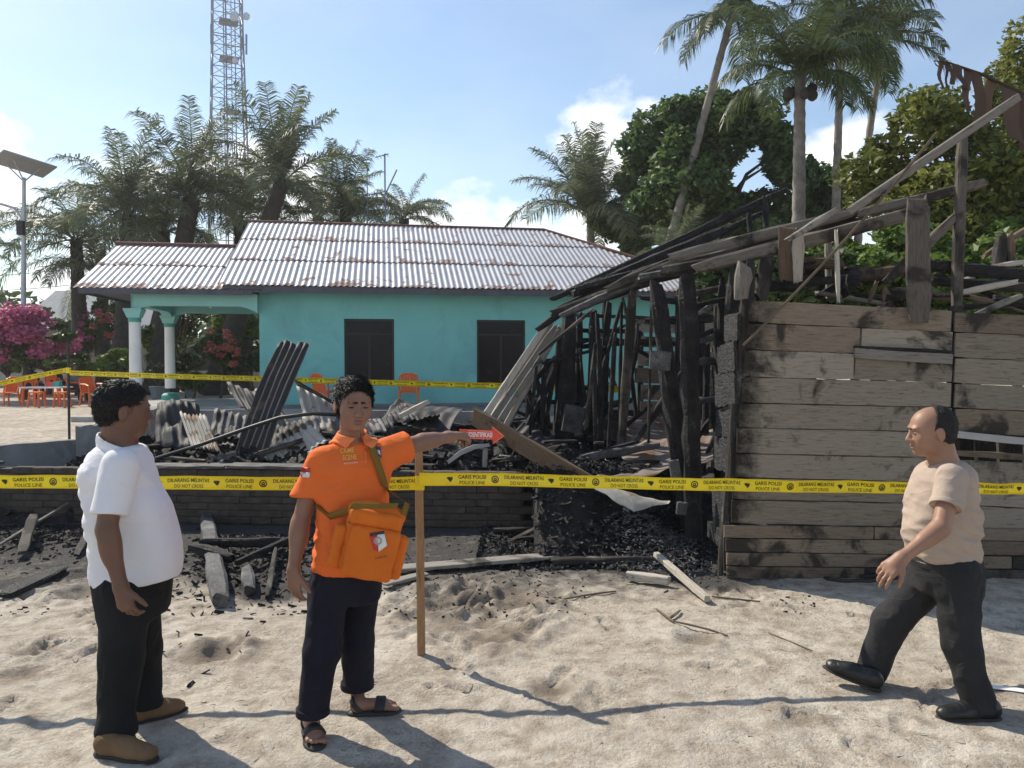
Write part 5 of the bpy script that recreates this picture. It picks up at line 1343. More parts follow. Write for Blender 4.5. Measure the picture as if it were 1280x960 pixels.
tag(timber('white_strip', at(560, 578, 8.15), at(612, 556, 8.2), .012, .05, MT['concrete'], jit=.14, chew=.1, bow=.05), 'curved white strip sticking out of the rubble under the arrow sign', 'strip')
tag(timber('white_strip', at(606, 584, 8.15), at(607, 560, 8.2), .05, .03, MT['old_timber'], jit=.14), 'short pale upright stub beside the curved white strip', 'strip')
tag(timber('pale_splinter', at(500, 520, 9.4), at(536, 502, 9.6), .04, .06, MT['pale_timber'], jit=.12), 'pale splintered plank end before the orange chair', 'plank')
# hose on the ground by the wall
m = MB(); g0 = gp(1045, 735); pts = []
for i in range(19):
    a_ = i / 18 * 5.2; q = gp(1075, 733) + Vector((math.cos(a_ + 2.4) * .26, math.sin(a_ + 2.4) * .16, 0)); q.z = gz(q.x, q.y) + .025 + .06 * abs(math.sin(a_ * .6)); pts.append(q)
m.tube(pts, .014, 8); tag(m.build('garden_hose', MT['black_rubber'], smooth=True), 'loop of dark hose lying at the foot of the plank wall', 'hose')
# ------------------------------------------------------------------ police tape, stake, garden furniture
def text_mesh(txt, size, bold=0.0, align='CENTER'):
    cu = bpy.data.curves.new('txt', 'FONT'); cu.body = txt; cu.size = size; cu.resolution_u = 2; cu.align_x = align; cu.offset = bold
    o = bpy.data.objects.new('txt', cu); COL.objects.link(o); bpy.context.view_layer.update()
    me = bpy.data.meshes.new_from_object(o.evaluated_get(bpy.context.evaluated_depsgraph_get()))
    V = np.array([v.co[:] for v in me.vertices]); F = [tuple(p.vertices) for p in me.polygons]
    bpy.data.objects.remove(o); bpy.data.curves.remove(cu); bpy.data.meshes.remove(me)
    return V, F
def fit_text(txt, width, height, bold=0.0):
    V, F = text_mesh(txt, 1.0, bold)
    lo, hi = V.min(0), V.max(0); V = (V - (lo + hi) / 2); V[:, 0] *= width / (hi[0] - lo[0]); V[:, 1] *= height / (hi[1] - lo[1]); V[:, 2] = 0
    return V, F
class Path:
    def __init__(s, pts, tilt):
        s.p = [Vector(q) for q in pts]; s.t = tilt; s.L = [0]
        for a_, b_ in zip(s.p[:-1], s.p[1:]): s.L.append(s.L[-1] + (b_ - a_).length)
    def at(s, l):
        l = max(0, min(l, s.L[-1] - 1e-6)); i = max(j for j in range(len(s.p) - 1) if s.L[j] <= l)
        f = (l - s.L[i]) / (s.L[i + 1] - s.L[i]); d = (s.p[i + 1] - s.p[i]).normalized()
        tl = s.t(l / s.L[-1]); n = d.cross(Vector((0, 0, 1))).normalized(); up = Vector((0, 0, 1)) * math.cos(tl) + n * math.sin(tl); nn = d.cross(up).normalized()
        return s.p[i].lerp(s.p[i + 1], f), up, nn
def smooth_pts(P, n):
    out = []; P = [P[0] * 2 - P[1]] + P + [P[-1] * 2 - P[-2]]
    for i in range(1, len(P) - 2):
        for j in range(n):
            t = j / n; a_, b_, c_, d_ = P[i - 1:i + 3]
            out.append(.5 * ((2 * b_) + (c_ - a_) * t + (2 * a_ - 5 * b_ + 4 * c_ - d_) * t * t + (-a_ + 3 * b_ - 3 * c_ + d_) * t ** 3))
    return out + [P[-2]]
def tape(label, P, wd, tilt, phase=0.0, text=True, period=.60):
    pa = Path(smooth_pts(P, 10), tilt); n = max(20, int(pa.L[-1] / .035)); V = []; F = []; rg = random.Random(1)
    for i in range(n + 1):
        l = pa.L[-1] * i / n; c_, u, nn = pa.at(l); wob = nn * (.007 * math.sin(l * 9) + .005 * math.sin(l * 23))
        for q in (-.5, -.17, .17, .5):
            for s_ in (0, 1): V.append(c_ + u * (wd * q) + wob * (1 + q) - nn * (.0006 * s_))
    for i in range(n):
        for k_ in range(3):
            A = i * 8 + k_ * 2; F.append((A, A + 8, A + 10, A + 2)); F.append((A + 1, A + 3, A + 11, A + 9))
        for k_ in (0, 6): A = i * 8 + k_; F.append((A, A + 1, A + 9, A + 8))
    me = bpy.data.meshes.new('police_tape'); me.from_pydata([tuple(v) for v in V], [], F); me.update()
    for p in me.polygons: p.use_smooth = True
    o = tag(obj_from(me, 'police_tape', MT['tape_yellow']), label, 'tape', 'police tape')
    if not text: return o
    items = [(0.0, *TX['dm'], .014), (0.0, *TX['nc'], -.019), (.160, *TX['em'], 0.0), (.290, *TX['gp'], .014), (.290, *TX['pl'], -.019), (.427, *TX['em2'], 0.0)]
    l = phase
    while l < pa.L[-1]:
        for dx, tv, tf, dy in items:
            if l + dx + tv[:, 0].min() < 0 or l + dx + tv[:, 0].max() > pa.L[-1]: continue
            Vt = []
            for x, y, _ in tv:
                ll = l + dx + x; c_, u, nn = pa.at(ll); q = (y + dy) / wd
                wob = nn * (.007 * math.sin(ll * 9) + .005 * math.sin(ll * 23)); Vt.append(tuple(c_ + u * (y + dy) + wob * (1 + q) + nn * .0022))
            me = bpy.data.meshes.new('lettering'); me.from_pydata(Vt, [], tf); me.update(); obj_from(me, 'lettering', MT['tape_ink'], o)
        l += period
    return o
def ring(r0, r1, n=18, cx=0, cy=0):
    V = []; F = []
    for i in range(n):
        a_ = 2 * math.pi * i / n; V += [(cx + r0 * math.cos(a_), cy + r0 * math.sin(a_), 0), (cx + r1 * math.cos(a_), cy + r1 * math.sin(a_), 0)]
    for i in range(n): j = (i + 1) % n; F.append((2 * i, 2 * i + 1, 2 * j + 1, 2 * j))
    return np.array(V), F
TX = {'dm': fit_text('DILARANG MELINTAS', .235, .0215, .012), 'nc': fit_text('DO NOT CROSS', .165, .0205), 'gp': fit_text('GARIS POLISI', .165, .0215, .012), 'pl': fit_text('POLICE LINE', .150, .0205)}
# small shield mark and round seal between the words
v1, f1 = ring(.016, .022); v2, f2 = ring(.004, .010)
V = np.concatenate([v1, v2, np.array([(-.012, -.012, 0), (.012, -.012, 0), (.009, -.006, 0), (-.009, -.006, 0)])]); Fm = f1 + [tuple(i + len(v1) for i in f) for f in f2]; k0 = len(v1) + len(v2); Fm.append((k0, k0 + 1, k0 + 2, k0 + 3))
TX['em2'] = (V, Fm)
TX['em'] = (np.array([(-.018, .012, 0), (-.006, .014, 0), (.016, .012, 0), (.014, -.002, 0), (.002, -.016, 0), (-.008, -.006, 0), (-.018, .004, 0)]), [(0, 6, 5, 1), (1, 5, 4, 3), (1, 3, 2)])
STX, STY = gp(527, 818).x, gp(527, 818).y
sz = at(526, 556, STY).z
tape('yellow police tape running from the wooden stake past the white shirted man', [at(-180, 603, 4.35), at(0, 602, 4.40), at(150, 603, 4.42), at(300, 604, 4.45), at(430, 605, 4.5), at(529, 604, STY - .035)], .078, lambda f: .05 * math.sin(f * 6), .06)
tape('yellow police tape running from the wooden stake along the plank wall', [at(524, 599, STY - .04), at(620, 599.5, 4.52), at(760, 603, 4.56), at(900, 606, 4.62), at(1040, 608.5, 4.70), at(1280, 611, 4.85), at(1440, 612, 5.0)], .076, lambda f: -.10 + .30 * min(1, f * 1.3), .02)
tape('distant yellow police tape crossing in front of the turquoise house', [at(86, 466, 13.6), at(200, 470, 12.6), at(340, 474, 11.8), at(500, 479, 11.0), at(640, 483, 10.5), at(792, 487, 10.0)], .085, lambda f: .1, .2)
tape('distant yellow police tape sagging from the thin rod past the picture edge', [at(-60, 486, 13.2), at(0, 479, 13.3), at(45, 470, 13.5), at(86, 462, 13.6)], .085, lambda f: .1, .2)
stake = timber('wooden_stake', (STX, STY, -.12), (STX - .012, STY, sz), .045, .045, MT['post_wood'], jit=.03); tag(stake, 'brown wooden stake holding the police tape', 'stake')
# tape knot round the stake
m = MB(); zt_ = at(527, 603, STY).z; m.box((STX - .006, STY, zt_), (.053, .053, .085), rotz(.05)); kn = m.build('tape_knot', MT['tape_yellow'], stake)
kn.parent = None; kn.parent = stake; kn.matrix_parent_inverse = stake.matrix_basis.inverted()
rod = thing('metal_rod', 'thin dark rod holding the distant police tape', 'rod', (at(85, 463, 13.6).x, 13.6, .2))
m = MB(); b_ = at(85, 463, 13.6); m.tube([(b_.x, 13.6, .2), (b_.x + .01, 13.6, b_.z + .5)], .022, 6); m.build('shaft', MT['dark_metal'], rod)
m = MB(); m.box((b_.x + .006, 13.6, b_.z), (.06, .06, .1)); m.build('tape_wrap', MT['tape_yellow'], rod)

# plastic chair (built at origin facing -Y, copied)
def make_chair(label):
    t = thing('plastic_chair', label, 'chair', (0, 0, 0), 'orange plastic chairs')
    O = MT['orange_plastic']
    m = MB(); m.add([(-.24, -.24, .43), (.24, -.24, .43), (.21, .2, .41), (-.21, .2, .41), (-.24, -.24, .40), (.24, -.24, .40), (.21, .2, .38), (-.21, .2, .38)], [(0, 1, 2, 3), (7, 6, 5, 4), (0, 4, 5, 1), (1, 5, 6, 2), (2, 6, 7, 3), (3, 7, 4, 0)]); m.build('seat', O, t)
    for sx in (-1, 1):
        for sy in (-1, 1):
            m = MB(); m.tube([(sx * .27, sy * .25, 0), (sx * .225, sy * .21, .42)], [.022, .032], 6); m.build('leg', O, t)
        m = MB(); m.tube([(sx * .25, -.24, .42), (sx * .275, -.24, .62), (sx * .275, -.1, .655), (sx * .26, .2, .66)], [.024, .024, .03, .026], 6); m.build('armrest', O, t)
    fr = MB(); pts = [(-.225, .2, .4), (-.235, .27, .65), (-.21, .32, .82), (-.1, .335, .875), (.1, .335, .875), (.21, .32, .82), (.235, .27, .65), (.225, .2, .4)]; fr.tube(pts, .024, 6)
    bk = fr.build('backrest', O, t)
    for i in range(5):
        x = -.15 + i * .075; m = MB(); m.add([(x - .033, .205, .42), (x + .033, .205, .42), (x + .033, .262, .65), (x - .033, .262, .65), (x + .033, .33, .87), (x - .033, .33, .87)] + [(a_, b_ + .012, c_) for a_, b_, c_ in [(x - .033, .205, .42), (x + .033, .205, .42), (x + .033, .262, .65), (x - .033, .262, .65), (x + .033, .33, .87), (x - .033, .33, .87)]],
            [(0, 1, 2, 3), (3, 2, 4, 5), (9, 8, 7, 6), (11, 10, 8, 9), (0, 3, 9, 6), (3, 5, 11, 9), (1, 7, 8, 2), (2, 8, 10, 4)]); m.build('slat', O, bk)
    return t
def copy_tree(o, parent=None):
    c_ = o.copy(); COL.objects.link(c_)
    if parent is not None: c_.parent = parent
    for ch in list(o.children): copy_tree(ch, c_)
    return c_
proto = make_chair('orange plastic armchair standing empty beside the front porch column')
def zat(p): return Vector((p.x, p.y, .30))
spots = [(zat(gp(116, 507, .3)), R(60), 1.0, None), (hp(4.55, .1, FL - .06), R(186), 1.0, 'orange plastic chair against the turquoise wall between its windows'),
         (hp(2.5, -.1, FL - .06), R(140), 1.0, 'orange plastic chair at the turquoise wall behind the standing dark sheet'),
         (zat(gp(8, 507, .3)), R(250), 1.0, 'orange plastic chair at the picture edge beside the white table'), (zat(gp(40, 500, .3)), R(200), 1.0, 'orange plastic chair with a person in dark clothes at the white table'),
         (zat(gp(70, 496, .3)), R(180), 1.0, 'orange plastic chair with a person behind the white table'), (zat(gp(96, 503, .3)), R(120), 1.0, 'orange plastic chair with a person in pale shirt')]
SEAT = []
protos = [proto] + [copy_tree(proto) for _ in spots[1:]]
for o, (p, a_, s_, lab) in zip(protos, spots):
    o.location = p; o.rotation_euler = (0, 0, a_)
    if lab: o['label'] = lab
    SEAT.append((p, a_))
# table and stools
tp_ = zat(gp(58, 506, .3)); tb = thing('plastic_table', 'low white topped table among the orange chairs', 'table', tp_)
m = MB(); m.box(tp_ + Vector((0, 0, .55)), (1.3, .7, .04)); m.build('table_top', MT['sign_white'], tb)
for sx in (-1, 1):
    for sy in (-1, 1): m = MB(); m.tube([tp_ + Vector((sx * .55, sy * .28, 0)), tp_ + Vector((sx * .55, sy * .28, .53))], .04, 6); m.build('leg', MT['orange_plastic'], tb)
for px, lab, mt_ in ((64, 'red box on the white table', 'red_sign'), (72, 'small green pot on the white table', 'green_trim')):
    q = at(px, 484, tp_.y); m = MB(); m.box((q.x, tp_.y, tp_.z + .64), (.22, .2, .14), None, .85); m.box((q.x, tp_.y, tp_.z + .715), (.2, .18, .015)); tag(m.build('tabletop_box', MT[mt_]), lab, 'box')
for px, lab in ((46, 'orange plastic stool under the near end of the table'), (78, 'orange plastic stool under the far end of the table')):
    p = zat(gp(px, 509, .3)); t = thing('plastic_stool', lab, 'stool', p, 'orange plastic stools')
    m = MB(); m.box(p + Vector((0, 0, .44)), (.32, .32, .04)); m.build('seat', MT['orange_plastic'], t)
    for sx in (-1, 1):
        for sy in (-1, 1): m = MB(); m.tube([p + Vector((sx * .17, sy * .17, 0)), p + Vector((sx * .13, sy * .13, .43))], .03, 5); m.build('leg', MT['orange_plastic'], t)
# ------------------------------------------------------------------ people (distance fields turned into one skin each)
def npv(v): return np.array(tuple(v), dtype=np.float32)
class Field:
    def __init__(s, lo, hi, h):
        s.lo = np.array(lo, float); s.h = h; s.n = np.ceil((np.array(hi, float) - s.lo) / h).astype(int) + 1
        s.F = np.full(tuple(s.n), 1.0, np.float32)
    def sub(s, lo, hi):
        a = np.clip(np.floor((np.array(lo) - s.lo) / s.h).astype(int), 0, s.n); b = np.clip(np.ceil((np.array(hi) - s.lo) / s.h).astype(int) + 1, 0, s.n)
        sl = tuple(slice(i, j) for i, j in zip(a, b))
        X = [(s.lo[i] + np.arange(a[i], b[i]) * s.h).astype(np.float32) for i in range(3)]
        return sl, X[0][:, None, None], X[1][None, :, None], X[2][None, None, :]
    def comb(s, sl, d, k, op):
        A = s.F[sl]
        if A.size == 0: return
        if op == 's':
            d = -d; h = np.clip(.5 - .5 * (d - A) / k, 0, 1); s.F[sl] = A * h + d * (1 - h) + k * h * (1 - h)
        elif op == 'i': s.F[sl] = np.maximum(A, d)
        else:
            h = np.clip(.5 + .5 * (d - A) / k, 0, 1); s.F[sl] = d * (1 - h) + A * h - k * h * (1 - h)
    def rc(s, a, b, ra, rb, k=.012, op='u', cap=None):
        a, b = npv(a), npv(b); r = max(ra, rb) + k + .012
        sl, X, Y, Z = s.sub(np.minimum(a, b) - r, np.maximum(a, b) + r)
        ba = b - a; L2 = float(ba @ ba) + 1e-9
        t = np.clip(((X - a[0]) * ba[0] + (Y - a[1]) * ba[1] + (Z - a[2]) * ba[2]) / L2, 0, 1)
        d = np.sqrt((X - a[0] - t * ba[0]) ** 2 + (Y - a[1] - t * ba[1]) ** 2 + (Z - a[2] - t * ba[2]) ** 2) - (ra + (rb - ra) * t)
        if cap is not None:
            cp, cn = npv(cap[0]), npv(Vector(cap[1]).normalized()); d = np.maximum(d, (X - cp[0]) * cn[0] + (Y - cp[1]) * cn[1] + (Z - cp[2]) * cn[2])
        s.comb(sl, d, k, op); return s
    def ell(s, c, r, M=None, k=.012, op='u'):
        c = npv(c); R3 = np.eye(3, dtype=np.float32) if M is None else np.array(M, dtype=np.float32)
        ext = np.abs(R3) @ np.array(r) + k + .012
        sl, X, Y, Z = s.sub(c - ext, c + ext); P = (X - c[0], Y - c[1], Z - c[2])
        q = [R3[0, i] * P[0] + R3[1, i] * P[1] + R3[2, i] * P[2] for i in range(3)]
        k0 = np.sqrt(sum((q[i] / r[i]) ** 2 for i in range(3))) + 1e-6; k1 = np.sqrt(sum((q[i] / r[i] ** 2) ** 2 for i in range(3))) + 1e-6
        s.comb(sl, k0 * (k0 - 1) / k1, k, op); return s
    def box(s, c, hf, M=None, rnd=.01, k=.008, op='u'):
        c = npv(c); R3 = np.eye(3, dtype=np.float32) if M is None else np.array(M, dtype=np.float32)
        ext = np.abs(R3) @ np.array(hf) + k + .012
        sl, X, Y, Z = s.sub(c - ext, c + ext); P = (X - c[0], Y - c[1], Z - c[2])
        q = [np.abs(R3[0, i] * P[0] + R3[1, i] * P[1] + R3[2, i] * P[2]) - (hf[i] - rnd) for i in range(3)]
        d = np.sqrt(sum(np.maximum(v, 0) ** 2 for v in q)) + np.minimum(np.maximum(np.maximum(q[0], q[1]), q[2]), 0) - rnd
        s.comb(sl, d, k, op); return s
    def loft(s, rows, k=.02, op='u', n=2.5, rnd=.03):
        """rows: (z, cx, cy, a, b, yaw) elliptical sections, a along yaw direction"""
        rows = sorted(rows); T = np.array(rows, float); e = max(T[:, 3].max(), T[:, 4].max()) + k + .02
        sl, X, Y, Z = s.sub((T[:, 1].min() - e, T[:, 2].min() - e, T[0, 0] - k - .01), (T[:, 1].max() + e, T[:, 2].max() + e, T[-1, 0] + k + .01))
        z = np.clip(Z, T[0, 0], T[-1, 0]).ravel()
        # smooth interpolation of the table
        def ip(j):
            y = T[:, j]; m = np.gradient(y, T[:, 0]); i = np.clip(np.searchsorted(T[:, 0], z, side='right') - 1, 0, len(T) - 2)
            h = T[i + 1, 0] - T[i, 0]; t = (z - T[i, 0]) / h
            return ((2 * t ** 3 - 3 * t ** 2 + 1) * y[i] + (t ** 3 - 2 * t ** 2 + t) * h * m[i] + (-2 * t ** 3 + 3 * t ** 2) * y[i + 1] + (t ** 3 - t ** 2) * h * m[i + 1]).astype(np.float32)[None, None, :]
        cx, cy, a, b, yw = [ip(j) for j in range(1, 6)]
        dx, dy = X - cx, Y - cy; co, si = np.cos(yw), np.sin(yw)
        u = np.abs(dx * co + dy * si) / a; v = np.abs(-dx * si + dy * co) / b
        q = (u ** n + v ** n) ** (1 / n); d = (q - 1) * np.minimum(a, b)
        dz = np.maximum(T[0, 0] - Z, Z - T[-1, 0]) + rnd
        d2 = d + rnd; d = np.minimum(np.maximum(d2, dz), 0) + np.sqrt(np.maximum(d2, 0) ** 2 + np.maximum(dz, 0) ** 2) - rnd
        s.comb(sl, d, k, op); return s
    def cut(s, p, nrm, box=None):
        """remove what lies on the nrm side of the plane (inside box only, if given)"""
        nrm = np.array(Vector(nrm).normalized()); p = npv(p)
        lo, hi = (s.lo, s.lo + s.n * s.h) if box is None else box
        sl, X, Y, Z = s.sub(lo, hi); d = (X - p[0]) * nrm[0] + (Y - p[1]) * nrm[1] + (Z - p[2]) * nrm[2]
        s.comb(sl, d.astype(np.float32), .001, 'i'); return s
    def mesh(s, name, disp=None):
        F = s.F; S = F < 0
        c = np.zeros(tuple(np.array(S.shape) - 1), np.uint8)
        for i in (0, 1):
            for j in (0, 1):
                for k in (0, 1): c += S[i:S.shape[0] - 1 + i, j:S.shape[1] - 1 + j, k:S.shape[2] - 1 + k]
        act = (c > 0) & (c < 8); I = np.argwhere(act); vid = np.full(c.shape, -1, np.int64); vid[act] = np.arange(len(I))
        acc = np.zeros((len(I), 3)); cnt = np.zeros(len(I))
        cor = [(i, j, k) for i in (0, 1) for j in (0, 1) for k in (0, 1)]
        val = {q: F[I[:, 0] + q[0], I[:, 1] + q[1], I[:, 2] + q[2]] for q in cor}
        for q in cor:
            for ax in range(3):
                if q[ax]: continue
                r = list(q); r[ax] = 1; r = tuple(r); A, B = val[q], val[r]; m = (A < 0) != (B < 0)
                t = np.where(m, A / np.where(m, A - B, 1), 0); p = np.tile(np.array(q, float), (len(I), 1)); p[:, ax] += t
                acc[m] += p[m]; cnt[m] += 1
        V = s.lo + (I + acc / np.maximum(cnt, 1)[:, None]) * s.h
        Q = []
        for ax in range(3):
            a0 = [slice(None)] * 3; a1 = [slice(None)] * 3; a0[ax] = slice(0, -1); a1[ax] = slice(1, None)
            A, B = S[tuple(a0)], S[tuple(a1)]; E = np.argwhere(A != B); o1, o2 = (ax + 1) % 3, (ax + 2) % 3
            E = E[(E[:, o1] > 0) & (E[:, o2] > 0) & (E[:, o1] < c.shape[o1]) & (E[:, o2] < c.shape[o2])]
            def g(d1, d2): q = E.copy(); q[:, o1] -= d1; q[:, o2] -= d2; return vid[q[:, 0], q[:, 1], q[:, 2]]
            q = np.stack([g(1, 1), g(0, 1), g(0, 0), g(1, 0)], -1); fl = A[tuple(E.T)] == False
            q[fl] = q[fl][:, ::-1]; Q.append(q)
        Q = np.concatenate(Q); Q = Q[(Q >= 0).all(1)]
        # light relaxation
        for _ in range(1):
            e = np.concatenate([Q[:, [0, 1]], Q[:, [1, 2]], Q[:, [2, 3]], Q[:, [3, 0]]]); sm = np.zeros_like(V); ct = np.zeros(len(V))
            np.add.at(sm, e[:, 0], V[e[:, 1]]); np.add.at(ct, e[:, 0], 1); V = V * .45 + .55 * sm / np.maximum(ct, 1)[:, None]
        if disp is not None:
            P = V[Q]; nf = np.cross(P[:, 2] - P[:, 0], P[:, 3] - P[:, 1]); N = np.zeros_like(V)
            for i in range(4): np.add.at(N, Q[:, i], nf)
            N /= np.linalg.norm(N, axis=1)[:, None] + 1e-9; V = V + N * disp(V)[:, None]
        return np_mesh(name, V, Q, True)
    def build(s, name, mat, parent, disp=None): return obj_from(s.mesh(name, disp), name, MT[mat], parent)
def bounds(pts, r): P = np.array([tuple(p) for p in pts]); return P.min(0) - r, P.max(0) + r
def folds(amp, sc=(9, 9, 16), seed=0, extra=None):
    def f(V):
        w_ = fbm(V * 4.0, 2, seed + 50)[:, None] * .35
        n = fbm((V + w_ * .12) * np.array(sc), 3, seed, .5); r = 1 - np.abs(n) * 2.0
        o = amp * (r * .6 + n * .5)
        return o if extra is None else o + extra(V)
    return f

class Head:
    def __init__(s, c, yaw, pitch=0.0, roll=0.0, sc=1.0):
        M = Matrix.Rotation(yaw, 3, 'Z') @ Matrix.Rotation(-pitch, 3, 'Y') @ Matrix.Rotation(roll, 3, 'X'); s.M = M; s.c = Vector(c); s.s = sc
    def p(s, x, y, z): return s.c + s.M @ Vector((x, y, z)) * s.s
    def d(s, x, y, z): return s.M @ Vector((x, y, z))
    def r(s, *a): return tuple(v * s.s for v in a)
    def skin(s, F, jowl=0.0, round_=0.0):
        E = lambda x, y, z, a, b, c_, k, op='u': F.ell(s.p(x, y, z), s.r(a, b, c_), s.M, k * s.s, op)
        E(-.012, 0, .035, .096, .077, .082, .01); E(.024, 0, .0, .068, .066 + round_, .086, .03); E(.030, 0, -.062, .056, .053 + jowl + round_, .052 + jowl * .4, .03)
        E(.066, 0, -.096, .020, .024, .017, .022)
        for y in (-1, 1):
            E(.056, y * .042, -.024, .024, .024, .026, .025); E(.084, y * .026, .020, .013, .026, .009, .016); E(.098, y * .032, -.001, .013, .018, .010, .010, 's')
            E(.079, y * .032, -.003, .011, .017, .010, .006); E(.094, y * .014, -.038, .012, .010, .008, .008)
            E(-.014, y * .080, -.010, .019, .008, .033, .008); E(-.008, y * .089, -.006, .010, .005, .018, .004, 's')
        F.rc(s.p(.088, 0, .010), s.p(.107, 0, -.034), .008 * s.s, .0125 * s.s, .012 * s.s)
        E(.088, 0, -.064, .010, .025, .006, .007); E(.086, 0, -.076, .010, .021, .007, .007)
        F.rc(s.p(.100, -.021, -.070), s.p(.100, .021, -.070), .0028 * s.s, .0028 * s.s, .004 * s.s, 's')
    def face(s, body, white=True, eyes=True):
        for y in (-1, 1):
            F = Field(*bounds([s.p(.085, y * .032, -.002)], .03), .0016)
            F.ell(s.p(.0845, y * .032, -.0035), s.r(.0090, .0140, .0040), s.M, .002); F.build('eye', 'eye_dark', body)
            F = Field(*bounds([s.p(.09, y * .03, .02)], .04), .002)
            F.rc(s.p(.0975, y * .011, .0185), s.p(.0885, y * .046, .0195), .0055 * s.s, .0038 * s.s, .002); F.build('eyebrow', 'hair', body)
        F = Field(*bounds([s.p(.09, 0, -.07)], .04), .002)
        F.ell(s.p(.0905, 0, -.0645), s.r(.009, .022, .0042), s.M, .003); F.ell(s.p(.0885, 0, -.0755), s.r(.009, .019, .0055), s.M, .003); F.build('lips', 'lip', body)
    def hair(s, body, mat='hair', thick=.011, tuft=.007, cuts=None, top=0.0, seed=0, fringe=.108, strands=5000, slen=.016, wild=.35):
        F = Field(*bounds([s.c], .19), .0035)
        F.ell(s.p(-.014, 0, .036 + top), s.r(.098 + thick, .079 + thick, .084 + thick + top), s.M, .01)
        F.ell(s.p(-.040, 0, -.012), s.r(.068 + thick * .6, .070 + thick * .5, .075), s.M, .02)
        for p_, n_ in (cuts or [((-.07, 0, -.072), (.25, 0, -.97))]): F.cut(s.p(*p_), s.d(*n_))
        if not cuts: F.ell(s.p(.092, 0, -.030), s.r(.080, .092, fringe), s.M, .006, 's')
        for y in (-1, 1): F.ell(s.p(-.006, y * .088, -.014), s.r(.026, .022, .034), s.M, .004, 's')
        me = F.mesh('hair', lambda V: tuft * .55 * fbm(V * 95, 3, seed, .7) + tuft * .5 * fbm(V * 30, 2, seed + 3))
        # short strands growing from the scalp, combed down from the crown
        nv, npoly = len(me.vertices), len(me.polygons); co = np.zeros(nv * 3, np.float32); me.vertices.foreach_get('co', co); co = co.reshape(-1, 3)
        pi = np.zeros(npoly * 4, np.int32); me.loops.foreach_get('vertex_index', pi); pi = pi.reshape(-1, 4)
        rg = np.random.RandomState(seed + 9); sel = rg.choice(npoly, strands); C_ = co[pi[sel]].mean(1); Pq = co[pi[sel]]; Nn = np.cross(Pq[:, 2] - Pq[:, 0], Pq[:, 3] - Pq[:, 1]); Nn /= np.linalg.norm(Nn, axis=1)[:, None] + 1e-9
        cr = np.array(s.p(-.03, 0, .13)); cm = C_ - cr; cm -= Nn * (cm * Nn).sum(1)[:, None]; cm /= np.linalg.norm(cm, axis=1)[:, None] + 1e-9
        dr = cm * .9 + Nn * .45 + rg.normal(size=cm.shape) * wild; dr /= np.linalg.norm(dr, axis=1)[:, None]; sd = np.cross(dr, Nn); sd /= np.linalg.norm(sd, axis=1)[:, None] + 1e-9
        Lh = slen * rg.uniform(.5, 1.2, strands)[:, None]; wv = .0011 * s.s
        T_ = np.stack([C_ - sd * wv - Nn * .002, C_ + sd * wv - Nn * .002, C_ + dr * Lh * .6 + sd * wv * .8, C_ + dr * Lh - Nn * Lh * .15], 1).reshape(-1, 3)
        F4 = np.concatenate([pi, np.arange(strands * 4).reshape(-1, 4) + nv]); bpy.data.meshes.remove(me)
        obj_from(np_mesh('hair', np.concatenate([co, T_]), F4, True), 'hair', MT[mat], body)

def hand(F, wrist, d, n, t, curl=(.25, .3, .3, .35), sc=1.0, spread=.06, thumb=(.75, .55, .25), tcurl=.25, wr=.026):
    """d finger direction, n palm normal (curl side), t thumb side"""
    d, n, t = Vector(d).normalized(), Vector(n).normalized(), Vector(t).normalized(); wrist = Vector(wrist)
    n = (n - d * n.dot(d)).normalized(); t = (t - d * t.dot(d) - n * t.dot(n)).normalized()
    off = (.031, .0105, -.0105, -.030); ln = (.070, .079, .072, .056); kn = (.090, .094, .089, .080)
    tips = []
    for i in range(4):
        root = wrist + d * .012 * sc + t * off[i] * .55 * sc; K = wrist + d * kn[i] * sc + t * off[i] * sc
        F.rc(root, K, .0165 * sc, .0125 * sc, .014 * sc)
        dd = (d + t * spread * (1.5 - i)).normalized(); p = K; c_ = curl[i] if hasattr(curl, '__len__') else curl
        for j, (fr, ra, rb) in enumerate(((.45, .0098, .0088), (.31, .0088, .0080), (.24, .0080, .0066))):
            ax = dd.cross(n).normalized(); ang = c_ * (1.0, 1.35, .9)[j]; rot = Matrix.Rotation(ang, 3, ax); dd = (rot @ dd).normalized(); 
            nn2 = (rot @ n); q = p + dd * ln[i] * fr * sc; F.rc(p, q, ra * sc, rb * sc, .0035 * sc); p = q; n_ = nn2
        tips.append(p)
    F.rc(wrist, wrist + d * .05 * sc, wr * sc, .020 * sc, .02 * sc)
    tb = wrist + d * .022 * sc + t * .020 * sc; td = (d * thumb[0] + t * thumb[1] + n * thumb[2]).normalized(); p = tb
    for j, (L, ra, rb) in enumerate(((.042, .0155, .0125), (.034, .0118, .0105), (.028, .0105, .0078))):
        if j: td = (td + (n * .5 + d * .6 - t * .3) * tcurl).normalized()
        q = p + td * L * sc; F.rc(p, q, ra * sc, rb * sc, .006 * sc); p = q
    return tips

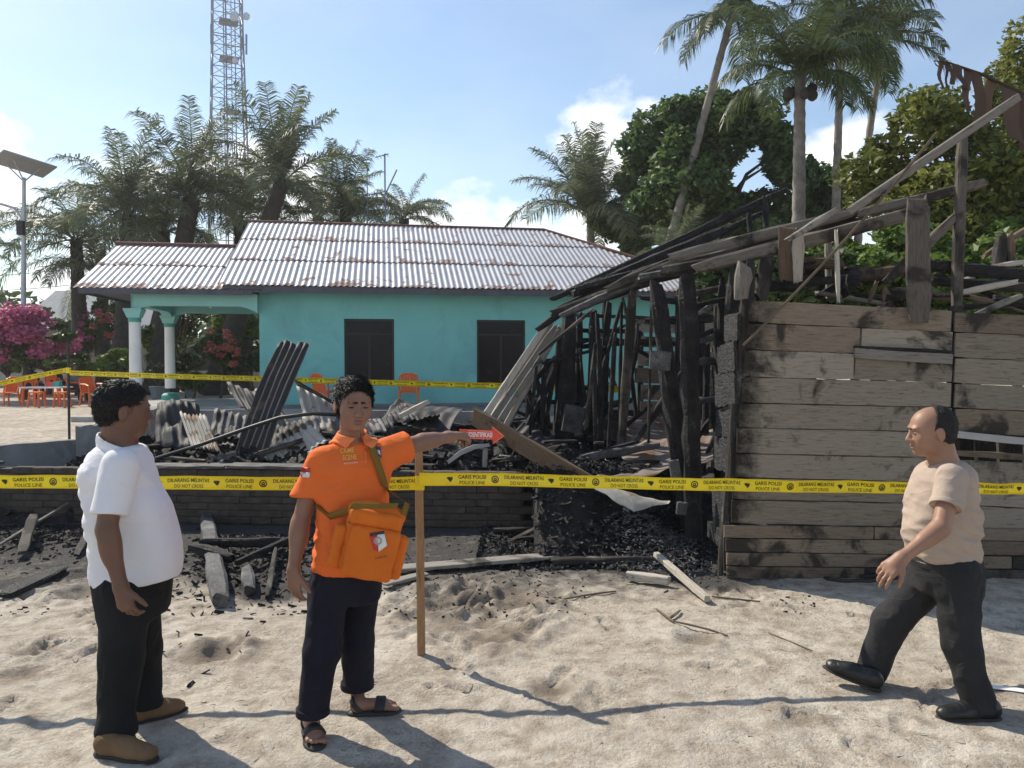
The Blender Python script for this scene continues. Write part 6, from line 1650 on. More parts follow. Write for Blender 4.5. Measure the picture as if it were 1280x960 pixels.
def shoe(parent, heel, toe, mat, wd=.048, sole='sole', sc=1.0, ankle=None, ht=.05):
    heel, toe = Vector(heel), Vector(toe); f = (toe - heel).normalized(); L = (toe - heel).length
    l_ = Vector((0, 0, 1)).cross(f).normalized(); u = f.cross(l_); M = Matrix((f, l_, u)).transposed()
    F = Field(*bounds([heel, toe, heel + u * .16], .09), .004)
    P = lambda x, y, z: heel + f * x * L + l_ * y + u * z
    F.ell(P(.17, 0, .045), (.055, .040, .048), M, .02); F.ell(P(.45, 0, .042), (.085, .043, .050), M, .035); F.ell(P(.72, 0, .032), (.085, wd, .036), M, .03); F.ell(P(.9, 0, .026), (.04, wd * .85, .024), M, .02)
    F.rc(P(.2, 0, .06), (ankle or P(.24, 0, .13)), .043, .040, .03)
    F.cut(P(0, 0, .012), -u)
    sh = F.build('shoe', mat, parent, folds(.0018, (28, 28, 28), 3))
    F = Field(*bounds([heel, toe], .09), .004)
    F.ell(P(.18, 0, .0), (.062, .043, .03), M, .01); F.ell(P(.70, 0, .0), (.11, wd + .004, .028), M, .01); F.ell(P(.45, 0, 0), (.09, .040, .028), M, .03)
    F.cut(P(0, 0, .0155), u); F.cut(P(0, 0, 0), -u); F.build('sole', sole, sh)
    return sh

def cut_ring(F, p, n, r): p = Vector(p); F.cut(p, n, ((p.x - r, p.y - r, p.z - r), (p.x + r, p.y + r, p.z + r)))

# ================= man in the white shirt (faces right, slightly away)
D0 = 3.55
man1 = thing('person', 'heavy man in white polo shirt and dark trousers standing side on', 'person', (gp(172, 930).x, 3.5, 0), 'men at the fire scene')
h1 = at(155, 512, 3.58); HY = R(34)
hd = Head(h1, HY, R(-2), 0, 1.09)
sh_n, sh_f = at(147, 583, 3.36), at(172, 578, 3.80)           # near (right) and far shoulder
el_n, wr_n = at(133, 662, 3.28), at(151, 733, 3.26)
nk = at(150, 560, 3.58)
hip_n, hip_f = at(160, 735, 3.47), at(172, 733, 3.66); kn_n, kn_f = at(152, 822, 3.45), at(176, 812, 3.68)
an_n, an_f = gp(145, 934) + Vector((0, 0, .085)), gp(180, 897) + Vector((0, 0, .085))
lo, hi = bounds([h1 + Vector((0, 0, .14)), sh_n, sh_f, wr_n, gp(150, 950), gp(225, 905), at(232, 690, 3.5), el_n], .22); lo[2] = -.02
B = Field(lo, hi, .0045)
hd.skin(B, jowl=.012, round_=.006)
B.rc(hd.p(-.03, 0, -.05), nk, .066, .074, .035); B.rc(nk, nk + Vector((-.01, 0, -.12)), .070, .08, .03)
B.rc(sh_n, el_n, .052, .043, .02); B.rc(el_n, wr_n, .043, .029, .012); B.ell(el_n.lerp(wr_n, .28), (.041, .040, .085), None, .03)
hand(B, wr_n, wr_n - el_n + Vector((.01, 0, -.03)), (.25, 1, 0), (1, -.1, 0), (.45, .5, .55, .6), 1.02)
B.rc(nk + Vector((0, 0, -.1)), (hip_n + hip_f) / 2, .11, .13, .04)
for a_, b_, c_ in ((hip_n, kn_n, an_n), (hip_f, kn_f, an_f)): B.rc(a_, b_, .075, .055, .03); B.rc(b_, c_, .05, .036, .02); B.rc(c_, c_ + Vector((.06, 0, -.05)), .036, .03, .02)
body1 = B.build('body', 'skin_dark', man1)
hd.hair(body1, 'hair', .009, .009, None, .0, 2, .100, 6000, .012, .8)
hd.face(body1)
S = Field(*bounds([sh_n, sh_f, at(120, 735, 3.55), at(240, 735, 3.55), at(160, 540, 3.55)], .2), .006)
yw = R(14)
def row(py, x0, x1, dep, half): p0, p1 = at(x0, py, dep), at(x1, py, dep); c_ = (p0 + p1) / 2; return (c_.z, c_.x, c_.y, (p1.x - p0.x) / 2, half, yw)
S.loft([row(728, 122, 220, 3.56, .165), row(705, 120, 223, 3.56, .170), row(685, 118, 222, 3.56, .172), row(660, 114, 217, 3.56, .174), row(632, 109, 208, 3.56, .182), row(605, 108, 194, 3.57, .182), row(585, 108, 188, 3.57, .185), row(570, 116, 183, 3.57, .14), row(556, 126, 179, 3.58, .09)], k=.02, rnd=.02)
se_n = sh_n.lerp(el_n, .80)
S.rc(sh_n + Vector((.01, .008, .0)), se_n, .078, .073, .04, cap=(sh_n.lerp(el_n, .76), el_n - sh_n)); S.rc(sh_f + Vector((0, -.03, 0)), sh_f + Vector((.05, .02, -.24)), .085, .075, .045)
S.ell(hd.p(-.02, 0, -.09), (.088, .088, .10), None, .01, 's')
def f1(V):
    # crease lines over the back and belly side
    return .009 * (1 - 2 * np.abs(fbm(np.stack([(V[:, 0] * .6 + V[:, 2]) * 17, V[:, 1] * 5, (V[:, 2] - V[:, 0]) * 4], -1), 3, 7))) * np.clip((h1.x - .02 - V[:, 0]) * 9, 0, 1) * np.clip((1.62 - V[:, 2]) * 6, 0, 1)
S.cut(at(170, 727, 3.5), (0.08, 0, -1))
shirt1 = S.build('shirt', 'shirt_white', man1, folds(.009, (4, 4, 6), 4, f1))
C = Field(*bounds([nk], .17), .004)   # stand-up collar
C.rc(at(150, 562, 3.57), at(147, 549, 3.575), .098, .090, .01); C.rc(hd.p(-.03, 0, -.02), at(150, 575, 3.57), .074, .086, .005, 's'); C.cut(at(150, 551, 3.575), (.42, 0, .9)); C.cut(at(150, 570, 3.57), (-.3, 0, -1)); C.build('collar', 'shirt_white', shirt1, folds(.003, (14, 14, 14), 5))
K = Field(*bounds([hip_n, hip_f, an_n, an_f, at(120, 720, 3.5), at(215, 720, 3.5)], .2), .006)
K.loft([row(765, 132, 207, 3.57, .165), row(742, 124, 209, 3.57, .172), row(718, 121, 211, 3.57, .165)], k=.02, rnd=.02)
for a_, b_, c_, x0 in ((hip_n, kn_n, an_n, 0), (hip_f, kn_f, an_f, 1)):
    K.rc(a_ + Vector((-.01, 0, 0)), b_, .112, .088, .045); K.rc(b_, c_ + Vector((0, 0, -.0)), .088, .080, .03); K.rc(c_, c_ + Vector((.008, 0, -.02)), .080, .083, .01)
K.cut((0, 0, .062), (0, 0, -1)); K.build('trousers', 'trouser_black', man1, folds(.010, (8, 8, 5), 9))
shoe(man1, gp(118, 944) + Vector((0, .02, .0)), gp(192, 950) + Vector((.0, 0, .0)), 'suede', ankle=an_n)
shoe(man1, gp(160, 905), gp(226, 888), 'suede', ankle=an_f)

# ================= man in the orange shirt (faces the camera, points right)
man2 = thing('person', 'man in orange polo shirt with outstretched arm pointing at the ruin', 'person', (gp(430, 910).x, 3.6, 0), 'men at the fire scene')
h2 = at(442, 506, 3.60); hd = Head(h2, R(-90 + 26), R(-3), R(-2), 1.04)
sh_r, sh_l = at(398, 574, 3.60), at(482, 566, 3.68)
el_r, wr_r = at(376, 652, 3.58), at(367, 712, 3.50)
el_l, wr_l = at(527, 553, 3.79), at(561, 546.5, 3.93)
nk = at(440, 550, 3.64)
hip_r, hip_l = at(414, 722, 3.60), at(452, 720, 3.70); kn_r, kn_l = at(402, 815, 3.53), at(447, 800, 3.74)
an_r, an_l = gp(390, 922) + Vector((0, .02, .10)), gp(446, 886) + Vector((0, .02, .10))
lo, hi = bounds([h2 + Vector((0, 0, .12)), wr_r, gp(390, 950), wr_l + Vector((.22, .05, 0)), sh_r, el_r], .16); lo[2] = -.03
B = Field(lo, hi, .0045)
hd.skin(B, jowl=-.002)
B.rc(hd.p(-.03, 0, -.06), nk, .054, .058, .03); B.rc(nk + Vector((0, .01, 0)), nk + Vector((0, .02, -.12)), .054, .058, .02)
B.rc(sh_r, el_r, .048, .041, .02); B.rc(el_r, wr_r, .042, .027, .012); B.ell(el_r.lerp(wr_r, .27), (.040, .040, .075), None, .03)
B.rc(sh_l, el_l, .048, .041, .02); B.rc(el_l, wr_l, .042, .027, .012); B.rc(el_l.lerp(wr_l, .1), el_l.lerp(wr_l, .45), .041, .036, .02)
hand(B, wr_r, (.03, -.05, -1), (.35, .6, 0), (.75, -.65, 0), (.30, .35, .38, .42), .98)
hand(B, wr_l, wr_l - el_l, (-.25, -.55, -.75), (-.3, -.75, .55), (.85, .9, .95, .95), .98, spread=.0, thumb=(.9, .25, .35), tcurl=.4)
B.rc(nk + Vector((0, .02, -.1)), (hip_r + hip_l) / 2, .065, .08, .03)
FT2 = [(gp(386, 908), gp(399, 946)), (gp(436, 893), gp(496, 889))]
for (a_, b_, c_), (hl, to) in zip(((hip_r, kn_r, an_r), (hip_l, kn_l, an_l)), FT2):
    B.rc(a_, b_, .07, .05, .03); B.rc(b_, c_, .047, .034, .02)
    f = (to - hl).normalized(); l_ = Vector((0, 0, 1)).cross(f); U = Vector((0, 0, .022))
    B.rc(hl + f * .045 + U + Vector((0, 0, .018)), c_, .032, .036, .02)
    B.rc(hl + f * .04 + U + Vector((0, 0, .022)), hl + f * .16 + U + Vector((0, 0, .022)), .031, .028, .02); B.ell(hl + f * .165 + U + Vector((0, 0, .018)), (.05, .042, .022), Matrix((f, l_, Vector((0, 0, 1)))).transposed(), .015)
    for i in range(5):
        sgn = 1 if hl is FT2[0][0] else -1
        o_ = (-.034 + i * .017) * (1 if hl is FT2[0][0] else -1); ln_ = (.205, .222, .226, .228, .235)[i]
        B.rc(hl + f * .17 + l_ * o_ + U + Vector((0, 0, .012)), hl + f * ln_ + l_ * o_ * 1.05 + U + Vector((0, 0, .010)), .010, .0105 if i < 4 else .0135, .004)
body2 = B.build('body', 'skin_mid', man2)
hd.hair(body2, 'hair', .007, .005, None, .002, 5, .102, 6000, .020, .3)
hd.face(body2)
for i, (hl, to) in enumerate(FT2):
    f = (to - hl).normalized(); l_ = Vector((0, 0, 1)).cross(f); M = Matrix((f, l_, Vector((0, 0, 1)))).transposed()
    F = Field(*bounds([hl, to], .1), .004); F.ell(hl + f * .05, (.062, .042, .03), M, .01); F.ell(hl + f * .18, (.08, .053, .03), M, .02); F.ell(hl + f * .11, (.08, .044, .03), M, .02)
    F.cut((0, 0, .022), (0, 0, 1)); F.cut((0, 0, .0), (0, 0, -1)); so = F.build('sandal_sole', 'sandal', man2)
    for x0, x1, z_ in ((.115, .165, .0), (.06, .095, .0)):
        F = Field(*bounds([hl, to], .1), .004)
        F.rc(hl + f * .04 + Vector((0, 0, .044)), hl + f * .165 + Vector((0, 0, .042)), .042, .038, .01); F.ell(hl + f * .165 + Vector((0, 0, .036)), (.07, .053, .030), M, .015)
        if x1 < .1: F.rc(hl + f * .05 + Vector((0, 0, .04)), hl + f * .06 + Vector((0, 0, .09)), .043, .046, .01)
        F.cut(hl + f * x0, -f + Vector((0, 0, .25 if x1 > .1 else -.9))); F.cut(hl + f * x1, f + Vector((0, 0, -.25 if x1 > .1 else .9))); F.cut((0, 0, .012), (0, 0, -1)); F.build('sandal_strap', 'sandal', so)
    F = Field(*bounds([hl, to], .1), .003); F.ell(hl + f * .14 + Vector((0, 0, .068)), (.016, .016, .006), M, .003); F.build('buckle', 'galvanised', so)
S = Field(*bounds([sh_r, sh_l, at(385, 720, 3.6), at(490, 720, 3.6), at(505, 565, 3.7), at(440, 535, 3.6), at(365, 620, 3.6)], .17), .0055)
yw = R(14)
def row2(py, x0, x1, dep, half): p0, p1 = at(x0, py, dep), at(x1, py, dep); c_ = (p0 + p1) / 2; return (c_.z, c_.x, c_.y, (p1.x - p0.x) / 2, half, yw)
S.loft([row2(716, 393, 474, 3.64, .128), row2(690, 394, 476, 3.64, .128), row2(660, 397, 480, 3.64, .125), row2(630, 397, 486, 3.64, .122), row2(600, 394, 490, 3.64, .120), row2(578, 392, 490, 3.64, .105), row2(562, 404, 484, 3.65, .075), row2(552, 422, 464, 3.65, .055)], k=.02, rnd=.02)
se_r, se_l = sh_r.lerp(el_r, .60), sh_l.lerp(el_l, .52)
S.rc(sh_r + Vector((.012, 0, .0)), sh_r.lerp(el_r, .72), .066, .080, .04, cap=(sh_r.lerp(el_r, .58), (el_r - sh_r) + Vector((.08, 0, 0))))
S.rc(sh_l + Vector((-.02, 0, -.01)), sh_l.lerp(el_l, .75), .070, .076, .04, cap=(sh_l.lerp(el_l, .60), el_l - sh_l))
S.rc(hd.p(-.03, 0, -.02), nk + Vector((0, 0, .06)), .058, .056, .006, 's'); S.rc(at(450, 549, 3.55), at(457.5, 580, 3.49), .015, .004, .004, 's')
S.cut(at(430, 713, 3.6), (-.05, 0, -1))
shirt2 = S.build('shirt', 'shirt_orange', man2, folds(.009, (5, 5, 7), 14, lambda V: .008 * (1 - 2 * np.abs(fbm(np.stack([(V[:, 0] * .7 + V[:, 2]) * 14, V[:, 1] * 5, (V[:, 2] - V[:, 0]) * 4], -1), 3, 3))) * np.clip((1.16 - V[:, 2]) * 5, 0, 1)))
bv2 = BVHTree.FromPolygons([v.co for v in shirt2.data.vertices], [tuple(p.vertices) for p in shirt2.data.polygons])
def on_shirt(px, py, off=.003):
    r = ray(px, py).normalized(); o = Vector((0, 0, CAM_H)); hit_, nrm, _, _ = bv2.ray_cast(o, r)
    if hit_ is None: return at(px, py, 3.5)
    return hit_ - r * off
# folded collar: two flaps and the buttoned placket
def flap(poly, name, mat, off=.008, th=.004, parent=shirt2, surf=on_shirt, n=8):
    """patch laid on the shirt: poly = 4 pixel corners"""
    V = []; F = []
    a_, b_, c_, d_ = [Vector(q) for q in poly]
    for i in range(n + 1):
        for j in range(n + 1): q = a_.lerp(b_, i / n).lerp(d_.lerp(c_, i / n), j / n); V.append(surf(q.x, q.y, off))
    for i in range(n + 1):
        for j in range(n + 1): q = a_.lerp(b_, i / n).lerp(d_.lerp(c_, i / n), j / n); V.append(surf(q.x, q.y, off - th))
    N = (n + 1) ** 2; ix = lambda i, j: i * (n + 1) + j
    for i in range(n):
        for j in range(n): F.append((ix(i, j), ix(i + 1, j), ix(i + 1, j + 1), ix(i, j + 1))); F.append((N + ix(i, j), N + ix(i, j + 1), N + ix(i + 1, j + 1), N + ix(i + 1, j)))
    for e in ([ix(i, 0) for i in range(n + 1)], [ix(n, j) for j in range(n + 1)], [ix(i, n) for i in range(n, -1, -1)], [ix(0, j) for j in range(n, -1, -1)]):
        for p, q in zip(e[:-1], e[1:]): F.append((p, q, q + N, p + N))
    m = MB(); m.add(V, F); return m.build(name, MT[mat], parent, True)
bvc = BVHTree.FromPolygons([v.co for v in shirt2.data.vertices] + [v.co for v in body2.data.vertices], [tuple(p.vertices) for p in shirt2.data.polygons] + [tuple(i + len(shirt2.data.vertices) for i in p.vertices) for p in body2.data.polygons])
def on_both(px, py, off=.003):
    r = ray(px, py).normalized(); h_, _, _, _ = bvc.ray_cast(Vector((0, 0, CAM_H)), r); return (h_ - r * off) if h_ is not None else at(px, py, 3.56)
CF = Field(*bounds([nk], .16), .0035)
CF.rc(at(440, 556, 3.645), at(440, 540, 3.66), .080, .070, .01); CF.rc(at(440, 566, 3.645), at(440, 534, 3.66), .070, .060, .004, 's')
CF.cut(at(440, 541, 3.65), (0, -.30, 1)); CF.cut(at(440, 557, 3.64), (0, .2, -1)); CF.cut(at(440, 550, 3.61), (.12, -1, 0))
CF.build('collar_stand', 'shirt_orange_light', shirt2, folds(.002, (14, 14, 14), 6))
def flap3(quad, name, mat, off, th, parent, n=8):
    V = []; F = []; a_, b_, c_, d_ = [Vector(q) for q in quad]; N = (n + 1) ** 2; ix = lambda i, j: i * (n + 1) + j
    for o_ in (off, off - th):
        for i in range(n + 1):
            for j in range(n + 1):
                q = a_.lerp(b_, i / n).lerp(d_.lerp(c_, i / n), j / n); l_, n_, _, _ = bvc.find_nearest(q); V.append(l_ + n_ * (o_ + .006 * math.sin(math.pi * j / n)))
    for i in range(n):
        for j in range(n): F.append((ix(i, j), ix(i + 1, j), ix(i + 1, j + 1), ix(i, j + 1))); F.append((N + ix(i, j), N + ix(i, j + 1), N + ix(i + 1, j + 1), N + ix(i + 1, j)))
    for e in ([ix(i, 0) for i in range(n + 1)], [ix(n, j) for j in range(n + 1)], [ix(i, n) for i in range(n, -1, -1)], [ix(0, j) for j in range(n, -1, -1)]):
        for p, q in zip(e[:-1], e[1:]): F.append((p, q, q + N, p + N))
    m = MB(); m.add(V, F); return m.build(name, MT[mat], parent, True)
flap3([at(415, 539, 3.64), at(446, 548, 3.565), at(432, 559, 3.555), at(410, 549, 3.62)], 'collar', 'shirt_orange_light', .012, .009, shirt2)
flap3([at(456, 549, 3.565), at(463, 540, 3.64), at(473, 549, 3.64), at(466, 560, 3.565)], 'collar', 'shirt_orange_light', .012, .009, shirt2)
flap([(455.5, 560), (458.5, 560), (459.5, 584), (456.5, 584)], 'placket', 'shirt_orange', .004, .003, n=4)
for py in (567, 577):
    m = MB(); c_ = on_shirt(457, py, .005); m.tube([c_, c_ + Vector((0, .003, 0))], .005, 8); m.build('button', MT['shirt_orange_light'], shirt2)
def text_on(txt, px, py, wpx, hpx, ang, mat, name, surf=on_shirt, parent=shirt2, bold=.02, off=.0035):
    V, F = fit_text(txt, wpx, hpx, bold); ca, sa = math.cos(ang), math.sin(ang)
    P = [surf(px + x * ca + y * sa, py + x * sa - y * ca, off) for x, y, _ in V]
    me = bpy.data.meshes.new(name); me.from_pydata([tuple(p) for p in P], [], F); me.update(); return obj_from(me, name, MT[mat], parent)
text_on('CRIME', 434, 563, 17.5, 6.5, R(-4), 'print_yellow', 'lettering'); text_on('SCENE', 437, 571.5, 17.5, 6.5, R(-4), 'print_yellow', 'lettering')
for i in range(7): flap([(430 + i * 2.5, 578.4 - i * .25), (431.9 + i * 2.5, 578.2 - i * .25), (431.9 + i * 2.5, 580.4 - i * .25), (430 + i * 2.5, 580.6 - i * .25)], 'print_mark', 'print_pink', .003, .001, n=1)
flap([(376, 584), (387.5, 584.5), (387.5, 590.5), (375.5, 590)], 'flag_patch', 'badge_red', .004, .0015, n=3); flap([(375.5, 590.2), (387.5, 590.7), (387, 597), (375, 596.5)], 'flag_patch', 'badge_white', .004, .0015, n=3)
flap([(469, 557), (476, 559), (477, 572), (472, 569)], 'chest_badge', 'navy_badge', .004, .0015, n=3); flap([(471, 562), (475, 563), (475.5, 569), (473, 567)], 'chest_badge', 'badge_white', .0055, .001, n=2)
K = Field(*bounds([hip_r, hip_l, an_r, an_l, at(385, 705, 3.6), at(480, 705, 3.6)], .17), .0055)
K.loft([row2(750, 392, 476, 3.645, .120), row2(728, 391, 475, 3.645, .125), row2(704, 395, 472, 3.645, .118)], k=.02, rnd=.02)
K.rc(hip_r, kn_r, .090, .080, .04); K.rc(kn_r, an_r + Vector((0, 0, -.02)), .080, .069, .03); K.rc(hip_l, kn_l, .088, .078, .03); K.rc(kn_l, an_l, .078, .075, .03)
cut_ring(K, an_r + Vector((0, 0, .005)), (0, 0, -1), .13); cut_ring(K, an_l + Vector((0, 0, .005)), (.05, 0, -1), .13)
tr2 = K.build('trousers', 'trouser_navy', man2, folds(.010, (8, 8, 5), 19))
for a_, r_ in ((an_r, .071), (an_l, .077)):
    F = Field(*bounds([a_], .13), .004); F.rc(a_ + Vector((0, 0, .05)), a_ + Vector((0, 0, -.02)), r_ + .004, r_ + .006, .01); F.rc(a_ + Vector((0, 0, .08)), a_ + Vector((0, 0, -.1)), r_ - .01, r_ - .01, .004, 's'); F.cut(a_ + Vector((0, 0, .035)), (0, 0, 1)); F.cut(a_ + Vector((0, 0, .0)), (0, 0, -1)); F.build('cuff', 'trouser_navy', tr2, folds(.003, (10, 10, 10), 8))
# the arrow sign in the hand
ar = thing('arrow_sign', 'red arrow shaped sign reading IDENTIFIKASI held in the outstretched hand', 'sign', at(585, 543, 3.98))
dz = 3.99
def ap(px, py, o_=0): return at(px, py, dz + (px - 585) / 45 * .05 - o_)
m = MB(); poly = [ap(574, 536.5), ap(615, 538.5), ap(615, 532.5), ap(631, 545), ap(616, 555.5), ap(616, 549.5), ap(574, 548.5)]; m.prism(poly, (0, 0, 0), (0, .006, 0)); bd = m.build('sign_board', MT['red_sign'], ar)
V, F_ = fit_text('IDENTIFIKASI', 29.5, 6.2, .02); me = bpy.data.meshes.new('lettering'); me.from_pydata([tuple(ap(600.5 + x, 543.4 - y + .02 * x, .004)) for x, y, _ in V], [], F_); me.update(); obj_from(me, 'lettering', MT['sign_white'], bd)
m = MB()
for q0, q1 in (((585, 538.2), (615, 539.4)), ((585, 548), (615, 548.6)), ((616.3, 534.5), (629, 545)), ((629, 545), (617, 553.5))):
    a_, b_ = ap(*q0, .0045), ap(*q1, .0045); m.tube([a_, b_], .0011, 4)
m.build('border', MT['print_pink'], bd)
m = MB(); m.tube([ap(577, 540.5, .003), ap(584, 540.8, .006)], .003, 6); m.build('pin', MT['sign_white'], bd)
# shoulder bag
bag = thing('shoulder_bag', 'orange shoulder bag with a shield badge hanging at the hip', 'bag', at(465, 680, 3.42))
bc = at(463, 676, 3.425); tilt = R(-14); Mb = Matrix.Rotation(R(12), 3, 'Z') @ Matrix.Rotation(-tilt, 3, 'Y')
bx_, by_, bz_ = Mb @ Vector((1, 0, 0)), Mb @ Vector((0, 1, 0)), Mb @ Vector((0, 0, 1))
def bp(x, y, z): return bc + bx_ * x + by_ * y + bz_ * z
F = Field(*bounds([bc], .32), .005); F.box(bp(0, .02, .0), (.120, .05, .146), Mb, .03); F.ell(bp(0, .02, .13), (.125, .045, .045), Mb, .03); F.build('bag_body', 'bag_orange', bag, folds(.006, (9, 9, 9), 25))
F = Field(*bounds([bc], .32), .005); F.box(bp(.012, -.035, -.045), (.112, .03, .118), Mb, .025); fp = F.build('front_pocket', 'bag_orange', bag, folds(.0055, (10, 10, 10), 26))
F = Field(*bounds([bc], .32), .005); F.box(bp(.0, -.012, .105), (.118, .045, .035), Mb, .022); F.build('top_flap', 'bag_orange', bag, folds(.006, (10, 10, 10), 28))
for sx in (-1, 1):
    F = Field(*bounds([bp(sx * .15, 0, -.06)], .16), .005); F.box(bp(sx * .138, .012, -.05), (.028, .04, .098), Mb, .02); F.build('side_pocket', 'bag_orange', bag, folds(.005, (12, 12, 12), 27))
m = MB(); m.tube([bp(-.118 + .236 * i / 12, -.036 - .006 * math.sin(i / 12 * math.pi), .068 + .006 * math.sin(i)) for i in range(13)], .004, 6); m.build('zip', MT['strap_olive'], bag)
bvb = BVHTree.FromPolygons([v.co for v in fp.data.vertices], [tuple(p.vertices) for p in fp.data.polygons])
def on_bag(px, py, off=.003):
    r = ray(px, py).normalized(); o = Vector((0, 0, CAM_H)); h_, _, _, _ = bvb.ray_cast(o, r); return (h_ - r * off) if h_ is not None else at(px, py, 3.36)
flap([(462, 666.5), (480, 663.5), (480.5, 667), (462.5, 670)], 'badge', 'badge_black', .004, .0015, fp, on_bag, 4)
flap([(462.5, 670.2), (471.5, 668.7), (473, 690), (466.5, 686.5)], 'badge', 'badge_red', .004, .0015, fp, on_bag, 4)
flap([(471.7, 668.6), (480.5, 667.2), (484, 682), (473.2, 690)], 'badge', 'badge_white', .004, .0015, fp, on_bag, 4)
V, F_ = ring(3.0, 5.2, 16); me = bpy.data.meshes.new('badge'); me.from_pydata([tuple(on_bag(472.5 + x, 676 - y, .006)) for x, y, _ in V], [], F_); me.update(); obj_from(me, 'badge', MT['badge_grey'], fp)
text_on('D', 472.5, 676, 3.4, 4.2, R(-8), 'badge_white', 'badge', on_bag, fp, .03, .0065)
for i in range(6): flap([(469 + i * 2.6, 697 - i * .45), (470.8 + i * 2.6, 696.7 - i * .45), (470.8 + i * 2.6, 699 - i * .45), (469 + i * 2.6, 699.3 - i * .45)], 'print_mark', 'bag_print', .003, .001, fp, on_bag, 1)
def strap(pts, wd, name, mat, parent):
    V = []; F = []; pts = [Vector(p) for p in pts]
    for i, p in enumerate(pts):
        t = (pts[min(i + 1, len(pts) - 1)] - pts[max(i - 1, 0)]).normalized(); loc, nr, _, _ = bv2.find_nearest(p); n = (p - loc); n = nr if n.length < 1e-4 else n.normalized()
        if n.dot(nr) < 0: n = nr
        s_ = t.cross(n).normalized()
        for a_ in (-1, 1):
            for b_ in (0, .004): V.append(p + s_ * wd / 2 * a_ + n * b_)
    for i in range(len(pts) - 1): A = i * 4; F += [(A, A + 2, A + 6, A + 4), (A + 1, A + 5, A + 7, A + 3), (A, A + 4, A + 5, A + 1), (A + 2, A + 3, A + 7, A + 6)]
    m = MB(); m.add(V, F); return m.build(name, MT[mat], parent, True)
def snap(p, off=.010): l_, n_, _, _ = bv2.find_nearest(p); return l_ + n_ * off
fr = [on_shirt(465 + (483 - 465) * i / 8, 560 + (612 - 560) * i / 8, .012) for i in range(9)]
topS = snap(at(467, 553, 3.68)); backs = [snap(q) for q in (at(462, 560, 3.80), at(445, 600, 3.82), at(425, 640, 3.82), at(405, 655, 3.76), at(397, 650, 3.66))]
P = [bp(-.112, .0, .12), snap(at(414, 642, 3.52), .008), snap(at(405, 630, 3.55), .008)] + backs[::-1] + [topS] + fr + [bp(.12, .0, .20), bp(.115, -.005, .14)]
strap(P, .034, 'strap', 'strap_olive', bag)
flapz = MB(); flapz.add([bp(-.13, -.055, .13), bp(.07, -.058, .175), bp(.08, -.05, .198), bp(-.12, -.048, .158), bp(-.13, -.049, .13), bp(.07, -.052, .175), bp(.08, -.044, .198), bp(-.12, -.042, .158)], [(0, 1, 2, 3), (7, 6, 5, 4), (0, 4, 5, 1), (1, 5, 6, 2), (2, 6, 7, 3), (3, 7, 4, 0)]); flapz.build('carry_handle', MT['strap_olive'], bag)

# ================= walking man in the beige T-shirt
man3 = thing('person', 'balding man in beige T-shirt and dark trousers walking past the plank wall', 'person', (gp(1160, 890).x, 3.85, 0), 'men at the fire scene')
h3 = at(1164, 539, 3.86); hd = Head(h3, R(180 - 8), R(-4), 0, 1.05)
sh_n, sh_f = at(1190, 600, 3.66), at(1180, 596, 4.06)
el_n, wr_n = at(1176, 660, 3.56), at(1128, 697, 3.52)
el_f, wr_f = at(1205, 655, 4.12), at(1212, 700, 4.05)
nk = at(1180, 582, 3.86)
hip_n, hip_f = at(1192, 715, 3.76), at(1172, 715, 3.94); kn_n, kn_f = at(1200, 800, 3.72), at(1113, 778, 4.02)
an_n, an_f = at(1222, 880, 3.70), at(1090, 838, 4.07)
lo, hi = bounds([h3 + Vector((0, 0, .12)), gp(1040, 860), gp(1250, 910), wr_n, sh_n, sh_f, wr_f], .17); lo[2] = -.02
B = Field(lo, hi, .0045)
hd.skin(B, jowl=.008, round_=.003)
B.rc(hd.p(-.035, 0, -.05), nk, .062, .068, .035); B.rc(nk, nk + Vector((0.01, 0, -.12)), .066, .08, .03)
B.rc(sh_n, el_n, .048, .040, .02); B.rc(el_n, wr_n, .041, .027, .012); B.rc(el_n.lerp(wr_n, .1), el_n.lerp(wr_n, .42), .042, .036, .02)
B.rc(sh_f, el_f, .052, .045, .02); B.rc(el_f, wr_f, .046, .030, .012)
hand(B, wr_n, (wr_n - el_n).normalized() + Vector((-.05, 0, -.12)), (.45, .55, -.5), (-.55, -.25, -.55), (.28, .30, .36, .42), 1.05, spread=.07)
hand(B, wr_f, (.1, 0, -1), (-.6, -.6, 0), (-.6, .3, 0), .35, 1.0)
B.rc(nk + Vector((0, 0, -.1)), (hip_n + hip_f) / 2, .105, .12, .04)
for a_, b_, c_ in ((hip_n, kn_n, an_n), (hip_f, kn_f, an_f)): B.rc(a_, b_, .075, .055, .03); B.rc(b_, c_, .05, .036, .02); B.rc(c_, c_ + Vector((-.05, 0, -.04)), .036, .03, .02)
body3 = B.build('body', 'skin_tan', man3)
hd.hair(body3, 'hair_grey', .006, .004, [((.004, 0, .05), (.96, 0, .22)), ((.02, 0, -.005), (.35, 0, -.94)) if False else ((-.07, 0, -.068), (.45, 0, -.89))], .0, 8, strands=4000, slen=.007, wild=.3)
hd.face(body3)
S = Field(*bounds([sh_n, sh_f, at(1120, 660, 3.85), at(1228, 712, 3.85), at(1180, 560, 3.85)], .19), .0055)
yw = R(-6)
def row3(py, x0, x1, half, dep=3.86): p0, p1 = at(x0, py, dep), at(x1, py, dep); c_ = (p0 + p1) / 2; return (c_.z, c_.x, c_.y, (p1.x - p0.x) / 2, half, yw)
S.loft([row3(702, 1142, 1218, .155), row3(685, 1136, 1218, .162), row3(664, 1131, 1217, .166), row3(642, 1134, 1218, .168), row3(620, 1140, 1217, .172), row3(602, 1146, 1214, .170), row3(588, 1151, 1212, .145), row3(576, 1162, 1203, .09)], k=.02, rnd=.02)
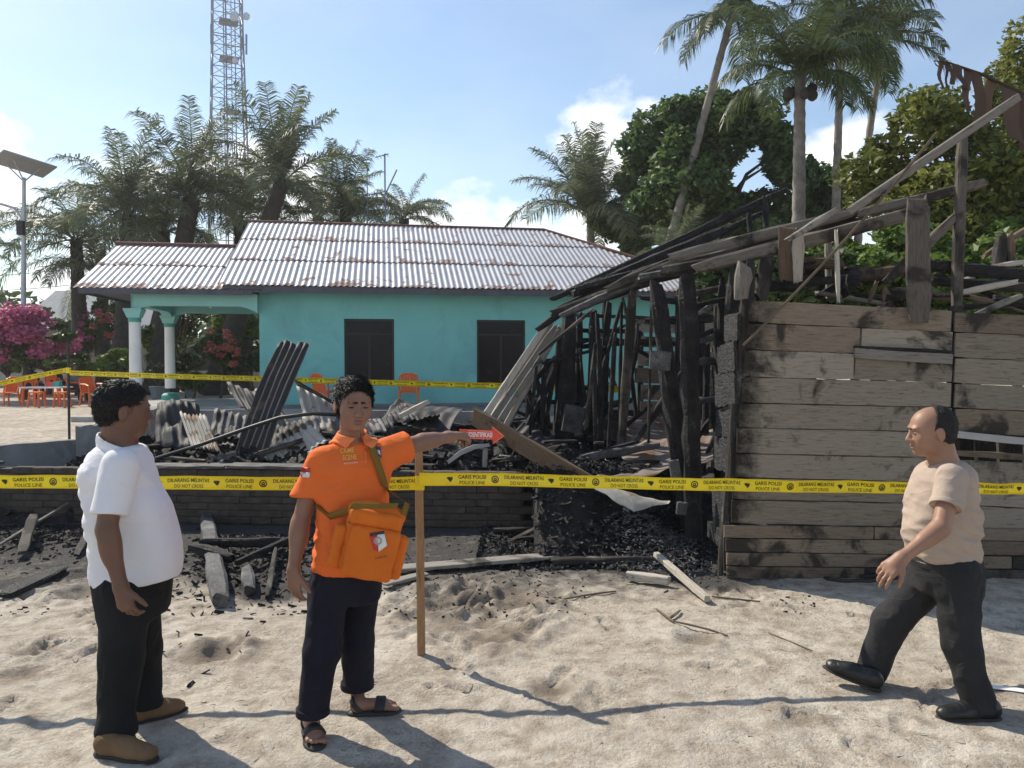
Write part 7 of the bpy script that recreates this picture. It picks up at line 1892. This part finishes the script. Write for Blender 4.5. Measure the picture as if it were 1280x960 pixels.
S.rc(sh_n + Vector((0, .008, .0)), sh_n.lerp(el_n, .66), .074, .070, .04, cap=(sh_n.lerp(el_n, .56), el_n - sh_n))
S.rc(sh_f + Vector((0, -.03, 0)), sh_f.lerp(el_f, .62), .080, .074, .04, cap=(sh_f.lerp(el_f, .56), el_f - sh_f))
S.ell(hd.p(-.02, 0, -.085), (.078, .078, .095), None, .008, 's')
S.cut(at(1180, 699, 3.8), (.03, 0, -1))
shirt3 = S.build('t_shirt', 'shirt_beige', man3, folds(.009, (5, 5, 8), 34, lambda V: .012 * (1 - 2.2 * np.abs(fbm(np.stack([V[:, 0] * 4, V[:, 1] * 4, (V[:, 2] + V[:, 0] * .3) * 15], -1), 3, 11))) * np.clip((1.22 - V[:, 2]) * 5, 0, 1) * np.clip((V[:, 0] - at(1135, 650, 3.86).x) * 6, .15, 1)))
F = Field(*bounds([sh_n.lerp(el_n, .54)], .13), .004); q = sh_n.lerp(el_n, .525); ax = (el_n - sh_n).normalized(); F.rc(q - ax * .03, q + ax * .05, .0720, .0715, .01); F.rc(q - ax * .1, q + ax * .1, .062, .062, .003, 's'); F.cut(q + ax * .014, ax); F.cut(q - ax * .010, -ax); F.build('sleeve_hem', 'shirt_beige', shirt3)
K = Field(*bounds([hip_n, hip_f, an_n, an_f, kn_f, at(1130, 700, 3.8), at(1228, 700, 3.8)], .18), .006)
K.loft([row3(738, 1145, 1222, .150), row3(718, 1143, 1222, .158), row3(694, 1142, 1219, .152)], k=.02, rnd=.02)
K.rc(hip_n + Vector((.02, 0, 0)), kn_n, .110, .084, .045); K.rc(kn_n, an_n + Vector((.01, 0, -.01)), .084, .074, .03); K.rc(hip_f, kn_f, .106, .084, .045); K.rc(kn_f, an_f, .084, .076, .03)
cut_ring(K, an_n + Vector((0, 0, -.02)), (0, 0, -1), .14); cut_ring(K, an_f + (an_f - kn_f).normalized() * .03, (an_f - kn_f), .14)
K.build('trousers', 'trouser_grey', man3, folds(.010, (8, 8, 5), 39))
F = Field(*bounds([at(1140, 700, 3.8), at(1222, 700, 3.8)], .2), .005); F.loft([row3(706, 1141, 1221, .162), row3(698, 1141, 1220, .160)], k=.005, rnd=.004); F.build('belt', 'leather_black', man3)
shoe(man3, gp(1250, 898) + Vector((0, 0, .0)), gp(1174, 898) + Vector((0, 0, .0)), 'leather_black', wd=.045, ankle=an_n)
tq = at(1035, 836, 4.10); hq = gp(1098, 866); hq.z = .012
shoe(man3, hq, tq, 'leather_black', wd=.045, ankle=an_f)

# ================= seated people far behind
def seated(label, p, yaw, shirt, pants):
    t = thing('person', label, 'person', p, 'people seated at the table'); Rz = rotz(yaw)
    Q = lambda x, y, z: Vector(p) + Rz @ Vector((x, y, z))     # faces -Y locally
    lo_, hi_ = bounds([Q(0, 0, 0), Q(0, 0, 1.3), Q(0, -.7, .3)], .35); lo_[2] = p[2] - .02
    B = Field(lo_, hi_, .014); hc = Q(0, .05, 1.17)
    B.ell(hc, (.078, .092, .115), Rz, .01); B.rc(Q(0, -.085, 1.165), Q(0, -.1, 1.14), .012, .015, .01); B.rc(hc, Q(0, .1, .98), .05, .055, .02); B.rc(Q(0, .1, .95), Q(0, .1, .55), .12, .13, .04)
    for s_ in (-1, 1): B.rc(Q(s_ * .19, .1, .93), Q(s_ * .23, .0, .68), .045, .04, .02); B.rc(Q(s_ * .23, .0, .68), Q(s_ * .12, -.25, .62), .04, .03, .02); B.ell(Q(s_ * .11, -.3, .62), (.04, .06, .03), Rz, .02); B.rc(Q(s_ * .1, -.38, .5), Q(s_ * .12, -.42, .06), .05, .04, .02); B.rc(Q(s_ * .12, -.42, .05), Q(s_ * .13, -.56, .03), .035, .03, .02)
    bd_ = B.build('body', 'skin_dark', t)
    F = Field(lo_, hi_, .014); F.rc(Q(0, .1, .93), Q(0, .12, .52), .15, .16, .05); F.rc(Q(-.16, .1, .92), Q(.16, .1, .92), .075, .075, .04)
    for s_ in (-1, 1): F.rc(Q(s_ * .19, .1, .92), Q(s_ * .225, .02, .74), .065, .062, .03)
    F.build('shirt', shirt, t, folds(.01, (6, 6, 9), 5))
    F = Field(lo_, hi_, .014)
    for s_ in (-1, 1): F.rc(Q(s_ * .09, .1, .5), Q(s_ * .12, -.36, .5), .10, .085, .04); F.rc(Q(s_ * .12, -.36, .5), Q(s_ * .13, -.42, .12), .08, .065, .03)
    F.build('trousers', pants, t, folds(.01, (6, 6, 9), 5))
    F = Field(*bounds([hc], .2), .012); F.ell(hc + Vector((0, 0, .02)) + Rz @ Vector((0, .012, 0)), (.09, .10, .115), Rz, .01); F.cut(hc + Vector((0, 0, .0)), Rz @ Vector((0, -.75, -.65))); F.build('hair', 'hair', bd_)
seated('person in black seen from behind on a chair at the white table', SEAT[4][0], SEAT[4][1] - R(20), 'dark_cloth', 'dark_cloth')
seated('person in dark clothes seated behind the white table', SEAT[5][0], SEAT[5][1], 'dark_cloth', 'dark_cloth')
seated('person in grey shirt seated beside the thin rod', SEAT[6][0], SEAT[6][1] - R(60), 'grey_cloth', 'dark_cloth')

# ------------------------------------------------------------------ smoky air
m = MB(); m.box((0, 55, 33.5), (300, 150, 69))
hz_ = m.build('haze', None); tag(hz_, 'thin smoky daylight haze', 'haze', kind='stuff')
hm = bpy.data.materials.new('haze'); hm.use_nodes = True
for n in list(hm.node_tree.nodes): hm.node_tree.nodes.remove(n)
pv = hm.node_tree.nodes.new('ShaderNodeVolumePrincipled'); ho = hm.node_tree.nodes.new('ShaderNodeOutputMaterial')
pv.inputs['Color'].default_value = (.97, .98, 1.0, 1); pv.inputs['Density'].default_value = 0.0006; pv.inputs['Anisotropy'].default_value = 0.35
hm.node_tree.links.new(pv.outputs[0], ho.inputs['Volume']); hz_.data.materials.append(hm)
